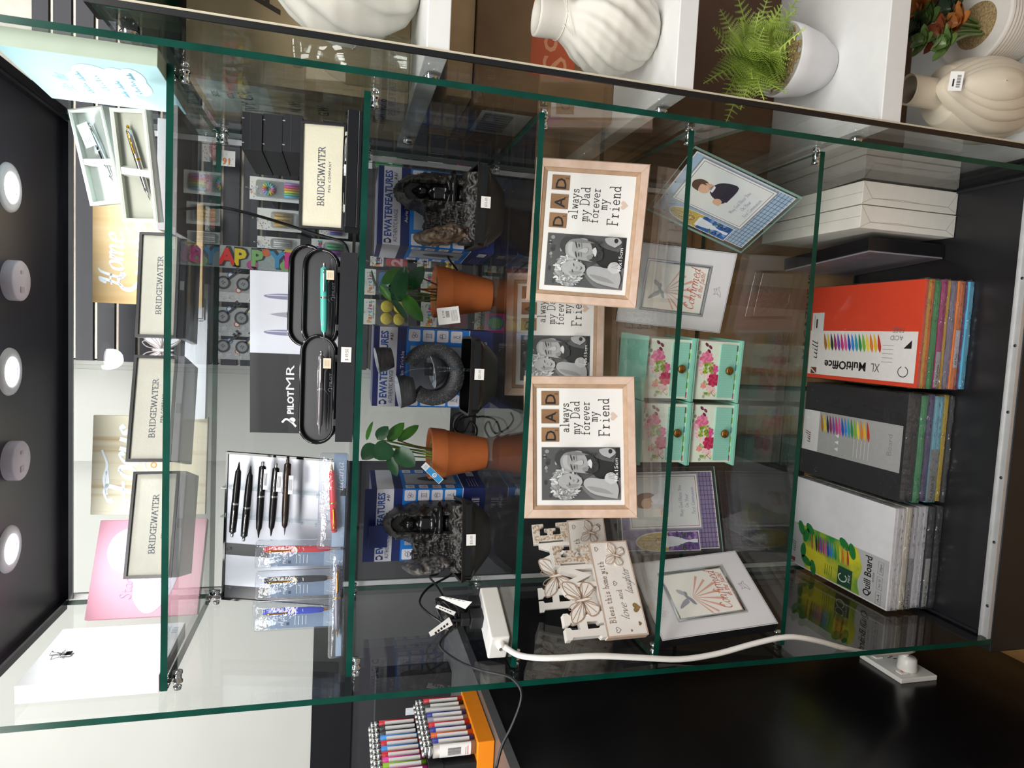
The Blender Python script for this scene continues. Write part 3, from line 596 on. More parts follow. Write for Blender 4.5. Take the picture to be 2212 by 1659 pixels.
# six flat black cartons, one on another
CARB = mat('black_carton', '#1b1c21', .45, var=.08)
p0 = at(643, 333, Y=.19); p1 = at(643, 254, Y=.19); bw = p1.x-p0.x; bh = .0338
ords = ['bottom', 'second from bottom', 'third from bottom', 'third from top', 'second from top', 'top']
for k in range(6):
    m = MB(); m.box(0, bw, 0, .20, .0004, bh-.0004, CARB); m.box(.0, bw, -.0004, .0, bh*.55, bh*.6, flatc('#2a2b31')) if k % 2 else None
    for q in (.01, bw-.012): m.box(q, q+.002, -.0006, 0, bh-.004, bh, flatc('#9a9aa2'))
    m.build('black_carton', loc=(p0.x-.002*(k % 3)+.002, .19-.003*(k % 2), Z2+.001+k*bh), bevel=.0006, label='%s of the six flat black cartons stacked behind the cream-lined pen case' % ords[k], cat='box', group='stack of flat black cartons')
# cream-lined case with two pens
t = thing('pen_case', 'open black pen case with cream lid lining in front of the black cartons', 'pen case', (.874, .150, Z2+.001), (0, 0, R(-1)))
w, h = .184, .078
m = MB(); m.T = T(0, 0, .026) @ RX(-R(9)); rings_rect(m, w, h, [(0, .014), (0, 0), (.004, 0), (.004, .008)], CASEB); m.box(-w/2, w/2, .0112, .014, 0, h, CASEB); m.build('lid', t)
m = MB(); m.T = T(0, 0, .026) @ RX(-R(9)); m.box(-w/2+.004, w/2-.004, .004, .0108, .004, h-.004, CREAM); m.P = FRONT @ T(0, 0, -.004)
m.pen('BRIDGEWATER', 0, h*.46, .0115, BLUEINK, .11, style='roman', al='c', wid=w*.56); m.text('PEN COMPANY', 0, h*.32, .0062, BLUEINK, al='c', wid=w*.29, sp=1.3); m.build('lining', t)
m = MB(); m.box(-w/2-.004, w/2+.001, -.085, -.002, 0, .006, CASEB); 
for a in ((-w/2-.004, w/2+.001, -.085, -.081), (-w/2-.004, w/2+.001, -.006, -.002), (-w/2-.004, -w/2, -.081, -.006), (w/2-.003, w/2+.001, -.081, -.006)): m.box(a[0], a[1], a[2], a[3], .006, .024, CASEB)
m.build('base', t, bevel=.001)
m = MB(); m.box(-w/2+.001, w/2-.004, -.080, -.007, .006, .0195, CREAM); m.build('tray_lining', t)
B(-.008, .006, -.078, -.008, .0195, .0275, mat('white_elastic', '#e6e8ea', .4)).build('strap', t)
pen_thing('dark pen lying in front inside the cream-lined pen case', .135, GLOSSB, CHROME, CHROME, (.804, .098, Z2+.0265), (R(0), R(90), 0), .0046, group='pens in the cream-lined case')
pen_thing('silver pen lying behind inside the cream-lined pen case', .13, mat('dark_steel', '#3c3d44', .2, .9), CHROME, CHROME, (.94, .125, Z2+.0265), (R(0), R(-90), 0), .0046, group='pens in the cream-lined case')
# black cartons the pencil cases stand on
a = at(750, 955, Y=.09); b = at(750, 545, Y=.09)
m = MB(); m.box(a.x, b.x, .09, .185, Z2+.0008, Z2+.030, CARB); m.P = FRONT @ T(0, 0, -.09)
q = at(745, 766, Y=.09); m.rect(q.x-.013, Z2+.007, q.x+.013, Z2+.024, flatc('#e9e7e2'), .0003); m.text('$ 49.50', q.x, Z2+.012, .008, flatc('#8a8886'), .0006, al='c', wid=.02)
m.build('black_carton', label='long black carton with $ 49.50 sticker under the oval pen cases', cat='box', bevel=.0008)
def stad(L, H, n=12, ins=0):
    r = H/2-ins; c = L/2-H/2
    return [(c+r*math.cos(R(-90+180*i/n)), H/2+r*math.sin(R(-90+180*i/n))) for i in range(n+1)]+[(-c+r*math.cos(R(90+180*i/n)), H/2+r*math.sin(R(90+180*i/n))) for i in range(n+1)]
LIDIN = mat('dark_lining', '#26262a', .35, var=.15, vs=20)
def oval_case(label, TLx, cx_, L, H, Y, z, rz, behind=False, word=True):
    t = thing('oval_pen_case', label, 'pen case', (cx_, Y, z), (-R(10), 0, R(rz)), 'oval black pen cases')
    m = MB(); m.prism(stad(L, H), -.014, -.011, GLOSSB)
    o, i = stad(L, H), stad(L, H, ins=.0055); n = len(o)
    m.tube([(x, .0, y) for x, y in stad(L, H, ins=.003)]+[(stad(L, H, ins=.003)[0][0], 0, stad(L, H, ins=.003)[0][1])], .0032, GLOSSB, 8, 1)
    m.loft([[(x, .0, y) for x, y in o], [(x, .012, y) for x, y in o]], GLOSSB, cap=False, smooth=False)
    m.build('shell', t)
    m = MB(); m.prism(stad(L, H, ins=.004), -.0108, -.006, LIDIN)
    m.P = FRONT @ T(0, 0, -.006)
    ln = [(L*.40, H*.24), (L*.22, H*.2), (L*.16, H*.33), (L*.0, H*.33), (-L*.05, H*.2), (-L*.36, H*.22)]
    if word:
        m.line(ln, .0012, flatc('#6f7078')); m.text('PILOT', L*.03, H*.14, .006, flatc('#c9c9cf'), wid=.024, bold=.02)
        m.line(ell(L*.0, H*.17, .003, .0035, 8, -1, 3), .0012, flatc('#c9c9cf'))
    m.build('lining', t)
    m = MB(); m.box(-L*.32, -L*.26, -.004, .006, -.004, .003, CASEB); m.box(L*.26, L*.32, -.004, .006, -.004, .003, CASEB); m.build('hinge', t)
    return t
def px(x, y, Y): return at(x, y, Y=Y)
c = px(725, 640, .15); oval_case('empty oval black pen case standing behind the teal pen', 0, px(690, 640, .165).x, .185, .064, .172, px(700, 640, .172).z, 0, word=False)
c2 = px(732, 645, .13); oc2 = oval_case('oval black pen case holding the teal pen', 0, px(690, 643, .13).x, .175, .064, .135, Z2+.031, 0)
oc3 = oval_case('oval black pen case holding the grey pen, in front of the PILOT MR pack', 0, px(690, 843, .12).x, .196, .064, .125, Z2+.031, 0)
TEALP = mat('teal_lacquer', '#4fb3a5', .25, var=.04); GREYP = mat('grey_lacquer', '#6e6a6c', .25, .6, var=.04)
TAGC = mat('peach_tag', '#e8d3b8', .6, var=.05)
def pen_px(label, tip, end, Y, body, clip, tipm, r=.0046, tagged=None, group='pens', Y2=None, cap=None, ballpoint=True, roll=0):
    a, b = at(tip[0], tip[1], Y=Y), at(end[0], end[1], Y=Y2 or Y); d = b-a; L = d.length; zq = d.normalized()
    fy = Vector((0, 1, 0)); xq = fy.cross(zq).normalized(); yq = zq.cross(xq)
    M = Matrix(((xq.x, yq.x, zq.x), (xq.y, yq.y, zq.y), (xq.z, yq.z, zq.z)))
    t = pen_thing(label, L, body, clip, tipm, a, M.to_euler(), r, group=group, cap=cap, ballpoint=ballpoint)
    if tagged:
        u0, u1, v0, v1, mm = tagged
        m = MB(); m.box(u0, u1, -r*1.9-.0004, -r*1.9, L*v0, L*v1, mm); m.P = FRONT @ T(0, 0, r*1.9+.0005)
        for k in range(3): m.rect(u0+(u1-u0)*(.2+.24*k), L*(v0+(v1-v0)*.2), u0+(u1-u0)*(.3+.24*k), L*(v0+(v1-v0)*.8), flatc('#b7a48f') if mm == TAGC else flatc('#555a66'), 0)
        m.build('price_tag', t)
    return t
pen_px('teal pen clipped upright across an oval pen case', (700, 735), (700, 568), .126, TEALP, CHROME, CHROME, .0062, (.004, .017, .78, .90, TAGC), 'pens in oval cases')
pen_px('grey pen with studded band clipped in the left oval pen case', (690, 940), (694, 758), .116, GREYP, CHROME, GREYP, .0058, (.004, .017, .80, .92, TAGC), 'pens in oval cases')
# PILOT MR pack
o, e, w, h = corners((537, 940), (543, 590), (747, 595), (746, 938), (.29, .27, .255, .27))
h2 = .245
m = MB(); m.T = Matrix(); WP = mat('pack_white', '#d4d6e0', .4, var=.02); BP = mat('pack_black', '#232327', .3, var=.06)
m.box(-w/2, w/2, 0, .03, -h*.02, h, WP); m.P = FRONT
m.rect(-w/2, -h*.02, 0, h, BP, .0004); m.rect(-w/2, 0, 0, h*.56, flatc('#18181c'), .0006); m.rect(-w*.5, h*.42, 0, h*.60, flatc('#202226'), .0007)
m.text('PILOT', -w*.377, h*.545, .0165, flatc('#f1f1f1'), .001, wid=w*.145, bold=.035); m.text('MR', -w*.223, h*.54, .0225, flatc('#e8e8ea'), .001, wid=w*.155)
m.line([(a.x, a.y) for a in spline([(-w*.455, h*.52, 0), (-w*.43, h*.56, 0), (-w*.41, h*.62, 0), (-w*.43, h*.66, 0)], 5)], .004, flatc('#f1f1f1'), .001); m.flat(ell(-w*.415, h*.555, .005, .006, 12), flatc('#f1f1f1'), .001)
LV = flatc('#7d7d9b', .3)
for x, nib in ((.13, 0), (.24, 1), (.35, 0)):
    m.rect(w*x-.0055, h*.20, w*x+.0055, h*.62, LV if not nib else flatc('#3a3a4a', .3), .0006); m.rect(w*x-.0035, h*.20, w*x-.001, h*.62, flatc('#b9bad0', .3), .0007)
    if nib: m.flat([(w*x-.005, h*.62), (w*x+.005, h*.62), (w*x+.003, h*.72), (w*x, h*.80), (w*x-.003, h*.72)], flatc('#9a9aa8', .3), .0006)
    else: m.flat(ell(w*x, h*.62, .0055, h*.24, 14, 0, PI), LV, .0006); m.rect(w*x+.001, h*.5, w*x+.0025, h*.83, flatc('#c9cadb', .3), .0008)
m.build('pen_pack', loc=o, rot=e, bevel=.001, label='half white half black PILOT MR pack with three printed pens behind oval cases', cat='pack')
# pen display board
o, e, w, h = corners((472, 1313), (493, 1000), (745, 993), (738, 1318), (.28, .27, .21, .22))
t = thing('pen_display_board', 'tilted pen board with black rim holding five pens', 'display board', o, e)
m = MB(); rings_rect(m, w, h, [(0, .008), (0, 0), (.004, 0), (.004, .003)], GLOSSB); m.box(-w/2, w/2, .0055, .008, 0, h, GLOSSB); m.build('rim', t)
m = MB(); m.box(-w/2+.004, w/2-.004, .0028, .0052, .004, h-.004, mat('board_silver', '#b9bcc6', .3, .2, var=.03)); m.P = FRONT @ T(0, 0, -.0028)
m.rect(-w*.19, .004, -w*.11, h-.004, flatc('#1d1f25', .3)); m.rect(-w/2+.004, .004, -w*.40, h-.004, flatc('#26272c', .3)); m.pen('Pilot', .02, .02, .03, flatc('#9fa3ad'), .04, wid=.07); m.build('face', t)
for x in (.275, .085):
    m = MB(); X = w*x
    m.box(X-.001, X+.001, -.018, .003, h*.12, h*1.0, ACRYL)
    for k in range(7): m.box(X-.004, X+.004, -.022, -.018, h*(.2+.115*k), h*(.2+.115*k)+.003, ACRYL)
    m.build('acrylic_rail', t)
for q, mg in (((-w*.42, h*.93), 0), ((-w*.15, h*.95), 0)): MB().lathe([(.0001, .004), (.004, .003), (.004, 0)], ACRYL, 12, T(q[0], .003, q[1]) @ RX(PI/2)).build('stud', t)
DK = mat('black_barrel', '#111114', .25, var=.1); BRZ = mat('bronze_barrel', '#4d443f', .25, .8, var=.06); WT = mat('white_tag', '#eceef0', .5)
pens5 = [('topmost black pen on the tilted pen board, tip to the right', (517, 997), (501, 1160), DK, None), ('second black pen from top on the pen board, tip to the right', (542, 1006), (526, 1169), DK, None),
         ('middle black pen with white tag on the pen board', (558, 1163), (568, 997), DK, (.004, .012, .66, .92, WT)), ('second pen from bottom on the pen board, chrome clip and white tag', (585, 1159), (597, 1001), DK, (.004, .013, .64, .9, WT)), ('bottom bronze pen with white tag on the pen board', (614, 1156), (622, 991), BRZ, (.004, .012, .56, .8, WT))]
for i, (lb, a, b, bm, tg) in enumerate(pens5):
    pen_px(lb, a, b, .235-.008*i, bm, CHROME if i < 4 else BRZ, GLOSSB if i < 4 else CHROME, .0066, tg, 'pens on the tilted board')
# lucina blister packs
CARD = mat('pack_blue_card', '#7f93ad', .4, var=.05); SILV = mat('pack_silver', '#c9ccd4', .3)
def blister(label, c4, ys, penbody, penlabel, pen_ab, vertical, clipm=GOLD):
    o, e, w, h = corners(*c4, ys)
    t = thing('blister_pack', label, 'blister pack', o, e, 'pens in clear blister packs')
    m = MB(); m.box(-w/2+.002, w*.10 if vertical else w/2-.002, .008, .0095, .003, h*.84 if vertical else h*.5, CARD); m.P = FRONT @ T(0, 0, -.008)
    cw = flatc('#e9edf2')
    if vertical:
        m.rect(-w/2+.002, .003, w*.10, h*.22, flatc('#9fb0c6'), .0003)
        m.text('PILOT', -w*.36, h*.66, .007, cw, .0007, wid=.02, bold=.02, rot=0); m.rect(-w*.36, h*.6, -w*.26, h*.63, flatc('#39435a'), .0006)
        for k in range(4): m.rect(-w*.36, h*(.53-.04*k), -w*.05, h*(.53-.04*k)+.0012, cw, .0006)
        m.pen('lucina', -w*.4, h*.10, .014, cw, .07, .0007, wid=w*.56)
    else:
        m.pen('lucina', w*.1, h*.16, .013, cw, .07, .0007, wid=w*.3); m.rect(w*.05, h*.06, w*.13, h*.24, flatc('#20242d'), .0006); m.rect(-w/2+.002, .003, -w*.28, h*.49, flatc('#9fb0c6'), .0003)
    m.build('card', t)
    m = MB(); f = .004
    m.loft([[(x, .010, z) for x, z in rrect(-w/2, 0, w/2, h, .006)], [(x, .004, z) for x, z in rrect(-w/2, 0, w/2, h, .006)], [(x, -.004, z) for x, z in rrect(-w/2+f, f, w/2-f, h-f, .006)], [(x, -.007, z) for x, z in rrect(-w/2+f*1.5, f*1.5, w/2-f*1.5, h-f*1.5, .006)]], CLEAR, smooth=True)
    m.build('clear_shell', t)
    (tx, tz), (ex, ez) = pen_ab
    Mt = e.to_matrix(); a = Vector((tx*w, .001, tz*h)); b = Vector((ex*w, .001, ez*h)); d = b-a; zq = d.normalized(); yq = Vector((0, 1, 0)); xq = yq.cross(zq)
    Ml = Matrix(((xq.x, yq.x, zq.x), (xq.y, yq.y, zq.y), (xq.z, yq.z, zq.z)))
    pen_thing(penlabel, d.length, penbody, clipm, clipm, o+Mt @ a, (Mt @ Ml).to_euler(), .0062, group='pens inside blister packs', ballpoint=False, ringm=clipm)
RED = mat('red_lacquer', '#c8202c', .2, var=.05); BLU = mat('blue_lacquer', '#2a3fc0', .2, var=.05); SLV = mat('silver_lacquer', '#7e7a86', .25, .6)
blister('standing clear blister pack with red pen, rightmost of three beside pen board', ((549, 1226), (552, 1166), (742, 1166), (740, 1226), ), (.17,)*4, RED, 'red pen with gold clip in the standing blister pack', ((.2, .06), (.2, .92)), True)
blister('standing clear blister pack with black pen, between the red and blue packs', ((550, 1289), (551, 1229), (742, 1229), (740, 1289)), (.16,)*4, GLOSSB, 'black pen with gold clip in the middle standing blister pack', ((.2, .1), (.2, .92)), True)
blister('standing clear blister pack with blue pen, leftmost of three', ((543, 1357), (545, 1294), (742, 1294), (740, 1357)), (.15,)*4, BLU, 'blue pen with gold clip in the leftmost standing blister pack', ((.18, .14), (.18, .9)), True)
blister('clear blister pack with red pen lying on its long edge before the pen board', ((682, 1184), (692, 976), (752, 980), (748, 1186)), (.115,)*4, RED, 'red pen lying crosswise in the blister pack before the pen board', ((.40, .58), (-.34, .40)), False)
blister('clear blister pack with silver pen lying low at the left end of the shelf', ((707, 1424), (713, 1190), (745, 1188), (741, 1424)), (.10,)*4, SLV, 'silver pen with gold tip in the low blister pack at the shelf edge', ((-.30, .4), (.38, .5)), False)

# ---------------------------------------------------------------- packs hanging on the slatwall behind
YB = .825
CONF = mat('confetti_card', '#dfe0dc', .5, var=.02); BAG = pane_mat('poly_bag', (.9, .92, .93), .06, .9, .06, .6, 45, .05)
PEG = MB(); 
def peg(V, y):
    p = at(V, y, Y=YB); PEG.tube([(p.x, .856, p.z+.01), (p.x, .80, p.z+.008), (p.x, .795, p.z+.016)], .0018, STEEL, 6, 1)
rnd = random.Random(4)
CC = ['#e0553f', '#3f7fd0', '#e8b93a', '#4fae5a', '#c04f9a']
def hang(label, V0, V1, y0, y1, kind, Y=YB, hdr=.25, cat='party pack', group='party packs on the slatwall', cols=None, title=None):
    a = at(V1, y1, Y=Y); b = at(V0, y0, Y=Y); w = abs(b.x-a.x); h = abs(b.z-a.z); cx = (a.x+b.x)/2; z = min(a.z, b.z)
    t = thing('party_pack', label, cat, (cx, Y, z), (0, 0, 0), group)
    m = MB(); hz = h*(1-hdr)
    full = kind in ('candles', 'wheel')
    m.box(-w/2, w/2, 0, .0012, 0 if full else hz, h, CONF); m.P = FRONT
    for k in range(14): m.flat(ell(rnd.uniform(-.46, .46)*w, hz+rnd.uniform(.08, .92)*(h-hz), .0016, .0013, 6), flatc(rnd.choice(CC)), .0004)
    if title:
        tw = min(w*.86, .075); per = tw/len(title)
        for k, ch in enumerate(title): m.text(ch, -tw/2+per*(k+.5), hz+(h-hz)*.30, (h-hz)*.52, flatc(['#e6a63a', '#d8683f', '#8fb84a', '#5b9fcf', '#7b5fb4', '#c0486f', '#4fae9a'][k % 7]), .0006, al='c', bold=.02)
        m.rect(-tw*.3, hz+(h-hz)*.14, tw*.3, hz+(h-hz)*.2, flatc('#8f91a6'), .0006)
    m.build('header_card', t)
    if kind in ('candles', 'wheel'):
        c0 = cols
        m = MB(); n = len(c0); cw = w*.64/n if kind == 'candles' else w*.66/n; zb, zt = (h*.22, h*.62) if kind == 'candles' else (h*.10, h*.38)
        for k, c in enumerate(c0):
            x = -w*.32+cw*(k+.5); m.tube([(x, -.0045, zb), (x, -.0045, zt)], cw*.46, mat('wax_'+c.lstrip('#'), c, .35, var=.25, vs=260, stretch=(1, 1, 2.6)), 8, 1)
        m.build('candles', t)
        if kind == 'wheel':
            m = MB()
            for k in range(14):
                a_ = 2*PI*k/14; mm = mat('wax_'+c0[k % n].lstrip('#'), c0[k % n], .35)
                m.tube([(math.cos(a_)*w*.10, -.005, h*.66+math.sin(a_)*w*.10), (math.cos(a_)*w*.28, -.005, h*.66+math.sin(a_)*w*.28)], w*.05, mm, 7, 1)
            m.build('candle_wheel', t)
        m = MB(); m.loft([[(x, 0, z_) for x, z_ in rrect(-w*.37, h*.08, w*.37, h*.70 if kind == 'candles' else h*.9, .006)], [(x, -.011, z_) for x, z_ in rrect(-w*.35, h*.1, w*.35, h*.68 if kind == 'candles' else h*.88, .006)]], BAG, smooth=False); m.build('clear_shell', t)
    elif kind == 'quad':
        mm = mat('wax_'+cols[0].lstrip('#'), cols[0], .4, var=.03)
        for sx in (-1, 1):
            for sz in (0, 1):
                m = MB(); r_ = min(w*.235, hz*.22); X = T(sx*r_*1.02, -.004, hz*.28+sz*r_*2.05) @ RX(PI/2)
                m.lathe([(.0001, .012), (r_*.8, .012), (r_*.97, .009), (r_, .004), (r_, -.004)], mm, 20, X); m.tube([(sx*r_*1.02, -.018, hz*.28+sz*r_*2.05), (sx*r_*1.02+.002, -.019, hz*.28+sz*r_*2.05+.004)], .0008, flatc('#f0e9d0'), 5, 1); m.build('candle', t)
        m = MB(); m.box(-w*.49, w*.49, -.019, -.001, 0, hz, BAG); m.build('bag', t)
    elif kind == 'digit':
        m = MB(); m.P = FRONT; m.prism(rrect(-w*.4, hz*.04, w*.4, hz*.9, .006), 0.001, .010, mat('wax_'+cols[0].lstrip('#'), cols[0], .4, var=.04)); m.text(cols[1], 0, hz*.24, hz*.62, mat('wax_'+cols[2].lstrip('#'), cols[2], .4), .0105, al='c', bold=.04); m.build('candle', t)
        m = MB(); m.box(-w*.48, w*.48, -.014, -.001, 0, hz, BAG); m.build('bag', t)
    elif kind == 'badge':
        m = MB(); m.P = FRONT; m.rect(-w*.45, hz*.1, w*.45, hz*.95, flatc('#c8347c'), .001); m.flat(ell(0, hz*.5, w*.34, hz*.36, 24), flatc('#2f62b8'), .0014); m.flat(ell(0, hz*.5, w*.28, hz*.3, 24), flatc('#4fa05a'), .0018)
        for k in range(5): m.line([(-w*.22, hz*(.36+.06*k)), (w*.22, hz*(.4+.05*k))], .0012, flatc('#cfe3c2'), .002)
        m.build('badge', t)
    return t
RB = ['#6ec0e6', '#79d28a', '#f2d743', '#f59a4a', '#f0609a', '#c08ae0']
hang('white card of rainbow birthday candles with candle wheel beside the black cartons', 540, 659, 380, 441, 'wheel', hdr=.18, cols=RB)
hang('white card of gold twisted candles hanging behind the black cable', 556, 651, 448, 503, 'candles', hdr=.3, cols=['#c9a24a', '#b98c34', '#d2b060', '#a97f2c'])
hang('white card of silver twisted candles hanging above the empty oval case', 556, 648, 509, 544, 'candles', hdr=.3, cols=['#d0d0cc', '#b5b5b2', '#dcdcd8', '#a9a9a6'])
hang('white card of green and purple candles partly behind the empty oval case', 673, 760, 515, 566, 'candles', hdr=.36, cols=['#a04fb8', '#a04fb8', '#3fa06a', '#3fa06a'], title='Candles')
hang('white card with dark rainbow wheel, low behind the cream-lined pen case', 690, 752, 484, 516, 'candles', hdr=.3, cols=['#2a3f9a', '#8a2f8a', '#c0392b'])
for V, y in ((548, 410), (562, 475), (565, 526)): peg(V, y)
# small number tag card
a = at(508, 344, Y=YB); m = MB(); m.box(-.02, .02, 0, .0012, 0, .054, CONF); m.P = FRONT; m.text('16', 0, .022, .022, flatc('#d2763c'), al='c', bold=.03, rot=PI/2)
for k in range(20): m.flat(ell(rnd.uniform(-.018, .018), rnd.uniform(.003, .05), .001, .001, 6), flatc(rnd.choice(CC)), .0003)
m.build('number_card', loc=(a.x, YB, a.z), label='small confetti card with orange number 16 hanging on the slatwall', cat='card')
# HAPPY banner
a = at(660, 590, Y=YB); b = at(466, 528, Y=YB); w, h = b.x-a.x, b.z-a.z
m = MB(); m.box(0, w, 0, .003, 0, h, mat('holo_foil', '#c3c8c4', .25, .5, col2='#a8bcc0', vs=160)); m.P = FRONT
for k, (ch, c) in enumerate((('A', '#cf3a3a'), ('P', '#d9c234'), ('P', '#7fae6a'), ('Y', '#3f8fc0'), ('B', '#d8388f'))):
    m.text(ch, w*.16, h*(.985-.185*k), .062, flatc('#33333a'), .0008, rot=-PI/2, bold=.085); m.text(ch, w*.175, h*(.98-.185*k), .058, flatc(c, .3), .0014, rot=-PI/2, bold=.045)
for u, v, r_, c in ((.2, .60, .012, '#b04f8a'), (.85, .20, .011, '#d9c234'), (.25, .22, .014, '#7fae6a'), (.8, .45, .01, '#cf6a3a')): m.flat(ell(w*u, h*v, r_, r_*1.2, 16), flatc(c, .3), .001)
m.build('banner_pack', loc=(a.x, YB, a.z), label='silver foil happy birthday banner with colourful balloon letters hanging on the slatwall', cat='banner')
# silver 21st key banner packs
def key(m, u, v, s, mm, r0=0):
    P0 = m.P; m.P = m.P @ T(u, v, 0) @ RZ(r0); m.flat(ell(0, 0, s*.34, s*.34, 18), mm, .001); m.flat(ell(0, 0, s*.24, s*.24, 16), flatc('#8d8d90'), .0011); m.rect(-s*.06, -s*1.1, s*.06, -s*.28, mm, .001); m.rect(.0, -s*1.08, s*.24, -s*.95, mm, .001); m.rect(0, -s*.86, s*.2, -s*.74, mm, .001); m.text('21', 0, -s*.07, s*.2, mm, .0012, al='c', bold=.03); m.P = P0
for i, (y0, y1, V1, st) in enumerate(((588, 655, 548, 1), (662, 728, 542, 0), (732, 778, 545, 0))):
    a = at(V1, y1, Y=YB); b = at(466, y0, Y=YB); w, h = b.x-a.x, b.z-a.z
    m = MB(); m.box(0, w, 0, .003, 0, h, mat('silver_bag', '#a9a9aa', .35, .3, var=.1, vs=60)); m.P = FRONT
    m.rect(0, 0, w*.34, h, flatc('#bdbdbd')) if st else None
    for k in range(2): key(m, w*(.66-.02*k), h*(.80-.52*k), .052, flatc('#3d3d42'), R(40+15*k))
    for u, v, c in ((.93, .62, '#4a6f9a'), (.42, .40, '#b5562f'), (.92, .06, '#c9b04a')): m.flat(ell(w*u, h*v, .008, .008, 14), flatc(c), .0006); m.flat(ell(w*u, h*v, .005, .005, 14), flatc('#d9d9d9'), .0009)
    for k in range(9): 
        u, v = w*rnd.uniform(.04, .3), h*rnd.uniform(.05, .95); r_ = .006
        m.line([(u+r_*math.cos(q*4*PI/5), v+r_*math.sin(q*4*PI/5)) for q in range(6)], .0012, flatc('#ececec'), .0008)
    m.build('banner_pack', loc=(a.x, YB, a.z), label=['silver key banner pack right next to the balloon letter banner', 'middle silver key banner pack above the PILOT MR pack', 'leftmost silver key banner pack at the slatwall edge'][i], cat='banner', group='silver key banner packs')
hang('party pack with four yellow candles left of the plant leaves', 785, 880, 645, 705, 'quad', cols=['#f4da2c'], hdr=.27, title='Parties')
hang('confetti party pack right above the plant leaves', 786, 880, 580, 642, 'digit', cols=['#4f86c8', '8', '#cfe0f2'], hdr=.27, title='Parties')
hang('party pack with red number 2 candle beside the right fountain box', 800, 880, 553, 580, 'digit', cols=['#c9404a', '2', '#f3b9b9'], hdr=.35, title='Parties')
hang('party pack with yellow candles beside the right fountain box', 902, 995, 556, 584, 'quad', cols=['#f0d02a'], hdr=.3, title='Parties')
hang('party pack hanging behind the stems of the right plant', 910, 1010, 586, 640, 'digit', cols=['#8a2f4a', '5', '#c98a9a'], hdr=.3, title='Parties')
hang('party pack with dull red candle behind the plant price tag', 910, 1008, 652, 712, 'digit', cols=['#8f3040', '7', '#b0606a'], hdr=.34, title='Parties')
hang('party pack with round badge hanging below the plant price tag', 1026, 1095, 672, 722, 'badge', hdr=.26, title='Parties')
hang('party pack with pink candles beyond the right fountain box', 925, 1022, 330, 366, 'quad', cols=['#d8347c'], hdr=.32)
hang('confetti party pack high beyond the right fountain box', 776, 870, 318, 372, 'digit', cols=['#4fa06a', '4', '#cfe8cf'], hdr=.3)
for V, y in ((786, 675), (787, 611), (803, 566), (904, 570), (912, 612), (911, 682), (1028, 697), (926, 348), (778, 345)): peg(V, y)
o = PEG.build('hook', t if False else bpy.data.objects['slatwall']); o.location = -bpy.data.objects['slatwall'].location
for (V0, V1, y0, y1, c, lb) in ((438, 475, 300, 352, '#c33a4a', 'dotted card with red tip hanging high on the right of the slatwall'), (430, 460, 372, 420, '#b83a5a', 'dotted card hanging high beside the number 16 card'), (440, 470, 445, 500, '#c85a4a', 'dotted card hanging high over the black cable')):
    hang(lb, V0, V1, y0, y1, 'digit', cols=[c, '1', '#f0c0c0'], hdr=.45)
# black cable hanging inside the back of the cabinet
m = MB(); p = [at(454, 445, Y=.468), at(500, 452, Y=.466), at(570, 470, Y=.462), at(640, 492, Y=.45), at(690, 508, Y=.44), at(740, 523, Y=.43), at(752, 545, Y=.40)]
m.tube(p, .0032, MATTE, 8); m.build('cable', label='black cable running down diagonally behind the cream-lined pen case', cat='cable')
# ================================================================ middle shelf
NAVY = mat('box_navy', '#1f2a63', .35, var=.04); BLUEB = mat('box_blue', '#1d78cf', .35, var=.03); LAV = mat('box_white', '#d5d3dc', .4, var=.02); IC = flatc('#dfdde6'); ICI = flatc('#3b3f5c')
def icon(m, u, v, s, k):
    m.flat(rrect(u-s/2, v-s/2, u+s/2, v+s/2, s*.12), IC, .0006); q = lambda pts: m.line([(u+a*s, v+b*s) for a, b in pts], s*.035, ICI, .0009)
    if k == 0: q(ell(0, -.05, .26, .22, 16, PI, 2*PI)); q([(-.3, -.05), (.3, -.05)]); q(ell(0, .05, .17, .14, 12)); q([(.2, .1), (.32, .25), (.36, .18)])
    elif k == 1: q(ell(-.05, .12, .16, .16, 12)); q([(-.3, -.1), (.3, -.1), (.24, -.26), (-.24, -.26), (-.3, -.1)]); q([(-.05, -.04), (-.05, -.1)])
    elif k == 2: q([(-.2, .02), (.2, .02), (.14, -.26), (-.14, -.26), (-.2, .02)]); q(ell(0, .14, .09, .14, 12)); q(ell(.14, .1, .07, .1, 10)); q(ell(-.14, .1, .07, .1, 10))
    elif k == 3: q(ell(0, -.12, .1, .16, 12)); q([(-.2, -.3), (.2, -.3)]); q(ell(0, .18, .08, .08, 10)); q([(0, .1), (0, .04)])
    elif k == 4:
        for x in (-.14, 0, .14): q([(x, -.24), (x, .16)])
        q([(-.22, .2), (.22, .2)]); q([(-.22, -.26), (.22, -.26)])
    else: q(ell(-.1, .1, .14, .12, 10)); q(ell(.12, .02, .14, .12, 10)); q(ell(-.04, -.16, .14, .1, 10))
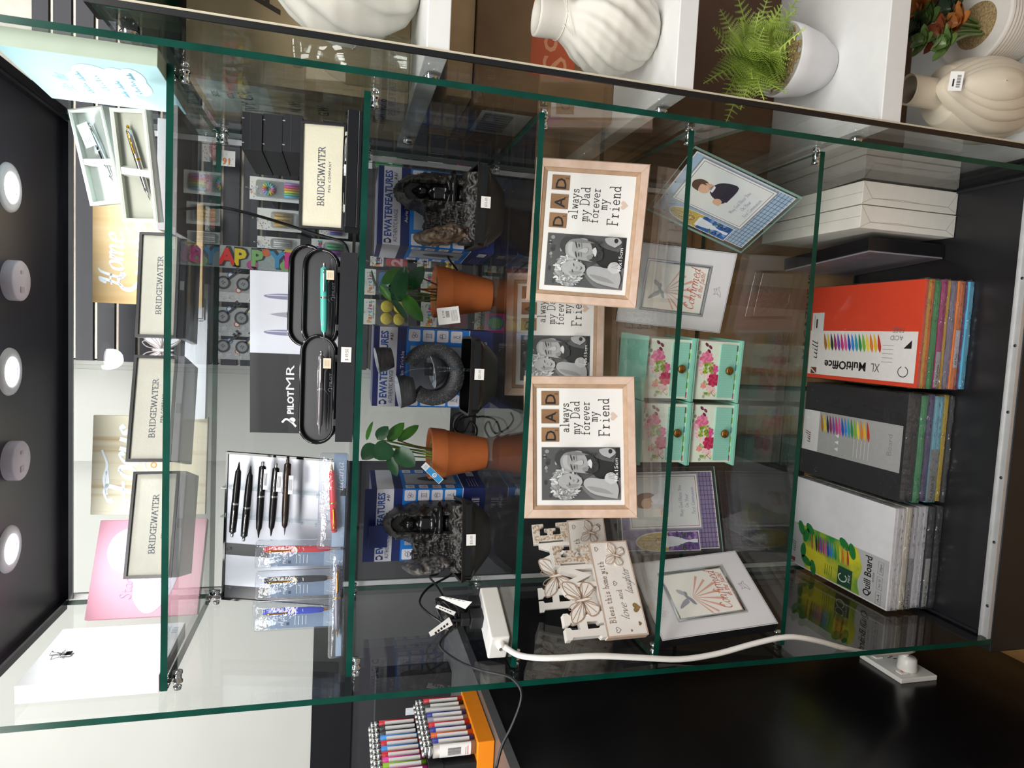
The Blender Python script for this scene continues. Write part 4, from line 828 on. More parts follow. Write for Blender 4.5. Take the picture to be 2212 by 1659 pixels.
def ewbox(label, x, y, rz, w, h, d, sub, open_=False, sidepic=True):
    t = thing('fountain_box', label, 'box', (x, y, Z3+.001), (0, 0, R(rz)), 'boxes of the water fountains')
    m = MB()
    m.box(-w/2, w/2, 0, d, 0, h, NAVY, {'+z': mat('box_top', '#8f8ea6', .35) if not open_ else NAVY})
    def face(P, W, full):
        m.P = P; W2 = W/2
        m.rect(-W2, h*.81, W2, h*.955, LAV, .0003); m.rect(-W2, h*.205, W2, h*.735, BLUEB, .0003); m.rect(-W2, h*.20, W2, h*.207, IC, .0004)
        if full:
            m.text('EWATERFEATURES', W*.03, h*.885, .021, mat('box_text_blue', '#2a4f9e', .4), .0006, al='c', wid=W*.84, bold=.03)
            m.flat([(-W*.475, h*.882), (-W*.435, h*.882), (-W*.41, h*.91), (-W*.435, h*.945), (-W*.475, h*.945)], flatc('#1d2c5e'), .0006); m.flat(ell(-W*.45, h*.915, .004, .004, 12), LAV, .0008)
            m.text('AUTHENTIC RANGE', -W*.46, h*.835, .012, ICI, .0006, wid=W*.42)
            st = ((.34, .845, .36, .865), (.36, .85, .355, .87), (.34, .858, .37, .858), (.38, .85, .40, .868), (.40, .85, .385, .868), (.385, .842, .395, .85), (.41, .845, .425, .87))
            for a in st: m.line([(W*a[0], h*a[1]), (W*a[2], h*a[3])], .0011, flatc('#23222a'), .0007)
            m.text(sub, -W*.20 if len(sub) > 9 else -W*.2, h*.75, .010, LAV, .0006, wid=min(W*.42, .0052*len(sub)))
        m.rect(-W*.28, h*.25, W*.28, h*.70, mat('box_photo_grey', '#b9bcc4', .4, col2='#8f939c', vs=14), .0005)
        if not full: m.flat(ell(0, h*.45, W*.12, h*.14, 18), flatc('#4a4c55'), .0007)
        for k in range(4):
            s = min(h*.098, W*.16); v = h*(.67-.118*k)
            icon(m, -W*.41, v, s, k); icon(m, W*.41, v, s, (5, 4, 2, 3)[k])
        for k in range(10): m.rect(W*(.12+.026*k), h*.05, W*(.12+.026*k)+.0018*(1+k % 3)*.6, h*.12, IC, .0005)
        for k in range(4): m.rect(-W*.42, h*(.06+.025*k), W*.0, h*(.06+.025*k)+.0012, flatc('#8f93b3'), .0005)
    face(FRONT, w, True)
    face(LEFT @ T(-d/2, 0, w/2), d, False); face(RIGHT @ T(d/2, 0, w/2), d, False)
    m.build('carton', t)
    if open_:
        m = MB(); m.box(-w*.25, w*.05, -.004, -.001, h-.035, h+.004, NAVY, X=RX(R(4))); m.build('flap', t)
        m = MB(); m.box(-w/2, w/2, .0, .0012, h, h+.014, NAVY, X=T(0, 0, 0)); m.build('flap', t)
ewbox('blue EWATERFEATURES box behind the rightmost water fountain', .870, .352, 6, .166, .252, .13, 'Auric Buddha')
ewbox('blue EWATERFEATURES box behind the Yulin Trickle ring fountain', .532, .318, -2, .167, .252, .13, 'Yulin Trickle')
ewbox('open blue EWATERFEATURES box behind the leftmost water fountain', .190, .326, -7, .166, .246, .12, 'Pot Wheel', True)

# ---------------------------------------------------------------- fountains
ROCK = mat('carved_rock', '#1a1918', .36, col2='#3a3530', vs=70, bump=.6, bs=260, ramp=(.4, .75)); BROWNR = mat('brown_rock', '#4a3d33', .5, col2='#a08a72', vs=60, bump=.8, bs=180, ramp=(.42, .72))
GREYR = mat('grey_rock', '#38383b', .5, col2='#8b8178', vs=70, bump=.8, bs=200, ramp=(.45, .75))
BASIN = mat('basin_black', '#1c1c1e', .5, var=.1, vs=20); WET = mat('wet_black', '#121213', .12, var=.2); CONC = mat('granite_black', '#2c2c2e', .55, col2='#6a6a6c', vs=420, ramp=(.55, .72), bump=.3, bs=400)
WATER = pane_mat('water', (.9, .95, .97), .08, 1., .02, .5, 120)
def sup(cx, cy, a, b, n, z, k=40):
    o = []
    for i in range(k):
        t_ = 2*PI*i/k; c, s_ = math.cos(t_), math.sin(t_)
        o.append((cx+a*math.copysign(abs(c)**(2/n), c), cy+b*math.copysign(abs(s_)**(2/n), s_), z))
    return o
def basin(t, W, D, H, yaw=0):
    m = MB(); pr = [(0, .50, .52, 3), (.004, .54, .55, 3), (.25, .74, .70, 3.4), (.5, .88, .82, 5), (.75, .96, .92, 8), (1, 1, 1, 14)]
    out = [sup(0, D/2+.03*(1-z), W/2*a, D/2*b, n, H*z) for z, a, b, n in pr]
    inn = [sup(0, D/2, W/2-.005, D/2-.005, 14, H), sup(0, D/2, W/2-.005, D/2-.005, 14, H-.02), sup(0, D/2, W/2-.012, D/2-.01, 8, H-.028)]
    m.loft(out, BASIN, cap=False, smooth=False); m.add(out[0], [list(range(40))[::-1]], BASIN); m.loft([out[-1]]+inn[:1], BASIN, cap=False, smooth=False); m.loft(inn, WET, cap=False, smooth=False); m.add(inn[-1], [list(range(40))], WET)
    m.build('basin', t)
    m = MB(); m.box(-.006, .016, -.002, -.0008, H-.027, H-.008, mat('sticker_white', '#e4e2de', .5)); m.P = FRONT @ T(0, 0, .0021); m.text('$35-00', .005, H-.0205, .0075, flatc('#6d6b69'), 0, al='c', wid=.017); m.build('price_sticker', t)
def field(m, x0, x1, z0, z1, fn, yb, mt, nx=70, nz=90):
    """solid relief: fn(x,z) -> thickness in front of the back plane, <=0 outside"""
    dx, dz = (x1-x0)/nx, (z1-z0)/nz; g = [[fn(x0+dx*i, z0+dz*j) for i in range(nx+1)] for j in range(nz+1)]; ix = {}; vs = []; fs = []
    def vid(i, j, f):
        if (i, j, f) not in ix:
            ix[(i, j, f)] = len(vs); th = max(g[j][i], 0); vs.append((x0+dx*i, yb-(th if f else 0), z0+dz*j))
        return ix[(i, j, f)]
    keep = [[max(g[j][i], g[j][i+1], g[j+1][i], g[j+1][i+1]) > 0 for i in range(nx)] for j in range(nz)]
    for j in range(nz):
        for i in range(nx):
            if not keep[j][i]: continue
            fs.append((vid(i, j, 1), vid(i+1, j, 1), vid(i+1, j+1, 1), vid(i, j+1, 1))); fs.append((vid(i, j, 0), vid(i, j+1, 0), vid(i+1, j+1, 0), vid(i+1, j, 0)))
            for a, b, c, d in ((i-1, j, (i, j), (i, j+1)), (i+1, j, (i+1, j+1), (i+1, j)), (i, j-1, (i+1, j), (i, j)), (i, j+1, (i, j+1), (i+1, j+1))):
                if not (0 <= a < nx and 0 <= b < nz and keep[b][a]): fs.append((vid(*c, 0), vid(*c, 1), vid(*d, 1), vid(*d, 0)))
    m.add(vs, fs, mt, smooth=True)
def n3(x, z, s, o=0): return noise.noise(Vector((x*s, z*s, o)))
def dome(x, z):
    q = ((x-.028)/(.044+.006*n3(z, 0, 60)))**2+((z-.13)/.092)**2
    if z < .13: q = ((x-.026)/.046)**2
    th = (.058*math.sqrt(max(0, 1-q))+.012*n3(x, z, 70)+.004*n3(x, z, 240)) if q < 1 and z > .04 else -1
    if q < 1 and .84*.1 < z < .205 and abs(x-.028) < .018*min(1, ((.212-z)/.02) if z > .19 else 1): th = min(th, .018)
    st = -1
    if -.05 < x < .012 and .045 < z < .158+.006*n3(x, 0, 90):
        k = (.158-z)/.0145; st = .022+.0085*math.floor(k)+.004*n3(x, z, 150)+.003*math.sin(x*700+3*n3(x, z, 60))*(1 if k % 1 > .2 else 0)
    lo = -1
    if abs(x) < .07 and .04 < z < .085+.01*n3(x, 2, 60): lo = .085-.5*(z-.04)+.006*n3(x, z, 120)
    return max(th, st, lo)
def siderock(x, z):
    c = -.056+.007*math.sin((z-.05)*40)
    q = ((x-c)/(.020+.006*n3(z, 0, 50, 3)))**2+((z-.115)/.064)**2
    return .085*math.sqrt(max(0, 1-q))+.010*n3(x, z, 90)+.008*abs(n3(x, z, 140, 5))-.003 if q < 1 else -1
def figure(m, x, y, z, s, mt):
    """seated figure: one continuous body from crossed legs to the hair knot"""
    pr = [(0, .50, .30, 0), (.05, .56, .36, -.02), (.13, .50, .32, -.02), (.19, .30, .22, 0), (.30, .25, .18, .01), (.42, .29, .18, .01), (.50, .31, .16, .01), (.56, .22, .13, .01), (.60, .09, .09, 0), (.635, .085, .09, 0), (.67, .12, .13, -.01), (.74, .155, .16, -.01), (.82, .15, .155, 0), (.89, .11, .12, .01), (.92, .07, .08, .01), (.96, .06, .07, .01), (1, .02, .02, .01)]
    m.loft([[(x+s*a*math.cos(2*PI*i/20), y+s*(b*math.sin(2*PI*i/20)+o), z+s*h) for i in range(20)] for h, a, b, o in pr], mt)
    for sx in (-1, 1):
        m.tube([(x+sx*.29*s, y, z+.5*s), (x+sx*.36*s, y-.06*s, z+.34*s), (x+sx*.22*s, y-.22*s, z+.2*s), (x+sx*.04*s, y-.28*s, z+.16*s)], lambda q: s*(.075-.03*q), mt, 8)
        m.ball((x+sx*.155*s, y, z+.74*s), (.02*s, .03*s, .05*s), mt, 8, nz=6)
    m.ball((x, y-.16*s, z+.73*s), (.025*s, .03*s, .04*s), mt, 8, nz=6)
def fountain(label, x, y, rz, side):
    t = thing('water_fountain', label, 'fountain', (x, y, Z3+.001), (0, 0, R(rz)), 'small black tabletop fountains')
    basin(t, .168, .12, .070)
    m = MB(); field(m, -.08, .085, .04, .226, dome, .112, ROCK, 74, 84); m.build('carved_rock', t)
    m = MB(); field(m, -.085, -.025, .045, .182, siderock, .105, side, 40, 80); m.build('side_rock', t)
    m = MB(); figure(m, .028, .088, .10, .088, WET); m.loft([sup(.028, .086, .017, .014, 2.4, q, 20) for q in (.072, .1)], WET); m.build('buddha_figure', t)
    m = MB()
    for k in range(9): m.ball((-.05+.012*k, .052+.008*math.sin(k*2), .056+.004*(k % 2)), (.012, .008, .007), WET, 10, nz=6)
    m.build('wet_pebbles', t, kind='stuff')
    return t
fountain('rightmost black water fountain, rock niche with seated figure and brown side rock', .862, .205, -2, BROWNR)
fountain('leftmost black water fountain, seated figure in rock niche, grey side rock', .190, .196, 9, GREYR)
t = thing('water_fountain', 'black ring water fountain with pouring cups, between the two potted plants', 'fountain', (.525, .200, Z3+.001), (0, 0, R(1)), 'small black tabletop fountains')
basin(t, .160, .115, .068)
m = MB(); rg = []
for k in range(49):
    a = R(140+(430-140)*k/48); ri, ro = .034, .064
    if k > 38: ri += .004*(k-38)/10
    c, s_ = math.cos(a), math.sin(a); zc = .134
    rg.append([(ri*c, .055, zc+ri*s_), (ri*c*1.02, .048, zc+ri*s_*1.02), (ro*c*.97, .046, zc+ro*s_*.97), (ro*c, .052, zc+ro*s_), (ro*c, .088, zc+ro*s_), (ro*c*.96, .094, zc+ro*s_*.96), (ri*c*1.04, .092, zc+ri*s_*1.04), (ri*c, .085, zc+ri*s_)])
m.loft(rg, CONC); m.build('ring', t)
CUPO = mat('ribbed_cup', '#3a3b40', .45, col2='#5c5d63', vs=60, stretch=(1, 1, 9)); CUPI = mat('pale_cup_rim', '#dde3ec', .4)
for (x, z, r0, r1, hh, ti) in ((.030, .217, .020, .026, .032, 12), (-.034, .172, .026, .034, .032, 9), (.012, .108, .012, .036, .030, 12)):
    m = MB(); X = T(x, .066, z) @ RY(-R(ti)) @ RX(R(4))
    m.lathe([(.0001, 0), (r0, 0), (r0+(r1-r0)*.6, hh*.4), (r1, hh)], CUPO, 32, X); m.lathe([(r1, hh), (r1-.004, hh), (r1-.006, hh-.006), (.0001, hh-.008)], CUPI, 32, X); m.build('cup', t)
m = MB()
for p in ([(.008, .048, .246), (-.006, .045, .238), (-.014, .045, .222), (-.02, .047, .206)], [(-.004, .042, .200), (.006, .04, .186), (.010, .042, .166), (.012, .046, .14)], [(.004, .036, .138), (.008, .035, .112), (.010, .036, .085), (.010, .038, .05)], [(.016, .036, .138), (.014, .035, .112), (.013, .036, .085), (.013, .038, .05)]): m.tube(p, .0022, WATER, 8)
m.lathe([(.0001, .09), (.008, .105), (.03, .137), (.032, .1385), (.0001, .138)], WATER, 24, T(.012, .045, 0)); m.build('water_stream', t)
m = MB(); m.box(-.004, .022, .062, .078, .133, .150, WET); m.build('pump_nozzle', t)

# ---------------------------------------------------------------- potted plants
TERRA = mat('terracotta', '#b5622f', .6, var=.08, vs=30, bump=.12, bs=500); LEAFD = mat('leaf_dark', '#1f4a2c', .3, col2='#2e6338', vs=30); LEAFG = mat('leaf_green', '#3f7f2c', .32, col2='#5d9a3a', vs=30); STEMR = mat('stem_red', '#7d4526', .5); STEMG = mat('stem_green', '#6d8a3a', .5); PEB = mat('pot_gravel', '#b39a6c', .7, col2='#6d5a3c', vs=260, bump=.9, bs=300)
def leaf(m, base, tip, w, mt, up=(0, 0, 1), curl=.15, fold=.18, n=9, sharp=1.):
    base, tip = Vector(base), Vector(tip); d = tip-base; L = d.length; d.normalize(); u = Vector(up); sd = d.cross(u).normalized(); u = sd.cross(d)
    rows = []
    for i in range(n+1):
        t_ = i/n; hw = w/2*(math.sin(PI*min(1, t_**.8))**(.62*sharp) if 0 < t_ < 1 else .02)
        c = base+d*(L*t_)-u*(curl*L*(t_-.3)**2); rows.append([c-sd*hw+u*(fold*hw), c-sd*hw*.5+u*(fold*hw*.35), c, c+sd*hw*.5+u*(fold*hw*.35), c+sd*hw+u*(fold*hw)])
    vs = [p for r_ in rows for p in r_]+[p-u*.0006 for r_ in rows for p in r_]; N = (n+1)*5; fs = []
    for i in range(n):
        for j in range(4): a = i*5+j; fs += [(a, a+1, a+6, a+5), (N+a, N+a+5, N+a+6, N+a+1)]
    m.add(vs, fs, mt, smooth=True)
def plant(label, x, y, r, h, leaves, stems, group='terracotta pot plants'):
    t = thing('potted_plant', label, 'plant', (x, y, Z3+.001), (0, 0, 0), group); o = Vector((x, y, Z3+.001))
    m = MB(); m.lathe([(.0001, 0), (r*.60, 0), (r*.62, .002), (r*.90, h*.70), (r*.93, h*.72), (r*.94, h*.735), (r, h*.975), (r*.985, h), (r*.93, h), (r*.90, h*.90), (.0001, h*.90)], TERRA, 48); m.build('pot', t)
    m = MB(); m.lathe([(.0001, h*.925), (r*.5, h*.92), (r*.91, h*.905)], PEB, 30); 
    for k in range(60):
        a, q = rnd.uniform(0, 2*PI), r*.86*math.sqrt(rnd.random()); m.ball((q*math.cos(a), q*math.sin(a), h*.922), (.0035, .003, .0025), PEB, 7, nz=5)
    m.build('gravel', t, kind='stuff')
    for (s0, s1, c_) in stems:
        m = MB(); a, b = Vector(s0), at(s1[0], s1[1], Y=s1[2])-o; mid_ = (a+b)/2+Vector((0, .004, .006)); m.tube([a, mid_, b], lambda q: .0018-.0006*q, STEMR if c_ == 'r' else STEMG, 7); m.build('stem', t)
    for (bp_, tp, Y0, Y1, w_, c_, up) in leaves:
        m = MB(); leaf(m, at(bp_[0], bp_[1], Y=Y0)-o, at(tp[0], tp[1], Y=Y1)-o, w_, LEAFD if c_ == 'd' else LEAFG, up); m.build('leaf', t)
    return t
def g(cx, cy, o=(760, 300), s=4.148): return (o[0]+cx/s, o[1]+cy/s)
FV = (0, -1, .35)
pl1 = plant('terracotta pot plant with dark oval leaves and white price tag, right of the ring fountain', .697, .362, .0565, .126,
    [(g(400, 1460), g(470, 1140), .32, .30, .036, 'd', FV), (g(500, 1350), g(640, 1140), .34, .33, .036, 'd', FV), (g(450, 1180), g(265, 1290), .36, .35, .030, 'g', FV), (g(230, 1345), g(165, 1175), .33, .32, .012, 'd', (0, -.4, 1)), (g(460, 1400), g(635, 1640), .32, .31, .030, 'g', FV), (g(370, 1440), g(505, 1625), .31, .30, .014, 'd', (.6, -.6, .3)), (g(250, 1300), g(350, 1450), .33, .31, .016, 'g', (.5, -.5, .5)), (g(330, 1310), g(480, 1400), .37, .36, .026, 'd', FV)],
    [((.005, -.01, .114), (*g(500, 1345), .34), 'r'), ((-.004, -.012, .114), (*g(450, 1300), .33), 'r'), ((.012, -.006, .114), (*g(480, 1150), .36), 'r'), ((-.012, -.008, .114), (*g(470, 1395), .33), 'g'), ((-.018, -.004, .114), (*g(400, 1455), .32), 'g'), ((-.008, .01, .114), (*g(255, 1320), .34), 'g')])
def gh(cx, cy): return g(cx, cy, (760, 640))
pl2 = plant('terracotta pot plant with round leaves and blue tag, left of the ring fountain', .346, .335, .0560, .126,
    [(gh(215, 1330), gh(90, 1460), .31, .30, .034, 'd', FV), (gh(350, 1330), gh(205, 1450), .30, .29, .044, 'd', FV), (gh(395, 1360), gh(560, 1530), .31, .30, .042, 'd', FV), (gh(330, 1430), gh(405, 1615), .32, .31, .022, 'd', (.3, -.8, .2)), (gh(225, 1280), gh(325, 1165), .34, .34, .026, 'd', FV), (gh(320, 1295), gh(470, 1130), .35, .36, .026, 'g', FV), (gh(410, 1290), gh(605, 1152), .35, .37, .022, 'g', FV), (gh(130, 1290), gh(180, 1120), .34, .34, .012, 'g', (.4, -.6, .5)), (gh(330, 1390), gh(380, 1470), .33, .33, .03, 'g', FV)],
    [((.006, -.006, .114), (*gh(410, 1290), .35), 'r'), ((.0, -.010, .114), (*gh(330, 1330), .32), 'g'), ((-.006, -.006, .114), (*gh(350, 1350), .30), 'g'), ((-.004, -.012, .114), (*gh(400, 1370), .31), 'g'), ((.008, .004, .114), (*gh(225, 1280), .34), 'g'), ((.004, -.012, .114), (*gh(215, 1330), .31), 'g'), ((-.01, -.002, .114), (*gh(335, 1425), .32), 'g'), ((.004, .008, .114), (*gh(320, 1300), .35), 'g')])
def tagquad(name, par, TL, TR, BR, BL, ys, art):
    o, e, w, h = corners(TL, TR, BR, BL, ys); m = MB(); m.box(-w/2, w/2, 0, .0006, 0, h, WHITE); m.P = FRONT; art(m, w, h)
    ob = m.build(name, par, loc=o-par.location, rot=e); return ob
def barc(m, u0, v0, u1, v1, n=14, vert=False):
    r_ = random.Random(9)
    for k in range(n):
        if vert: a = v0+(v1-v0)*k/n; m.rect(u0, a, u1, a+(v1-v0)/n*r_.uniform(.25, .75), INK, .0003)
        else: a = u0+(u1-u0)*k/n; m.rect(a, v0, a+(u1-u0)/n*r_.uniform(.25, .75), v1, INK, .0003)
def art1(m, w, h):
    barc(m, -w*.1, h*.45, w*.3, h*.62, 16)
    for k in range(6): m.rect(-w*.35, h*(.1+.05*k), w*.3, h*(.1+.05*k)+.0007, flatc('#8a8a8a'), .0003)
    m.text('$ 7.99', -w*.1, h*.68, .006, INK, .0003)
tagquad('price_tag', pl1, g(770, 1575), g(745, 1430), g(958, 1495), g(970, 1650), (.285, .285, .28, .28), art1)
def art2(m, w, h):
    bl = flatc('#2f8fd0'); m.rect(-w*.45, h*.03, w*.45, h*.75, bl, .0003); m.ring2(ell(0, h*.38, w*.34, w*.34, 20), ell(0, h*.38, w*.2, w*.2, 20), WHITE, .0005); m.flat(ell(0, h*.38, w*.1, w*.1, 12), WHITE, .0005)
    for k in range(3): m.rect(-w*.3, h*(.8+.05*k), w*.3, h*(.8+.05*k)+.0008, bl, .0003)
tagquad('price_tag', pl2, gh(680, 1468), gh(722, 1424), gh(822, 1640), gh(780, 1682), (.265, .265, .262, .262), art2)

# ---------------------------------------------------------------- power board, plugs and cables
pb = thing('power_board', 'white power board with black plugs at the left end of the middle shelf', 'power board', (.006, .074, Z3+.001), (0, 0, R(-24)))
m = MB(); m.box(0, .056, 0, .125, 0, .036, WPLAS); m.P = TOP @ T(0, 0, .036); m.rect(.004, .008, .0055, .034, flatc('#b9b6b0'), .0002); m.flat(rrect(.006, .03, .05, .115, .004), mat('white_gloss_insert', '#f3f3f6', .2), .0003); m.build('body', pb, bevel=.003, seg=3)
m = MB(); m.lathe([(.0085, 0), (.0085, .006), (.006, .012), (.005, .013)], WPLAS, 16, T(.040, 0, .017) @ RX(PI/2)); m.build('cord_collar', pb)
for k, (x, y) in enumerate(((.016, .075), (.016, .108))):
    t = thing('plug', ['black plug in the front socket of the white power board', 'black plug in the rear socket of the white power board'][k], 'plug', pb.matrix_basis @ Vector((x+.008, y, .0368)), (0, 0, R(-24)), 'black plugs in the power board')
    m = MB(); m.box(-.014, .016, -.013, .013, 0, .024, MATTE); m.box(-.009, .010, -.009, .009, .024, .042, MATTE); m.build('housing', t, bevel=.002)
    m = MB(); m.tube([(0, 0, .040), (0, 0, .056), (-.006, .006, .066)], .0028, MATTE, 8); m.build('strain_relief', t)
PBX = pb.matrix_basis
def px2(x, y, Y): return at(x, y, Y=Y)
wp = [px2(1083, 1393, .066), px2(1094, 1400, .045), px2(1120, 1415, .02), px2(1160, 1421, 0), px2(1210, 1421, -.012), px2(1290, 1417, -.018), px2(1390, 1421, -.018), px2(1470, 1424, -.016), px2(1550, 1412, -.012), px2(1630, 1390, -.01), px2(1700, 1376, -.01), px2(1760, 1383, -.005), px2(1830, 1402, .02), px2(1890, 1412, .06), px2(1940, 1410, .10), px2(1972, 1405, .125)]
m = MB(); m.tube(wp, .0053, WPLAS, 12); pc = m.build('power_cord', pb); bpy.context.view_layer.update(); pc.matrix_parent_inverse = pb.matrix_basis.inverted()
CB = mat('cable_black', '#141417', .35)
def cable(label, pts, r=.0024, group='thin black fountain cables'):
    m = MB(); m.tube([px2(*p) for p in pts], r, CB, 8); return m.build('cable', label=label, cat='cable', group=group)
cable('black cable from the rightmost fountain dropping behind the terracotta pot', [(965, 522, .30), (963, 530, .36), (968, 556, .41), (985, 580, .43), (1000, 605, .445), (1030, 640, .45), (1062, 668, .45)])
cable('looped black cable between the ring fountain and left pot', [(1005, 890, .33), (985, 905, .36), (982, 925, .40), (1000, 935, .42), (1015, 910, .42), (1030, 925, .40), (1025, 945, .38), (1000, 940, .40), (985, 930, .43), (995, 905, .44), (1030, 900, .44), (1050, 920, .43)])
cable('long thin black cable crossing from the left fountain to the plugs', [(955, 1222, .37), (945, 1240, .33), (928, 1245, .30), (940, 1262, .25), (955, 1285, .20), (962, 1310, .16), (985, 1325, .14)])
cable('black cable curling beside the left fountain basin', [(990, 1215, .33), (975, 1240, .30), (960, 1250, .28), (925, 1270, .24), (906, 1300, .2), (925, 1325, .17), (955, 1345, .15), (975, 1365, .14)])
cable('thin black cable leaving the plugs, crossing the counter edge', [(990, 1340, .14), (965, 1370, .12), (950, 1395, .09), (985, 1425, .03), (1030, 1445, -.03), (1075, 1455, -.06), (1105, 1465, -.08), (1125, 1490, -.1), (1124, 1520, -.1), (1105, 1570, -.1), (1085, 1610, -.1), (1072, 1659, -.1)])
bund = thing('cable_bundle', 'tangled coil of black cable with white labels above the power board', 'cable', px2(970, 1330, .15)-Vector((0, 0, .03)))
m = MB(); o = bund.location
for k in range(4): m.tube([(.028*math.cos(a+k)+.004*k, .012*math.sin(a+k)-.004*k, .03+.018*math.sin(a*1.0+k*1.7)+.004*k) for a in [2*PI*i/14 for i in range(15)]], .0024, CB, 8, 2)
m.build('coil', bund)
m = MB(); m.ball((.0, .0, .02), (.022, .012, .026), MATTE, 12, nz=8, bumpy=.5); m.build('knot', bund)
for c4, ys, tx in ((((948, 1290), (955, 1288), (1020, 1300), (1005, 1316)), (.125, .125, .12, .12), '1800 EWATER'), (((978, 1350), (970, 1333), (926, 1366), (930, 1375)), (.11, .11, .10, .10), 'EWATER'), (((940, 1312), (945, 1306), (985, 1322), (980, 1330)), (.12,)*4, '')):
    q = [at(a[0], a[1], Y=y)-o for a, y in zip(c4, ys)]; m = MB(); n_ = (q[1]-q[0]).cross(q[3]-q[0]).normalized()*.0005
    m.add([*q, *[v+n_ for v in q]], [(0, 1, 2, 3), (7, 6, 5, 4), (0, 4, 5, 1), (1, 5, 6, 2), (2, 6, 7, 3), (3, 7, 4, 0)], WHITE); cx_ = [(a*.6+b*.4) for a, b in zip(q, (q[1], q[2], q[3], q[0]))]
    ax = (q[2]-q[1]); wd = (q[1]-q[0]); nn = wd.cross(ax).normalized(); sg = -1 if nn.y > 0 else 1
    for k in range(5): a = q[0]+wd*.35+ax*(.15+.14*k); m.add([a+nn*sg*.0006*(1), a+ax*.09+nn*sg*.0006, a+ax*.09+wd*.25+nn*sg*.0006, a+wd*.25+nn*sg*.0006], [(0, 1, 2, 3)], INK)
    m.build('cable_label', bund)
# ================================================================ fourth shelf
BLUSH = mat('blush_wood', '#e0c6b4', .5, col2='#d2b19b', vs=40, stretch=(1, 1, 1), bump=.1, bs=300); TANW = mat('tan_wood', '#b8977a', .5, var=.12, vs=60); MATB = mat('mat_board', '#efece8', .6, var=.01)
TILE = mat('tile_wood', '#a17a55', .5, col2='#8a6444', vs=40, stretch=(1, 1, .1)); DKT = flatc('#2a2123')
def gr(v): return flatc('#%02x%02x%02x' % (v, v, v), .35)
def photo(m, x0, z0, w, h):
    """grey portrait of a curly haired child hugging a bearded man"""
    P = lambda a, b: (x0+a*w, z0+b*h)
    E = lambda cx, cz, rx, rz_, v, e, rot=0, n=18: m.flat([P(*q) for q in ell(cx, cz, rx, rz_*w/h, n, rot=rot)], gr(v), e)
    F = lambda pts, v, e: m.flat([P(min(1, max(0, a.x)), min(1, max(0, a.y))) for a in spline([Vector((a, b, 0)) for a, b in pts+[pts[0]]], 3)][:-1], gr(v), e)
    m.rect(x0, z0, x0+w, z0+h, gr(88), .0003); r_ = random.Random(3); e = [.0004]
    def nx(): e[0] += .00003; return e[0]
    for k in range(26): E(r_.uniform(.04, .96), r_.uniform(.62, .97), r_.uniform(.02, .05), r_.uniform(.02, .05), r_.choice((120, 150, 175, 60, 70)), nx(), n=10)
    F([(0, 0), (0, .3), (.1, .42), (.3, .5), (.5, .3), (.5, 0)], 120, nx()); F([(.42, 0), (.38, .2), (.5, .36), (.78, .34), (1, .3), (1, 0)], 44, nx()); F([(.72, .08), (.8, .3), (1, .42), (1, .06)], 92, nx())
    E(.30, .71, .30, .27, 178, nx(), n=24)
    for k in range(150):
        a, q = r_.uniform(0, 2*PI), r_.uniform(.12, .30); s_ = r_.uniform(.022, .042); E(.30+q*math.cos(a), .71+q*.66*math.sin(a), s_, s_*.7, r_.choice((205, 185, 222, 165, 150, 235, 140)), nx(), r_.uniform(0, 3), 9)
    F([(.20, .68), (.22, .56), (.34, .49), (.46, .54), (.5, .66), (.44, .77), (.28, .79)], 178, nx()); F([(.22, .66), (.24, .57), (.3, .53), (.29, .7)], 150, nx())
    F([(.5, .40), (.52, .55), (.56, .70), (.68, .78), (.84, .76), (.94, .62), (.92, .48), (.82, .36), (.64, .31)], 165, nx()); F([(.62, .76), (.74, .84), (.92, .80), (.97, .62), (.94, .56), (.9, .7), (.78, .77)], 66, nx())
    F([(.5, .40), (.53, .46), (.60, .41), (.72, .42), (.84, .45), (.92, .5), (.9, .42), (.8, .33), (.66, .28), (.54, .31)], 58, nx()); F([(.60, .385), (.70, .375), (.77, .40), (.70, .425)], 205, nx()); F([(.53, .47), (.6, .49), (.63, .43), (.56, .42)], 140, nx())
    for c, zz, rr in (((.30, .655), 0, .3), ((.42, .645), 0, .3)): E(c[0], c[1], .035, .012, 70, nx(), .2)
    F([(.31, .57), (.38, .55), (.42, .58), (.37, .53)], 92, nx()); E(.365, .605, .028, .02, 150, nx())
    F([(.86, .40), (.9, .5), (.93, .62), (.86, .72), (.85, .58)], 128, nx()); F([(.56, .62), (.62, .72), (.8, .74), (.86, .68), (.7, .68)], 186, nx())
    for k in range(40): E(r_.uniform(.54, .9), r_.uniform(.29, .42), .022, .008, r_.choice((48, 66, 80)), nx(), r_.uniform(0, 3), 7)
    F([(.60, .375), (.70, .365), (.78, .39), (.70, .415)], 215, nx())
    for c in ((.62, .595), (.80, .60)): E(c[0], c[1], .04, .010, 62, nx(), .1); E(c[0], c[1]+.035, .065, .010, 52, nx(), .2); E(c[0], c[1]-.03, .05, .008, 138, nx(), .1)
    F([(.69, .62), (.66, .50), (.74, .48), (.76, .52)], 185, nx())
    F([(.02, .05), (.1, .33), (.24, .46), (.36, .47), (.42, .40), (.40, .26), (.36, .08), (.2, .03)], 176, nx()); F([(.1, .1), (.16, .34), (.26, .43), (.2, .2)], 150, nx()); F([(.3, .14), (.38, .21), (.5, .18), (.52, .10), (.44, .05), (.33, .06)], 196, nx()); F([(.80, .14), (.86, .24), (.97, .27), (.99, .12), (.9, .06)], 172, nx()); E(.93, .13, .045, .04, 40, nx())
    for k in range(4): m.line([P(.4+.03*k, .07), P(.42+.03*k, .16)], .0006, gr(120), nx())
    m.text('10x15cm', x0+w*.36, z0+h*.035, .0105, gr(238), nx(), wid=w*.44)
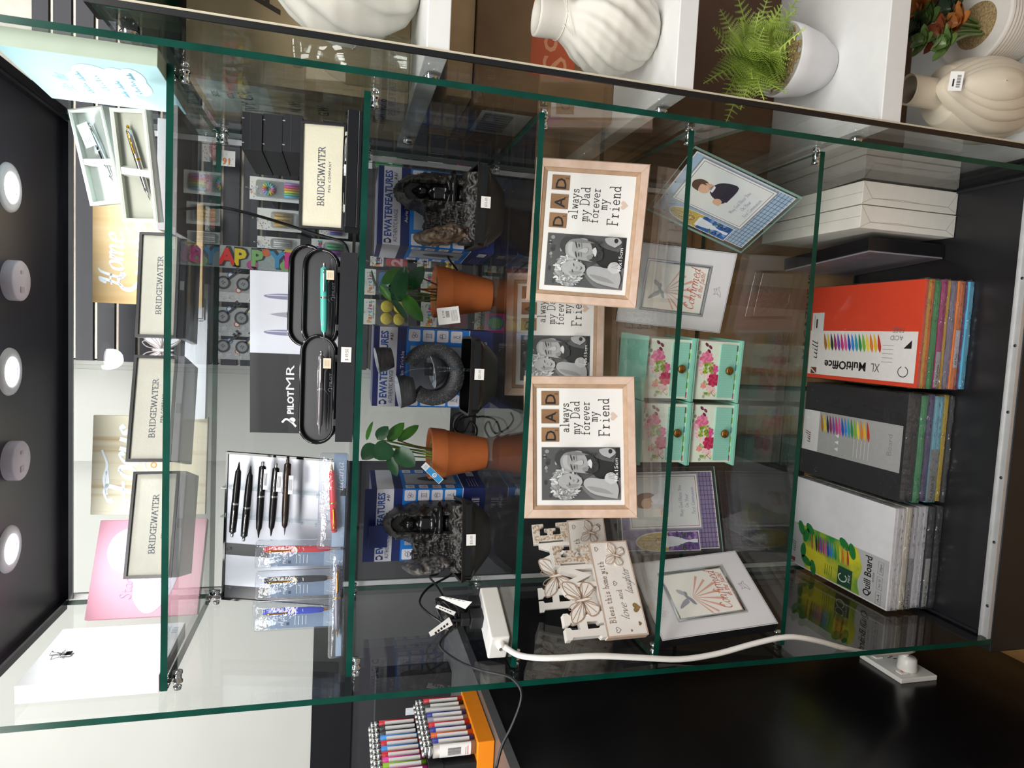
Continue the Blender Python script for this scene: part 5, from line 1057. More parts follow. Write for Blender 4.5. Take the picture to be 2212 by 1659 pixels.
def dad(label, x, y, rz, tilt):
    t = thing('photo_frame', label, 'photo frame', (x, y, Z4+.002+.018*math.sin(R(tilt))), (-R(tilt), 0, R(rz)), 'wooden DAD photo frames'); w, h = .289, .230
    m = MB(); rings_rect(m, w, h, [(0, .018), (0, .003), (.002, 0), (.017, 0), (.0185, .002), (.024, .0045), (.0255, .0075)], [BLUSH, BLUSH, BLUSH, TANW, TANW, TANW]); m.box(-w/2+.001, w/2-.001, .012, .018, .001, h-.001, TANW)
    for a, b in (((0, 0), (.017, .017)), ((w, 0), (w-.017, .017)), ((0, h), (.017, h-.017)), ((w, h), (w-.017, h-.017))): m.P = FRONT @ T(-w/2, 0, 0); m.line([a, b], .0005, TANW, .0003)
    m.build('moulding', t)
    m = MB(); i = .0245; m.box(-w/2+i, w/2-i, .007, .011, i, h-i, MATB); m.P = FRONT @ T(-w/2, 0, -.007)
    for s_, u, v, sz, ww in (('always', .203, .138, .021, .062), ('my Dad', .203, .116, .021, .069), ('forever', .202, .0955, .021, .071), ('my', .205, .079, .021, .022), ('Friend', .204, .0545, .025, .079)): m.pen(s_, u, v, sz*.86, DKT, .080, al='c', style='slab', wid=ww)
    m.flat(heart(.206, .045, .017), flatc('#dcc4b2'), .0005); m.frame2(.0355, .0325, .1425, .1945, .001, gr(120), .0004); m.build('mat_board', t)
    m = MB(); m.P = FRONT @ T(-w/2, 0, -.0066); m.rect(.0365, .0335, .1415, .1935, gr(90), 0); photo(m, .0365, .0335, .105, .160); m.build('photo', t)
    for u, L, n_ in ((.168, 'D', '2'), (.2055, 'A', '1'), (.243, 'D', '2')):
        m = MB(); m.box(u-w/2-.0145, u-w/2+.0145, .0052, .0068, .159, .1945, TILE); m.P = FRONT @ T(-w/2, 0, -.0052); m.text(L, u-.002, .1655, .030, INK, al='c', bold=.012, wid=.0205); m.text(n_, u+.0085, .1615, .008, INK, al='c'); m.build('letter_tile', t)
    m = MB(); m.box(-.03, .03, .018, .020, .01, .15, MATTE, X=RX(R(0))); m.build('easel_back', t)
dad('right wooden DAD photo frame with full front view, nearest the right glass', .822, .172, -5, 17)
dad('left wooden DAD photo frame beside the white HOME signs', .397, .146, 11.2, 11.7)
dad('wooden DAD photo frame half hidden behind the other two', .622, .345, 6, 20)
# ---------------------------------------------------------------- HOME signs
RES = mat('cream_resin', '#e7e1da', .55, var=.03, bump=.15, bs=200); RESB = mat('resin_taupe', '#c3a995', .55, var=.08, vs=120); MOS = mat('floral_resin', '#d7cdc2', .55, col2='#a88766', vs=190, ramp=(.45, .6), bump=.7, bs=190); GLT = mat('gold_glitter', '#a88955', .35, .5, var=.3, vs=400)
def slabH(m, x, z, w, h, mt, d):
    s = w*.30; p = [(x-w/2, z), (x-w/2+s*1.5, z), (x-w/2+s*1.5, z+h*.12), (x-w/2+s*1.2, z+h*.16), (x-w/2+s*1.2, z+h*.44), (x+w/2-s*1.2, z+h*.44), (x+w/2-s*1.2, z+h*.16), (x+w/2-s*1.5, z+h*.12), (x+w/2-s*1.5, z), (x+w/2, z), (x+w/2, z+h*.12), (x+w/2-s*.3, z+h*.16), (x+w/2-s*.3, z+h*.84), (x+w/2, z+h*.88), (x+w/2, z+h), (x+w/2-s*1.5, z+h), (x+w/2-s*1.5, z+h*.88), (x+w/2-s*1.2, z+h*.84), (x+w/2-s*1.2, z+h*.62), (x-w/2+s*1.2, z+h*.62), (x-w/2+s*1.2, z+h*.84), (x-w/2+s*1.5, z+h*.88), (x-w/2+s*1.5, z+h), (x-w/2, z+h), (x-w/2, z+h*.88), (x-w/2+s*.3, z+h*.84), (x-w/2+s*.3, z+h*.16), (x-w/2, z+h*.12)]
    m.P = FRONT; m.prism(p, -d, 0, mt)
def slabM(m, x, z, w, h, mt, d):
    m.P = FRONT; m.prism([(x-w/2, z), (x-w*.3, z), (x-w*.3, z+h*.6), (x, z+h*.1), (x+w*.3, z+h*.6), (x+w*.3, z), (x+w/2, z), (x+w/2, z+h), (x+w*.28, z+h), (x, z+h*.5), (x-w*.28, z+h), (x-w/2, z+h)], -d, 0, mt)
def slabE(m, x, z, w, h, mt, d):
    m.P = FRONT; m.prism([(x-w/2, z), (x+w/2, z), (x+w/2, z+h*.32), (x+w*.36, z+h*.32), (x+w*.28, z+h*.2), (x-w*.1, z+h*.2), (x-w*.1, z+h*.42), (x+w*.1, z+h*.42), (x+w*.14, z+h*.34), (x+w*.24, z+h*.34), (x+w*.24, z+h*.66), (x+w*.14, z+h*.66), (x+w*.1, z+h*.58), (x-w*.1, z+h*.58), (x-w*.1, z+h*.8), (x+w*.28, z+h*.8), (x+w*.36, z+h*.68), (x+w/2, z+h*.68), (x+w/2, z+h), (x-w/2, z+h), (x-w/2, z+h*.86), (x-w*.38, z+h*.84), (x-w*.38, z+h*.16), (x-w/2, z+h*.14)], -d, 0, mt)
def homesign(label, x, y, rz, tilt):
    t = thing('home_sign', label, 'sign', (x, y, Z4+.002+.02*math.sin(R(tilt))), (-R(tilt), 0, R(rz)), 'resin HOME signs'); w, h, d = .194, .084, .020
    m = MB(); m.box(-w/2, w/2, 0, d, 0, h, RES, {'-x': RESB, '+x': RESB, '-z': RESB}); m.P = FRONT; m.frame2(-w/2, 0, w/2, h, .0028, RESB, .0005); X0 = -w/2
    m.pen('Bless this home with', X0+.026, h-.023, .0120, flatc('#8d7263'), .10, style='slab', wid=.125); m.pen('love', X0+.030, .032, .016, flatc('#6a5a52'), .07, slant=.5, wid=.032); m.pen('and', X0+.071, .036, .010, flatc('#8d7263'), .1, style='slab', wid=.020); m.pen('laughter', X0+.080, .012, .016, flatc('#6a5a52'), .06, slant=.5, wid=.052)
    for cx, cz, s_, fill in ((.013, .060, .011, 0), (.178, .070, .009, 0), (.1755, .014, .009, 0), (.104, .046, .009, 0), (.053, .013, .019, 1), (.022, .013, .008, 2), (.010, .033, .005, 2), (.126, .058, .005, 2), (.178, .044, .005, 2)):
        hh = heart(X0+cx, cz, s_)
        if fill: m.flat(hh, GLT, .0009)
        else: m.line(hh+[hh[0]], .0009, flatc('#7a675d'), .0008)
    m.build('plaque', t, bevel=.001)
    m = MB(); butterfly(m, .064, .033, .038, RES, flatc('#b59a84'), d=.0, rot=R(-20), e0=.004); m.build('butterfly', t)
    L = .0805
    m = MB(); slabH(m, -.070, h, .050, L, RES, d*.95); m.build('letter_h', t, bevel=.0008)
    m = MB(); butterfly(m, -.022, h+.036, .066, RES, flatc('#a88b74'), d=.016, rot=R(6), e0=.002); m.build('butterfly_letter', t)
    m = MB(); slabM(m, .028, h, .046, L*.86, RES, d*.95); m.build('letter_m', t, bevel=.0008)
    m = MB(); slabE(m, .072, h, .044, L, RES, d*.95); m.P = FRONT; slabE(m, .072, h+.0015, .041, L-.003, MOS, -.0008) ; m.build('letter_e', t, bevel=.0006)
homesign('front resin HOME sign with Bless this home text and butterfly letter', .119, .108, 41.6, 3)
homesign('rear resin HOME sign half hidden behind the front HOME sign', .124, .240, 30, 16)
# ================================================================ lowest shelf
SKYB = mat('frame_sky_blue', '#a9bfd6', .4, var=.03); LILP = mat('frame_lilac', '#8d7aa5', .4, var=.05); OFFW = mat('art_off_white', '#e9e6e2', .45, var=.01); SILF = mat('silver_line', '#a3a6ae', .3, .4)
FG = pane_mat('frame_glass', (.985, .99, .99), .04, 1., .0)
def chalice(m, cx, z0, w, h, cols, e=.0008):
    """arched stained-glass panel with a pale cup, bread disc and grapes"""
    arch = [(cx-w/2, z0), (cx+w/2, z0), (cx+w/2, z0+h*.55)]+[(cx+w/2*math.cos(a)*(1 if 1 else 0), z0+h*.55+h*.45*math.sin(a)**.8) for a in [PI*i/16 for i in range(1, 16)]]+[(cx-w/2, z0+h*.55)]
    m.flat([(cx+(x-cx)*1.1, z0+(z-z0)*1.04-h*.015) for x, z in arch], flatc('#e3e1dc'), e); m.flat(arch, flatc('#c9ad4d'), e+.00005)
    for k in range(9):
        a = PI*k/8; m.line([(cx+.2*w*math.cos(a), z0+h*.62+.2*w*math.sin(a)), (cx+.5*w*math.cos(a), z0+h*.56+h*.42*math.sin(a))], .0006, OFFW, e+.0002)
    for k in range(4): m.flat(ell(cx-.33*w+.22*w*k, z0+h*(.70+.1*(k in (1, 2))), w*.08, w*.07, 8), flatc(('#b99a3a', '#d9c878', '#c08f2f', '#a9a05a')[k]), e+.0001)
    m.flat(ell(cx, z0+h*.66, w*.24, w*.24, 24), flatc('#b98a35'), e+.0003); m.line(ell(cx, z0+h*.66, w*.24, w*.24, 24)+[ell(cx, z0+h*.66, w*.24, w*.24, 24)[0]], .0007, OFFW, e+.0004); m.rect(cx-w*.02, z0+h*.66-w*.13, cx+w*.02, z0+h*.66+w*.13, OFFW, e+.0004); m.rect(cx-w*.12, z0+h*.66-w*.0, cx+w*.12, z0+h*.66+w*.04, OFFW, e+.0005)
    r_ = random.Random(2); nx_, nz_ = 5, 5
    m.rect(cx-w/2, z0, cx+w/2, z0+h*.5, flatc(cols[0]), e+.0003)
    for i in range(nx_):
        for j in range(nz_):
            u, v = cx-w/2+w*(i+.5)/nx_, z0+h*.5*(j+.5)/nz_; m.flat(ell(u+r_.uniform(-.01, .01)*w, v, w*.092, h*.046, 5, rot=r_.uniform(0, 3)), flatc(r_.choice(cols)), e+.00035)
    cup = [(-.10, .0), (.10, .0), (.10, .06), (.05, .14), (.08, .2), (.20, .28), (.28, .40), (.30, .52), (-.30, .52), (-.28, .40), (-.20, .28), (-.08, .2), (-.05, .14), (-.10, .06)]
    m.flat([(cx+a*w*1.0, z0+h*.02+b*h) for a, b in cup], flatc('#dfe4ea'), e+.0006); m.rect(cx-w*.33, z0+h*.50, cx+w*.33, z0+h*.55, flatc('#eceff2'), e+.0007)
    for sx in (-1, 1):
        for k in range(9): m.flat(ell(cx+sx*w*(.26+.07*(k % 3)), z0+h*(.22-.055*(k//3)+.012*(k % 2)), w*.04, w*.042, 9), flatc(('#3a1f44', '#5b2a6a', '#2a2440')[k % 3]) if cols[0] != '#2f5fa8' else flatc(('#20242c', '#2d3540', '#39404a')[k % 3]), e+.0008)
        for k in range(4): m.flat(ell(cx+sx*w*(.2+.08*k), z0+h*(.30-.02*k), w*.06, w*.035, 8, rot=.6*k), flatc(('#3f5a2a', '#5f7d34')[k % 2]), e+.0009)
def child(m, cx, z0, s, girl, e=.0012):
    F = lambda pts, c, k: m.flat([(cx+a.x*s, z0+a.y*s) for a in spline([Vector((a, b, 0)) for a, b in pts+[pts[0]]], 4)][:-1], flatc(c), e+.0001*k)
    if not girl:
        F([(-.16, .0), (-.20, .30), (-.06, .50), (.16, .52), (.36, .36), (.40, .02)], '#2d2436', 1); F([(-.06, .44), (-.01, .55), (.14, .54), (.13, .46)], '#eceef2', 2); F([(-.02, .50), (.0, .66), (.14, .64), (.15, .52)], '#d9a98c', 2); F([(-.20, .62), (-.16, .80), (.02, .84), (.08, .66), (-.02, .54), (-.14, .54)], '#e0b397', 3); F([(-.19, .74), (-.14, .92), (.04, .98), (.18, .86), (.17, .68), (.08, .66), (.05, .78), (-.08, .78)], '#5b4236', 4); F([(.09, .66), (.12, .72), (.15, .67), (.11, .62)], '#d9a98c', 5); F([(-.36, .10), (-.34, .26), (-.22, .30), (-.14, .20), (-.20, .10)], '#dcae92', 6); F([(-.20, .04), (-.26, .14), (-.10, .24), (.02, .1)], '#2d2436', 5)
    else:
        F([(-.28, .0), (-.20, .3), (-.06, .50), (.14, .52), (.30, .34), (.34, 0)], '#d9d8e2', 1); F([(-.02, .48), (-.02, .62), (.10, .62), (.11, .5)], '#d3a78d', 2); F([(-.18, .64), (-.14, .78), (.02, .80), (.06, .64), (-.04, .54), (-.14, .55)], '#dbb095', 3); F([(-.17, .74), (-.12, .92), (.06, .96), (.20, .82), (.22, .56), (.16, .44), (.10, .56), (.06, .74), (-.06, .80)], '#8a6a55', 4); F([(-.14, .88), (.0, .97), (.14, .9), (.0, .92)], '#e9e6ec', 5); F([(-.40, .12), (-.36, .28), (-.24, .3), (-.16, .2), (-.22, .1)], '#d9ab8e', 6); F([(-.06, .42), (.0, .5), (.12, .5), (.2, .3), (.05, .3)], '#e8e6ee', 5)
def communion(label, x, y, rz, tilt, w, h, base_m, line_m, girl, cols, thick=.006):
    t = thing('communion_frame', label, 'photo frame', (x, y, Z5+.002+thick*math.sin(R(tilt))), (-R(tilt), 0, R(rz)), 'glass communion frames')
    m = MB(); m.box(-w/2, w/2, 0, thick, 0, h, FG, {k: mat('frame_glass_edge', '#8fb5ac', .15) for k in ('-x', '+x', '+z', '-z')}); m.build('glass_plate', t)
    m = MB(); f = .010; m.box(-w/2+f, w/2-f, thick+.0004, thick+.0016, f*.6, h-f, base_m); m.P = FRONT @ T(0, 0, -thick-.0003)
    W2 = w/2-f
    m.frame2(-W2, f*.6, W2, h-f, .0022, OFFW, .0001)
    for k in range(6): m.rect(-W2+.002, h*(.05+.034*k), W2-.002, h*(.05+.034*k)+.0013, line_m, .0002)
    for k in range(16): m.rect(-W2+.003+(2*W2-.006)*k/16, f*.7, -W2+.003+(2*W2-.006)*k/16+.0013, h*.25, line_m, .0002)
    u0, v0, u1, v1 = -w*.22, h*.17, w*.43, h*.885
    m.rect(u0, v0, u1, v1, SILF, .0004); m.rect(u0+.003, v0+.003, u1-.003, v1-.003, OFFW, .0005); m.frame2(u0+.007, v0+.007, u1-.007, v1-.007, .0012, line_m if not girl else flatc('#a05a8a'), .0006)
    m.rect(u0+.010, v0+.010, u1-.010, v1-.010, mat('art_cream', '#e6e5dc', .45, col2='#d5dbe0', vs=9), .0007)
    child(m, (u0+u1)/2, v0+(v1-v0)*.40, (v1-v0)*.52, girl)
    for k, s_ in enumerate(('May God Bless You', 'On Your', 'First Communion')): m.pen(s_, (u0+u1)/2, v0+(v1-v0)*(.25-.085*k), .0085, flatc('#7d7aa8'), .07, .001, al='c', slant=.1, wid=(.074, .032, .064)[k])
    chalice(m, -w*.355, h*.22, w*.205, h*.60, cols)
    for q in ((-.2, .93), (.0, .94), (.3, .95), (-.42, .86)): m.flat(ell(w*q[0], h*q[1], .0022, .0022, 8), flatc('#5d6d86'), .0005)
    m.build('printed_sheet', t)
    m = MB(); X = T(0, 0, h*.04); m.add([(-.02, thick+.002, 0), (.02, thick+.002, 0), (.02, thick+.055, -h*.04-.001), (-.02, thick+.055, -h*.04-.001), (0, thick+.003, h*.5), (0, thick+.006, h*.5)], [(0, 1, 4), (2, 3, 5), (1, 2, 5, 4), (3, 0, 4, 5), (0, 3, 2, 1)], MATTE, X); m.build('easel_leg', t)
communion('blue glass communion frame with praying boy, turned on the right', .868, .178, -66.4, 22, .215, .243, SKYB, flatc('#5d6b8a'), False, ['#2f5fa8', '#4a7ac0', '#7f9ccf', '#1f4f86'])
communion('purple glass communion frame with praying girl behind the DAD frame', .222, .290, 19, 9, .203, .250, LILP, flatc('#4d3d63'), True, ['#6b4a8a', '#8a5fa0', '#4a3a70', '#a07fb5'])
def dove(m, cx, cz, s, c, e):
    for pts, v in (([(-.05, -.1), (.1, .02), (.24, .0), (.32, .1), (.2, .16), (.05, .12), (-.1, .02), (-.3, -.08), (-.34, -.2), (-.18, -.16)], c), ([(.0, .08), (-.12, .3), (-.36, .52), (-.44, .5), (-.34, .3), (-.2, .06)], '#9a9ca4'), ([(.12, .1), (.26, .34), (.42, .4), (.44, .3), (.3, .12)], '#aeb0b8')):
        m.flat([(cx+a.x*s, cz+a.y*s) for a in spline([Vector((a, b, 0)) for a, b in pts+[pts[0]]], 3)][:-1], flatc(v), e); e += .0001
def confirmed(label, x, y, rz, tilt, w=.192, h=.253, box=False):
    d = .026 if box else .016
    t = thing('confirmation_frame', label, 'photo frame', (x, y, Z5+.002+d*math.sin(R(tilt))), (-R(tilt), 0, R(rz)), 'white confirmation frames')
    m = MB(); WH = mat('frame_satin_white', '#dcdadc', .35, var=.015); m.box(-w/2, w/2, 0, d, 0, h, MATTE, {'-y': WH}); m.P = FRONT
    m.line([(-w/2+.002, .002), (w/2-.002, .002), (w/2-.002, h-.002), (-w/2+.002, h-.002), (-w/2+.002, .002)], .0012, SILF, .0003)
    dv = [(-.0, .0), (.1, .1), (.3, .05), (.2, .2), (.1, .25), (.15, .45), (-.1, .3), (-.25, .4), (-.2, .1), (-.4, -.1), (-.1, -.05)]
    c0 = (w*.02, h*.10); m.line([(c0[0]+a.x*.035, c0[1]+a.y*.035-.004) for a in spline([Vector((a, b, 0)) for a, b in dv+[dv[0]]], 3)], .0008, SILF, .0004); m.line([(c0[0]-.008, c0[1]), (c0[0]+.008, c0[1]+.006)], .0006, SILF, .0004)
    m.pen('My Confirmation', 0, h*.875, .012, mat('emboss_grey', '#c3c2c6', .35), .06, al='c', slant=.3, wid=w*.5); m.build('frame_body', t)
    m = MB(); u0, v0, u1, v1 = -w*.30, h*.215, w*.30, h*.79; rings_rect(m, u1-u0, v1-v0, [(-.004, .0), (-.003, -.003), (.0, -.003), (.0015, -.0005), (.004, -.0008)], CHROME); ob = m.build('chrome_inner_frame', t); ob.location = ((u0+u1)/2, 0, v0)
    m = MB(); m.box(u0+.003, u1-.003, -.0007, -.0001, v0+.003, v1-.003, mat('art_ivory', '#ebe8e0', .4, var=.01)); m.P = FRONT @ T(0, 0, .0008)
    ox, oz = u0+(u1-u0)*.42, v0+(v1-v0)*.66; SAL = flatc('#dba393')
    for k in range(8):
        a = R(-152+17.5*k); L = (v1-v0)*(.46 if 1 < k < 6 else .40); wv = R(2.6)
        m.flat([(ox, oz), (max(u0+.006, min(u1-.006, ox+L*math.cos(a-wv))), max(v0+.01, oz+L*math.sin(a-wv))), (max(u0+.006, min(u1-.006, ox+L*math.cos(a+wv))), max(v0+.01, oz+L*math.sin(a+wv)))], SAL, .0001)
    m.pen('Confirmed', (u0+u1)/2, v0+(v1-v0)*.150, .023, flatc('#c2563c'), .065, .0004, al='c', slant=.3, wid=(u1-u0)*.84); m.pen('in the faith!', (u0+u1)/2+.012, v0+(v1-v0)*.06, .012, flatc('#c2563c'), .08, .0004, al='c', slant=.3, wid=(u1-u0)*.52)
    dove(m, ox, oz+(v1-v0)*.06, .052, '#8f9199', .0006); m.build('art_print', t)
    m = MB(); m.lathe([(.0001, 0), (.004, .0), (.004, .006), (.0001, .008)], CHROME, 12, T(w/2-.012, d-.004, -.002)); m.lathe([(.0001, 0), (.004, .0), (.004, .006), (.0001, .008)], CHROME, 12, T(-w/2+.012, d-.004, -.002)) if False else None; m.build('foot', t)
confirmed('white Confirmed in the faith frame standing in the row behind the floral boxes', .733, .312, -15, 15)
confirmed('white Confirmed in the faith frame at the left glass, leaning in front', .098, .127, 59.7, 7, box=True)
# ---------------------------------------------------------------- floral drawer boxes
MINT = mat('mint_card', '#86c4b0', .5, var=.02); MINTD = mat('mint_dot_print', '#8ccab8', .5, var=.02); IVF = mat('floral_paper', '#dde6d6', .5, var=.03); BRASS = mat('antique_brass', '#8a6530', .35, .8)
def flower(m, cx, cz, s, c1, c2, e, n=7):
    for q in range(3):
        for k in range(n): a = 2*PI*k/n+q*.5; rr = s*(.62-.2*q); m.flat(ell(cx+rr*math.cos(a), cz+rr*math.sin(a), s*(.42-.1*q), s*(.34-.08*q), 9, rot=a), flatc(c1 if (k+q) % 2 else c2), e+.00006*q+.00001*k)
    m.flat(ell(cx, cz, s*.2, s*.2, 9), flatc(c2), e+.0003)
def floral(m, w, h, e=.0004):
    r_ = random.Random(8)
    for u, v in ((.42, .90), (.30, .80), (.36, .93), (.22, .88), (.18, .72), (-.42, .28), (-.45, .5), (.05, .93)): m.flat(ell(u*w, v*h, .0042, .0036, 10), flatc(r_.choice(['#a9ab93', '#8f9a86', '#c5c3a8'])), e)
    for u, v, c in ((.44, .55, '#6d2740'), (.40, .40, '#7d3048'), (.33, .44, '#6d2740')): m.flat(ell(u*w, v*h, .0058, .0034, 10, rot=.8), flatc(c), e)
    for k in range(14): m.flat(ell(r_.uniform(-.45, -.05)*w, r_.uniform(.05, .5)*h, .006, .0032, 8, rot=r_.uniform(0, 3)), flatc(r_.choice(['#a8c95a', '#8fb84a', '#c3d67f', '#b9cf8f'])), e+.0001)
    flower(m, .20*w, .52*h, .017, '#e58aa8', '#d9668f', e+.0002, 8); flower(m, -.16*w, .16*h, .016, '#b01f4a', '#c93a63', e+.0006, 8); flower(m, .02*w, .20*h, .012, '#e2609c', '#d84a8a', e+.0009, 7); flower(m, -.02*w, .66*h, .008, '#edb3c0', '#f3d3d8', e+.0003, 6); flower(m, -.26*w, .55*h, .008, '#eba8a0', '#e38a86', e+.0004, 6); flower(m, -.30*w, .28*h, .010, '#f0d0cf', '#ecc0c0', e+.0002, 6); flower(m, .46*w, .95*h, .008, '#ef9aa8', '#f1b6bf', e+.0002, 6); flower(m, -.10*w, .40*h, .012, '#f4dfdb', '#eecfcd', e+.00015, 7); flower(m, .12*w, .75*h, .010, '#f0c3cd', '#eab0bf', e+.00015, 7); flower(m, -.36*w, .10*h, .009, '#f3d9d3', '#e9c6c0', e+.00012, 6)
    for k in range(46): m.flat(ell(.05*w+r_.uniform(-.013, .013), .42*h+r_.uniform(-.013, .013), .0026, .0022, 7), flatc(r_.choice(['#9fc43a', '#b4d24f', '#8ab02f'])), e+.0012)
    m.line([(-.45*w, .05*h), (-.38*w, .22*h), (-.41*w, .3*h)], .0009, flatc('#6a4a38'), e+.0005); m.line([(-.38*w, .2*h), (-.33*w, .12*h)], .0009, flatc('#6a4a38'), e+.0005)
def floralbox(label, x, y, z, rz, w, top):
    t = thing('floral_box', label, 'box', (x, y, z+.0006), (0, 0, R(rz)), 'mint and floral drawer boxes'); H, d = .1195, .13; o = .005
    m = MB(); m.box(-w/2-o, w/2+o, -.012, d, 0, .0045, MINT); m.build('base_board', t)
    m = MB(); m.box(-w/2-o, w/2+o, -.010, d, H-.0045, H, MINT); m.build('lid_board', t)
    m = MB(); zb = .052; m.box(-w/2, w/2, 0, d-.004, .0045, H-.0045, mat('floral_side', '#c7cdb9', .5)); m.P = FRONT @ T(0, zb, 0); m.rect(-w/2, 0, w/2, H-.0045-zb, IVF, .0003); floral(m, w, H-.0045-zb); m.rect(-.016, H-.0045-zb-.009, .012, H-.0045-zb-.001, flatc('#cfc9c2'), .0022)
    m.P = FRONT; m.rect(-w/2, .0045, w/2, zb, IVF, .0003)
    for k, c in enumerate(('#d9707f', '#7fae3a', '#a9c95a', '#5f9fae', '#7fae3a', '#8a6a5a')): m.rect(-w/2+w*k/6+.002, .0055, -w/2+w*(k+.7)/6, .0095, flatc(c), .0004)
    m.build('carcass', t)
    dr = MB(); dr.box(-w/2+.006, w/2-.006, -.004, -.0006, .0115, zb-.0008, MINTD); dr.P = FRONT @ T(0, 0, .004); DOT = flatc('#c9e6db')
    for i in range(22):
        for j in range(7): dr.flat(ell(-w/2+.010+(w-.02)*i/21, .015+.0052*j+(.0026 if i % 2 else 0), .0007, .0007, 5), DOT, .0003)
    do = dr.build('drawer', t)
    MB().lathe([(.004, 0), (.004, .004), (.0095, .006), (.0098, .009), (.007, .0115), (.0001, .0125)], BRASS, 24, T(.002, -.004, .030) @ RX(PI/2)).build('knob', do)
fw = .133
for (lb, x, y, z, rz, tp) in (('lower mint floral drawer box of the right stack, under its twin', .553, .256, Z5, -3, 0), ('upper mint floral drawer box of the right stack, mint lid in full view', .553, .256, Z5+.1205, -3, 1), ('lower mint floral drawer box of the left stack, next to the purple frame', .408, .256, Z5, -1, 0), ('upper mint floral drawer box of the left stack, partly behind the DAD frame', .408, .256, Z5+.1205, -1, 1)): floralbox(lb, x, y, z+.001, rz, fw, tp)

# ================================================================ things on the cabinet base
CART = mat('white_carton', '#efeae0', .6, var=.03); CRS = flatc('#b3ada3')
for i, (x0, lb) in enumerate(((.893, 'white carton standing on edge beside the black box, left of two'), (.9465, 'white carton standing on edge against the right glass'))):
    m = MB(); w, h, d = .051, .268, .36
    m.box(0, w, 0, d, 0, h, CART); m.P = FRONT
    m.line([(.001, h), (.014, h*.90), (.014, h*.1), (.001, 0)], .0008, CRS); m.line([(w-.001, h), (.014, h*.9)], .0008, CRS); m.line([(w-.001, 0), (.014, h*.1)], .0008, CRS); m.line([(.014, h*.9), (.017, h*.6), (.0145, h*.4), (.014, h*.1)], .0008, CRS); m.P = TOP @ T(0, 0, h); m.line([(w*.5, 0), (w*.5, d)], .0008, CRS)
    m.build('white_carton', loc=(x0, .190, ZB+.001), rot=(0, 0, R(-1)), bevel=.0012, label=lb, cat='box', group='white cartons standing on the base')
t = thing('gift_carton', 'narrow black box with clear side standing beside the white cartons', 'box', (.845, .21, ZB+.001), (0, 0, R(4)))
m = MB(); m.box(.004, .034, 0, .30, .0, .22, CASEB); m.line([(.0345, 0), (.0345, 0)], .001, CASEB); m.build('carton', t, bevel=.001)
m = MB(); m.box(.0, .0035, .002, .298, .004, .216, pane_mat('window_glare_tint', (.75, .72, .78), .14, 1., .03, .3, 12, .45, (.62, .57, .64))); m.build('clear_window', t)  # glare on the clear plastic put into a pale purple-grey body colour
# piles of paper packs
def packpile(prefix, layers, x0, x1, y0, y1, zt, rz=0):
    z = ZB+.001
    for i, L in enumerate(layers):
        th, colr, lab, extra = L
        dx = rnd.uniform(-.002, .002); dy = rnd.uniform(-.004, .003) if i < len(layers)-1 else 0
        t = thing('paper_pack', lab, 'paper pack', ((x0+x1)/2+dx, y0+dy, z), (0, 0, R(rz)), 'shrink-wrapped paper packs'); w, d = x1-x0, y1-y0
        m = MB(); nsh = max(1, int(th/.007)); cs = colr if isinstance(colr, list) else [colr]
        for k in range(nsh): m.box(-w/2, w/2, .001*(k % 2), d, th*k/nsh, th*(k+1)/nsh-.0004, mat('sheet_'+cs[k % len(cs)].lstrip('#'), cs[k % len(cs)], .5, var=.03))
        if extra: extra(m, w, d, th)
        m.build('sheets', t)
        m = MB(); N = 14
        rings = []
        for zz_, g_ in ((-.0002, .0006), (th*.25, .0026), (th*.5, .0020), (th*.75, .0028), (th+.0005, .0008)):
            o = []
            for (ax, ay, bx, by) in ((-w/2, 0, w/2, 0), (w/2, 0, w/2, d), (w/2, d, -w/2, d), (-w/2, d, -w/2, 0)):
                for k in range(N):
                    q = k/N; jx = g_*(1+1.4*noise.noise(Vector((q*14, zz_*160, i*3.1)))); o.append((ax+(bx-ax)*q+(jx if ax == bx and ax > 0 else (-jx if ax == bx else 0)), ay+(by-ay)*q+(-jx if ay == by and ay == 0 else (jx if ay == by else 0)), zz_))
            rings.append(o)
        m.loft(rings, FILMS, cap=False)
        if i == len(layers)-1: m.add([(-w/2, 0, th+.0014), (w/2, 0, th+.0014), (w/2, d, th+.0014), (-w/2, d, th+.0014)], [(0, 1, 2, 3)], FILM)
        m.build('wrap', t); z += th+.0012
    return z
FE = ['#c0392b', '#e8b92f', '#e07f2c', '#f0d648', '#7fb53a', '#2f8f4a', '#2f9fae', '#3a86d8', '#2f4fb0', '#d85a9c', '#c23a80', '#7d4aa5', '#8f2a5a', '#2f2f33', '#d9c23a', '#a8702f']
def feathers(m, u, v0, v1, hw, e=.0006, cols=FE):
    n = len(cols)
    for k, c in enumerate(cols):
        v = v0+(v1-v0)*(k+.5)/n; q = (v1-v0)/n
        m.flat([(a.x, a.y) for a in spline([Vector(p) for p in ((u-hw, v-q*.3, 0), (u-hw*.3, v-q*.45, 0), (u+hw, v+q*.6, 0), (u+hw*.2, v+q*.55, 0), (u-hw*.5, v+q*.3, 0), (u-hw, v-q*.3, 0))], 3)][:-1], flatc(c), e+.00002*k)
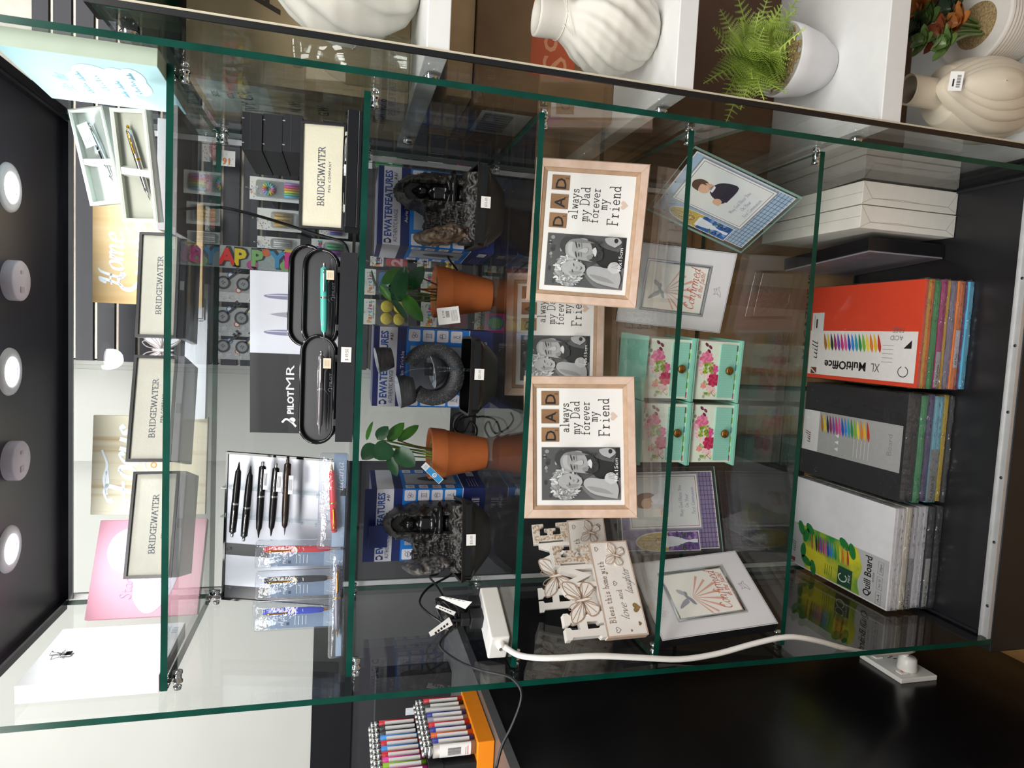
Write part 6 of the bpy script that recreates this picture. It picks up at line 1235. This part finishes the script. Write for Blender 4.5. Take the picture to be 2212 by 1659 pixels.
def red_top(m, w, d, th):
    m.P = TOP @ T(0, 0, th); LB = flatc('#e6e2de'); m.rect(-w*.46, d*.02, w*.02, d*.995, LB, .0003)
    feathers(m, -w*.10, d*.30, d*.84, w*.095); m.text('MultiOffice', -w*.30, d*.42, .030, INK, .0006, wid=d*.40, bold=.03, rot=PI/2); m.text('XL', -w*.30, d*.30, .030, flatc('#55504d'), .0006, wid=d*.075, rot=PI/2)
    m.text('Quill', -w*.40+.03, d*.87, .026, INK, .0006, wid=w*.22, shear=.3, bold=.02) if 0 else m.pen('Quill', -w*.36, d*.905, .022, INK, .12, .0006, slant=.3, wid=w*.26)
    m.rect(-w*.455, d*.90, -w*.385, d*.96, flatc('#6b3a2a'), .0006); m.line([(-w*.45, d*.905), (-w*.40, d*.955)], .003, flatc('#e9e4df'), .0008)
    m.text('ACID', -w*.02, d*.13, .016, flatc('#6d6a68'), .0006, rot=PI/2); m.text('FREE', -w*.02+.018, d*.13, .016, flatc('#6d6a68'), .0006, rot=PI/2); m.flat([(-w*.14, d*.06), (-w*.06, d*.06), (-w*.14, d*.12)], INK, .0006)
    m.line(ell(-w*.36, d*.11, .012, .014, 16, .4, 5.9), .002, INK, .0006); 
    for k in range(5): m.rect(-w*.34+.010*k+w*.06, d*.2, -w*.34+.010*k+w*.06+.0012, d*.29, flatc('#9a9693'), .0006)
    m.rect(-w*.0, d*.86, w*.22, d*.985, flatc('#dfdfdd'), .0006)
    m.P = TOP @ T(0, 0, th); barc(m, w*.06, d*.87, w*.20, d*.90, 18); m.rect(w*.05, d*.925, w*.15, d*.94, INK, .0009); m.rect(w*.03, d*.955, w*.19, d*.958, INK, .0008)
def blk_top(m, w, d, th):
    m.P = TOP @ T(0, 0, th); m.rect(-w*.24, d*.02, w*.20, d*.86, flatc('#a9a8a6'), .0003); m.rect(-w*.24, d*.82, w*.20, d*1.0, flatc('#e2e0de'), .0005); feathers(m, w*.08, d*.30, d*.80, w*.10, .0007)
    barc(m, w*.06, d*.90, w*.17, d*.97, 16, True); m.pen('Quill', -w*.20, d*.91, .018, flatc('#6b3a2a'), .12, .0008, slant=.3, wid=w*.16); m.text('Board', 0, d*.10, .020, flatc('#8d8c8a'), .0007, wid=w*.2, al='c')
    for k in range(5): m.rect(-w*.20, d*(.30+.035*k), -w*.02, d*(.30+.035*k)+.002, flatc('#cfcecc'), .0007)
    for k in range(3): m.flat([(-w*.18+w*.07*k, d*.60), (-w*.14+w*.07*k, d*.60), (-w*.16+w*.07*k, d*.64)], flatc('#e9e9e9'), .0007)
def wht_top(m, w, d, th):
    GL = mat('leafy_print', '#2f9440', .45, col2='#e6dc34', vs=11, ramp=(.40, .60)); m.P = TOP @ T(0, 0, th); m.rect(-w*.485, .004, -w*.02, d, flatc('#c4c4c4'), .0003)
    m.flat([(a.x, a.y) for a in spline([Vector(p) for p in ((-w*.485, d*.24, 0), (-w*.36, d*.27, 0), (-w*.2, d*.24, 0), (-w*.02, d*.30, 0))], 4)]+[(-w*.02, d*.94)]+[(a.x, a.y) for a in spline([Vector(p) for p in ((-w*.06, d*.90, 0), (-w*.2, d*.85, 0), (-w*.36, d*.86, 0), (-w*.485, d*.80, 0))], 4)], GL, .0005)
    for u, v, rr in ((-.06, .88, .5), (-.12, .82, -.3), (-.40, .80, 1.2), (-.44, .72, .3), (-.04, .78, .9), (-.30, .84, 0), (-.08, .34, .4), (-.04, .42, 1.)): m.flat(ell(w*u, d*v, w*.085, w*.045, 10, rot=rr), flatc('#1f8038'), .0006)
    feathers(m, -w*.16, d*.36, d*.76, w*.095, .0008)
    m.text('Quill Board', -w*.25, d*.155, .030, INK, .0006, al='c', wid=w*.40, bold=.02); m.text('white', -w*.24, d*.125, .011, flatc('#4d4d4d'), .0006, al='c')
    for k, s_ in enumerate(('A4', 'Pack 100', '200gsm')): u = -w*.42+w*.15*k; m.line([(u-w*.06, d*.055), (u+w*.06, d*.055), (u+w*.06, d*.1), (u-w*.06, d*.1), (u-w*.06, d*.055)], .001, flatc('#6d6d6d'), .0006); m.text(s_, u, d*.067, .010, flatc('#4d4d4d'), .0007, al='c', wid=w*.08)
    m.rect(-w*.475, d*.32, -w*.28, d*.46, flatc('#1f4a35'), .0009); m.line(ell(-w*.39, d*.41, .010, .014, 12, .5, 5.6), .003, flatc('#e6ece6'), .0011); m.text('MIX', -w*.41, d*.335, .012, flatc('#e6ece6'), .0011)
    for k in range(4): m.rect(-w*.44, d*(.52+.022*k), -w*.33, d*(.52+.022*k)+.002, flatc('#3f7a2f'), .0009)
    m.pen('Quill', -w*.40, d*.93, .02, flatc('#5b5b5b'), .1, .0006, slant=.3, wid=w*.16); m.rect(-w*.47, d*.925, -w*.425, d*.98, flatc('#8a3a2a'), .0006)
def lab(txt, colr='#c9c8c6', u0=-.48, u1=-.02):
    def f(m, w, d, th): m.P = FRONT; m.rect(w*u0, th*.1, w*u1, th*.9, flatc(colr), .0012); m.text(txt, w*u0+.006, th*.3, min(.012, th*.5), flatc('#4d4b4a'), .0016)
    return f
packpile('red', [(.012, '#5fb6d8', 'light blue paper pack at the bottom of the red-topped pile', None), (.012, '#b03a78', 'magenta paper pack just above the light blue one', None), (.016, '#e58245', 'orange paper pack under the grey lilac pack', lab('A4 Pack', '#d9cfd6', -.3, .05)), (.016, '#8f88a0', 'grey lilac paper pack in the middle of the red-topped pile', None), (.010, '#e8b32f', 'yellow paper pack between lilac and magenta packs', None), (.016, '#b03a78', 'magenta paper pack with silver label just under the green pack', lab('A4 100 sheets', '#b9b9bb', -.49, -.16)), (.018, '#3a9a58', 'green paper pack just under the red MultiOffice pack', None), (.025, ['#e07a2f', '#d8b23a', '#d8452b'], 'red XL MultiOffice paper pack on top of its pile', red_top)], .537, .783, .128, .49, .19)
packpile('black', [(.010, '#3d3c40', 'dark sheet pack at the bottom of the middle pile', None), (.012, '#d9b52f', 'yellow board pack low in the middle pile', None), (.028, '#8cc9dc', 'light blue board pack with grey label in the middle pile', lab('A4 Pack 50', '#9a9a9a', -.49, .0)), (.020, '#6a5f86', 'purple board pack in crumpled wrap in the middle pile', None), (.018, '#4d9a6a', 'green board pack in crumpled wrap in the middle pile', None), (.036, ['#29282b', '#333236'], 'black board pack with feather label on top of the middle pile', blk_top)], .268, .520, .148, .49, .19)
packpile('white', [(.018, '#2b2a2e', 'black board pack at the bottom of the white-topped pile', None), (.018, '#38373c', 'charcoal board pack with grey label in the white-topped pile', lab('A4 Pack 100', '#b9b8b4', -.48, .0)), (.026, '#e3e1e6', 'white board pack above the charcoal pack', None), (.022, '#d9d6dc', 'white board pack with grey label below the cream pack', lab('A4 Pack 100', '#a9a9ab', -.48, .0)), (.014, '#d8cfc0', 'cream board pack just under the white Quill Board pack', lab('A4', '#cfc8bb', -.48, .0)), (.030, ['#e6e4e8', '#efedf0'], 'white Quill Board pack with green leafy label on top', wht_top)], .008, .254, .150, .50, .19)
# wall socket on the counter side
XS = -.17
q = [at(a, b, X=XS) for a, b in ((1849, 1421), (1954, 1477), (2025, 1470))]; yb_, yf_ = q[0].y, q[1].y; zt_, zb_ = (q[0].z+q[1].z)/2, q[2].z; cy_, cz_ = (yb_+yf_)/2, (zt_+zb_)/2; W_, H_ = abs(yb_-yf_), abs(zt_-zb_)
t = thing('wall_socket', 'white double wall socket on the black counter side', 'socket', (XS, cy_, cz_)); t.rotation_euler = (0, 0, R(90))
m = MB(); m.box(-W_/2, W_/2, -.012, 0, -H_/2, H_/2, WPLAS); m.P = FRONT @ T(0, 0, .012)
for x in (-.03, .03): m.frame2(W_*.5*x/.05-.012, H_*.12, W_*.5*x/.05+.012, H_*.36, .0008, flatc('#c9c5bd')); 
for k in range(3): m.rect(W_*.22+(-.006, .006, 0)[k], -H_*.2+(0, 0, .012)[k], W_*.22+(-.006, .006, 0)[k]+.003, -H_*.1+(0, 0, .012)[k], INK)
m.build('plate', t, bevel=.002)
for x in (-.3, .3): 
    m = MB(); m.box(W_*x-.009, W_*x+.009, -.0155, -.012, H_*.14, H_*.34, WPLAS); m.P = FRONT @ T(0, 0, .0155); m.rect(W_*x-.004, H_*.22, W_*x+.004, H_*.27, flatc('#e0543a'), .0003); m.build('rocker_switch', t, bevel=.001)
p = at(1960, 1432, X=XS+.03)
t = bpy.data.objects.new('wall_plug', None); COL.objects.link(t); t.location = (XS+.0125, p.y, p.z); t.parent = pb; t.matrix_parent_inverse = pb.matrix_basis.inverted(); m = MB(); m.lathe([(.0001, 0), (.020, 0), (.022, .004), (.020, .030), (.017, .034), (.0001, .035)], WPLAS, 28, RY(PI/2)); m.build('housing', t)
m = MB(); e_ = wp[-1]-Vector((XS+.0125, p.y, p.z)); m.tube([(.034, 0, .006), (.045, 0, .012), tuple(e_)], lambda q: .009-.0035*q, WPLAS, 10); m.build('strain_relief', t)
# ================================================================ neighbour shelves, right side
SPECK = mat('speckled_ceramic', '#d9d5cb', .6, var=.02, bump=.1, bs=500)
def speckle(m, fn, n, seed):
    r_ = random.Random(seed)
def swirl_vase(label, x, y, z, rmax, h, neck, lean=0, n=96, ribs=13, tag_=None, twist=1.6):
    t = thing('swirl_vase', label, 'vase', (x, y, z+.001), (0, 0, 0), 'cream ceramic vases')
    pr = [(.45, 0), (.50, .01), (.66, .06), (.86, .18), (.98, .32), (1.0, .42), (.92, .54), (.74, .65), (.56, .72), (neck/rmax, .79), (neck/rmax*.98, .86), (neck/rmax*1.02, .97), (neck/rmax, 1.0), (neck/rmax*.84, 1.0), (neck/rmax*.80, .9), (neck/rmax*.8, .7)]
    P = []
    for i in range(len(pr)-1):
        for k in range(5 if i < 9 else 2): q = k/(5 if i < 9 else 2); P.append((pr[i][0]+(pr[i+1][0]-pr[i][0])*q, pr[i][1]+(pr[i+1][1]-pr[i][1])*q))
    P.append(pr[-1]); rings = []
    for r_, hh in P:
        amp = .065*max(0, min(1, (.78-hh)/.25))*min(1, hh/.05) if hh < .78 else 0; ring = []
        for i in range(n):
            a = 2*PI*i/n; w_ = math.cos(ribs*(a-twist*hh)); w_ = (abs(w_)**.7)*math.copysign(1, w_); rr = rmax*r_*(1+amp*w_); ring.append((rr*math.cos(a), rr*math.sin(a), h*hh))
        rings.append(ring)
    m = MB(); m.loft(rings, SPECK, cap=False); m.add(rings[0], [list(range(n))[::-1]], SPECK); m.build('body', t)
    if tag_:
        m = MB(); m.box(-.016, .016, 0, .0006, -.022, 0, WHITE); m.P = FRONT; barc(m, -.002, -.018, .012, -.010, 12); m.rect(-.013, -.007, -.006, -.004, INK); ob = m.build('price_tag', t); ob.location = tag_[0]; ob.rotation_euler = tag_[1]
        m = MB(); m.tube([(neck*math.cos(a)*1.03, neck*math.sin(a)*1.03, h*(.81+.02*math.sin(a))) for a in [2*PI*i/20 for i in range(21)]], .0006, flatc('#e8e4da'), 5, 1); m.tube([Vector((-neck*.6, -neck*.85, h*.81)), Vector((-neck*1.2, -neck*1.1, h*.74)), Vector(tag_[0])], .0005, flatc('#e8e4da'), 5); m.build('tag_string', t)
    return t
p = at(1330, 75, Y=.10)
swirl_vase('cream ribbed swirl vase with price tag on the second neighbour shelf', 1.185, .105, .897, .079, .228, .034, tag_=((.028, -.052, .200), (0, R(-50), 0)))
swirl_vase('big cream swirl vase on the top neighbour shelf, cut by the photo edge', 1.245, .150, 1.33, .132, .34, .05, ribs=11)
# ridge vase: nested teardrop leaves
t = thing('petal_vase', 'cream vase with nested oval ridges standing on the lowest neighbour shelf', 'vase', (1.160, .085, .016))
SAND = mat('sand_ceramic', '#d3c7b2', .6, var=.02)
m = MB(); rings = []; H = .31
for i in range(60):
    q = i/59; r_ = .088*(math.sin(PI*min(1, .12+q*.94))**.75) if q < .74 else .031; r_ = max(r_, .031 if q > .6 else .05)
    rings.append([(r_*math.cos(2*PI*k/64)*1.0, r_*.8*math.sin(2*PI*k/64), H*q) for k in range(64)])
for r_ in (.031, .027): rings.append([(r_*math.cos(2*PI*k/64), r_*.8*math.sin(2*PI*k/64), H if r_ > .03 else H-.004) for k in range(64)])
m.loft(rings, SAND, cap=False); m.add(rings[0], [list(range(64))[::-1]], SAND); m.build('body', t)
for k, (rx, z0, z1) in enumerate(((.078, .008, .262), (.062, .035, .258), (.047, .068, .252), (.034, .105, .246))):
    m = MB(); cz, rz_ = (z0+z1)/2, (z1-z0)/2; rr = []
    for j, (sc, dp) in enumerate(((1., .0), (1., .009+.006*k), (.94, .014+.007*k), (.5, .016+.0075*k), (.02, .017+.008*k))):
        ring = []
        for i in range(48):
            a = 2*PI*i/48; w_ = rx*(1-.35*max(0, math.sin(a))**1.5); x = w_*math.cos(a)*sc; z = cz+rz_*math.sin(a)*sc; q = z/H; br = .088*(math.sin(PI*min(1, .12+q*.94))**.75); br = max(br, .031)
            ring.append((x, -.8*math.sqrt(max(br*br-x*x, 0.00001))-dp+.002*(j == 0), z))
        rr.append(ring)
    m.loft(rr, SAND, cap=False); m.build('ridge', t)
m = MB(); m.box(-.018, .018, 0, .0006, -.012, .012, WHITE); m.P = FRONT; barc(m, -.012, -.008, .012, -.001, 14); m.rect(-.010, .003, .004, .006, INK); ob = m.build('price_tag', t); ob.location = (-.004, -.076, .268); ob.rotation_euler = (R(-30), 0, R(-6))
# fern in a white pot
t = thing('potted_fern', 'bright green artificial fern in a white pot on the third neighbour shelf', 'plant', (1.215, .170, .462)); WP_ = mat('white_pot', '#dfdcdd', .35, var=.015)
m = MB(); m.lathe([(.0001, 0), (.036, 0), (.043, .003), (.062, .042), (.071, .086), (.073, .110), (.070, .112), (.067, .106), (.0001, .1)], WP_, 56); m.build('pot', t)
m = MB(); m.lathe([(.0001, .106), (.04, .105), (.067, .102)], PEB, 40)
for k in range(130): a, q = rnd.uniform(0, 2*PI), .063*math.sqrt(rnd.random()); m.ball((q*math.cos(a), q*math.sin(a), .106), (.0045, .003, .0028), PEB, 7, nz=5)
m.build('gravel', t, kind='stuff')
FRN = mat('fern_green', '#a3bf45', .5, col2='#c9dc7a', vs=40); FRD = mat('fern_deep_green', '#84a03c', .5, col2='#a9bd5c', vs=40)  # a lighter and a deeper green, alternating between fronds
def frond(m, pts, L, mt):
    sp = spline(pts, 7); n = len(sp); m.tube(sp, .0011, mt, 5, 1)
    for i in range(2, n-1):
        q = i/(n-1); d = (sp[min(n-1, i+1)]-sp[i-1]).normalized(); sd = d.cross(Vector((.3, -.9, .3))).normalized(); ln = L*math.sin(PI*(.12+.86*q))**.8*(1.08-.55*q)
        for sx in (-1, 1):
            b = sp[i]; e = b+sd*sx*ln+d*ln*.45+Vector((0, 0, -ln*.12)); mid_ = (b+e)/2; dn = (e-b).normalized(); u = dn.cross(d).normalized()
            nn = 7
            for k in range(nn):
                f0 = (k+.3)/nn; c = b+(e-b)*f0; s_ = ln*.21*(1-.55*f0)
                for s2 in (-1, 1):
                    tip = c+d*s2*s_*1.25+dn*s_*.7; m.add([c-dn*s_*.42, tip, c+dn*s_*.42, c+u*.0007], [(0, 1, 2), (0, 3, 1), (1, 3, 2), (0, 2, 3)], mt)
tips = [(1520, 180, .08), (1545, 110, .10), (1600, 235, .10), (1560, 215, .12), (1640, 25, .10), (1540, 60, .14), (1590, -20, .12), (1625, 170, .06), (1675, 110, .06), (1720, 20, .10), (1600, 40, .10), (1575, 60, .06), (1530, 175, .09), (1568, 265, .12), (1650, 215, .05), (1690, 10, .08), (1620, 110, .03), (1580, 130, .14), (1730, -15, .14), (1660, -10, .2), (1555, 20, .2), (1700, 200, .04), (1740, 60, .02), (1650, 60, .0), (1610, 190, .16)]
m1, m2 = MB(), MB(); o = Vector((1.215, .17, .462))
for k, (x, y, Y) in enumerate(tips):
    e = at(x, y, Y=Y)-o; b = Vector((rnd.uniform(-.03, .02), rnd.uniform(-.02, .02), .10)); mid_ = (b+e)/2+Vector((0, 0, .035)); m = MB(); frond(m, [b, b+(mid_-b)*.5+Vector((0, 0, .015)), mid_, e], .044, FRN if k % 3 else FRD); m.build('frond', t)
# succulent
t = thing('potted_succulent', 'green and orange succulent in a ribbed white pot, lowest neighbour shelf', 'plant', (1.335, .12, .016)); RIB = mat('ribbed_pot', '#d5d0c8', .6, var=.03)
m = MB(); pr = [(.0001, 0), (.064, 0)]+[(.066+.026*math.sin(PI*.5*k/26)+.0012*(k % 2), .005+.115*k/26) for k in range(27)]+[(.086, .121), (.084, .112), (.0001, .108)]; m.lathe(pr, RIB, 48, smooth=False); m.build('pot', t)
m = MB(); m.lathe([(.0001, .112), (.084, .109)], PEB, 30); m.build('gravel', t)
SU = [mat('succ_green', '#4f6a3a', .35, col2='#6f8a4a', vs=30), mat('succ_orange', '#a8602f', .35, col2='#c98a4a', vs=30), mat('succ_red', '#7d3a2a', .35, col2='#9a5a35', vs=30), mat('succ_dark', '#2f3f2f', .35, col2='#40503a', vs=30)]
for k, (x, y, Y, r_) in enumerate(((2010, 45, .10, .05), (1990, 25, .12, .05), (2035, 75, .07, .045), (2060, 20, .10, .05), (2000, 90, .06, .035), (2075, 50, .08, .045), (2030, 5, .14, .05), (1985, 60, .10, .035), (2050, 95, .05, .04))):
    c = at(x, y, Y=Y)-t.location; m = MB(); nl = 11
    for j in range(nl):
        a = j*2.4; el_ = .15+.9*j/nl; d = Vector((math.cos(a)*math.cos(el_), math.sin(a)*math.cos(el_), math.sin(el_))); leaf(m, c+d*.004, c+d*r_*(1-.35*j/nl), r_*.55, SU[k % 4], (0, 0, 1), curl=-.25, fold=.35, n=6)
    m.tube([c, (c+Vector((0, 0, .09)))/2, Vector((c.x*.3, c.y*.3, .108))], .003, SU[0], 6); m.build('rosette', t)
# cartons on the neighbour shelves and behind the cabinet
KR = mat('kraft_carton', '#c7a77c', .7, col2='#b39166', vs=9, bump=.08, bs=160); KRD = mat('kraft_carton_dark', '#8a6a48', .7, col2='#745739', vs=7, bump=.08, bs=160); LBL = mat('ship_label', '#c9cfc6', .5, var=.02); TAPE = pane_mat('clear_tape', (.85, .78, .66), .06, .8, .08, .3, 30, .08, (.7, .6, .45))
def carton(label, x0, x1, y0, y1, z0, z1, m0=None, deco=None, rz=0):
    m = MB(); w, d, h = x1-x0, y1-y0, z1-z0; m.box(-w/2, w/2, -d/2, d/2, 0, h, m0 or KR)
    if deco: deco(m, w, d, h)
    return m.build('carton', loc=((x0+x1)/2, (y0+y1)/2, z0+.001), rot=(0, 0, R(rz)), bevel=.002, label=label, cat='box', group='cardboard cartons')
def ivy(m, w, d, h):
    KI = flatc('#4a4038'); m.P = LEFT @ T(0, 0, w/2)
    m.flat([(-d*.28, h*.97), (d*.44, h*.97), (d*.44, h*.66), (-d*.2, h*.66)], LBL, .0005)
    for k, s_ in enumerate(('ITEM NO: 6', 'QTY:', 'G.W:', 'N.W:')): m.text(s_, -d*.05, h*(.10+.14*k), .032, KI, .0006, bold=.02)
    m.text('IVY GR', -d*.15, h*.74, .04, KI, .0009)
    for k, s_ in enumerate(('SIZE', 'COL', 'QTY')): m.text(s_, d*.1, h*(.90-.07*k), .018, KI, .0009)
    m.P = FRONT @ T(0, 0, d/2); m.text('A', -w*.2, h*.6, .10, KI, .0006)
carton('large kraft carton with IVY label on the top neighbour shelf', 1.065, 1.50, .30, .57, 1.33, 1.74, mat('kraft_carton_pale', '#cdb791', .7, col2='#bba57e', vs=9), ivy)
carton('pinkish carton beside the big swirl vase on the top neighbour shelf', 1.53, 1.80, .30, .57, 1.33, 1.70, mat('pink_carton', '#b88a80', .6, var=.05))
def amaz(m, w, d, h):
    OR = flatc('#b5532f'); m.P = FRONT @ T(0, 0, d/2); m.rect(-w*.32, h*.30, w*.35, h*.62, OR, .0004); m.text('S9Z8m', -w*.30, h*.36, .075, flatc('#cf8f6a'), .0007, wid=w*.6)
    m.P = LEFT @ T(0, 0, w/2); m.rect(-d/2, h*.35, d/2, h*.52, flatc('#8f2f86'), .0004); m.text('FRAGILE', -d*.4, h*.38, .035, flatc('#3a1f3a'), .0007, bold=.03, wid=d*.6); m.rect(-d*.1, h*.56, d*.42, h*.92, flatc('#d9d6cc'), .0004)
    for k in range(26): m.rect(d*(-.06+.017*k), h*.68, d*(-.06+.017*k)+.0012*(1+k % 3), h*.89, INK, .0007)
carton('brown carton with orange panel behind the ribbed swirl vase', 1.075, 1.50, .28, .57, .897, 1.20, KRD, amaz)
carton('flat brown carton on the second neighbour shelf, upper of two', 1.09, 1.47, .29, .57, 1.202, 1.255, KR)
dk = None
carton('dark brown carton behind the fern on the third neighbour shelf', 1.08, 1.62, .34, .57, .461, .80, mat('umber_carton', '#6b4a33', .7, col2='#573a27', vs=8), dk)
carton('brown carton at the back of the lowest neighbour shelf', 1.10, 1.60, .40, .57, .015, .36, mat('umber_carton', '#6b4a33'), None)
t = thing('glass_jug', 'clear glass jug behind the big swirl vase seen through the side glass', 'jug', (1.10, .20, 1.331))
m = MB(); m.lathe([(.0001, .004), (.04, .003), (.046, .01), (.047, .12), (.035, .15), (.024, .165), (.022, .19), (.030, .20), (.031, .21), (.028, .215)], pane_mat('jug_glass', (.93, .95, .94), .09, 1.3, .0), 36); m.build('body', t); m = MB(); m.tube([(0, -.046, .11), (0, -.07, .10), (0, -.07, .05), (0, -.046, .04)], .005, pane_mat('jug_glass'), 10); m.build('handle', t)
t = thing('black_display_case', 'black framed case at the top of the neighbouring unit', 'case', (1.205, .10, 1.792)); 
m = MB(); m.box(-.12, .40, 0, .06, 0, .05, MATTE); m.build('body', t); m = MB(); m.P = FRONT; m.text('shop', -.11, .008, .02, WHITE, .0006); m.build('lettering', t)
p = at(60, 8, Y=.1)
def mag(m, w, d, h):
    KI = flatc('#4d3623'); m.P = FRONT @ T(0, 0, d/2); zt = at(1752, 650, Y=.62).z-FLOORZ; m.text('MAGAZINE ISSUES', -w*.34, zt, .022, KI, .0006, wid=w*.66, bold=.02)
    m.rect(-w*.06, 0, w*.06, h, mat('carton_tape', '#9a7248', .35, var=.05), .0004)
carton('large kraft carton lettered MAGAZINE ISSUES standing behind the lower shelves', .50, 1.02, .62, .85, FLOORZ, .45, mat('kraft_carton_mid', '#c39d74', .7, col2='#ad875f', vs=8), mag)
def vert(m, w, d, h):
    KI = flatc('#4d3623'); m.P = FRONT @ T(0, 0, d/2)
    m.rect(-w*.02, 0, w*.06, h, mat('carton_tape', '#9a7248'), .0004)
carton('upper kraft carton behind the shelves, stacked on the lettered one', .50, 1.03, .62, .85, .452, .905, mat('kraft_carton_mid'), vert)
carton('pale narrow carton standing left of the kraft cartons', .405, .485, .66, .86, FLOORZ, .78, mat('pale_carton', '#b9b4a8', .6, var=.03))
# ================================================================ lighters on the counter
OR_ = mat('tray_orange', '#f08a12', .4, var=.03); ZT = 1.131
t = thing('lighter_display', 'stepped orange and black lighter tray on the black counter', 'display tray', (-.185, .119, ZT), (0, 0, 0))
m = MB(); m.box(-.20, 0, 0, .19, 0, .034, OR_); m.build('base', t, bevel=.0015)
m = MB(); m.box(-.199, -.042, .002, .188, .034, .10, MATTE); m.box(-.199, -.040, .0, .19, .10, .128, MATTE); m.build('step', t)
LC = ['#c8202a', '#1d1d20', '#b9b4b0', '#2a3490', '#8f8a9a', '#c8202a', '#2a3490', '#d8602a', '#2a3490', '#9a948e']
LCB = ['#c8202a', '#1d1d20', '#1d1d20', '#3f8fe0', '#c8202a', '#3f8fe0', '#c8202a', '#e0409a', '#8fbf2a', '#e0409a']
def lighter(label, x, y, z, c):
    t = thing('lighter', label, 'lighter', (x, y, z), (0, 0, 0), 'gas lighters in the stepped tray')
    m = MB(); m.loft([sup(0, 0, .0135, .0072, 3, q, 16) for q in (0, .084)], mat('lighter_'+c.lstrip('#'), c, .3, var=.03)); m.build('body', t)
    m = MB(); half = [p for p in sup(0, 0, .0139, .0076, 3, 0, 32) if p[1] < -.0012]; half.sort(key=lambda p: p[0])
    m.loft([[(p[0], p[1], q) for p in half] for q in (.010, .072)], WHITE, cap=False, closed=False); m.P = FRONT @ T(0, 0, .0077); barc(m, -.007, .030, .008, .056, 16)
    m.rect(-.009, .016, .009, .017, flatc('#c04030'), .0003); m.rect(-.009, .020, .006, .021, flatc('#8d8d8d'), .0003); m.build('label_wrap', t)
    m = MB(); m.loft([sup(0, 0, .0132, .0070, 3, q, 16) for q in (.084, .094)], CHROME); m.loft([sup(.004, 0, .0085, .006, 3, q, 12) for q in (.094, .101)], CHROME); m.lathe([(.0001, -.005), (.005, -.005), (.005, .005), (.0001, .005)], STEEL, 12, T(-.003, 0, .101) @ RX(PI/2)); m.build('metal_head', t)
NW = {'#c8202a': 'red', '#1d1d20': 'black', '#b9b4b0': 'grey', '#2a3490': 'dark blue', '#d8602a': 'orange', '#9a948e': 'grey', '#3f8fe0': 'light blue', '#e0409a': 'pink', '#8fbf2a': 'green', '#8f8a9a': 'lilac'}
od = ['rearmost', 'second from rear', 'third from rear', 'fourth from rear', 'fifth from rear', 'sixth from rear', 'seventh from rear', 'eighth from rear', 'ninth from rear', 'frontmost']
for row, (cs, x, z) in enumerate(((LC, -.020, ZT+.035), (LCB, -.060, ZT+.129))):
    for k, c in enumerate(cs): lighter('%s lighter, %s in the %s row of the tray' % (NW[c], od[k], ('lower', 'upper')[row]), -.185+x, .119+.178-.0178*k, z, c)
# dark goods behind the counter
m = MB(); m.box(-.09, .09, 0, .06, 0, .20, MATTE); m.P = FRONT; m.rect(-.02, .05, .0, .12, flatc('#c9ccd2')); barc(m, -.07, .06, .06, .12, 18); m.build('black_carton', loc=(-.40, .62, 1.131), label='black carton with barcode at the back of the counter', cat='box')
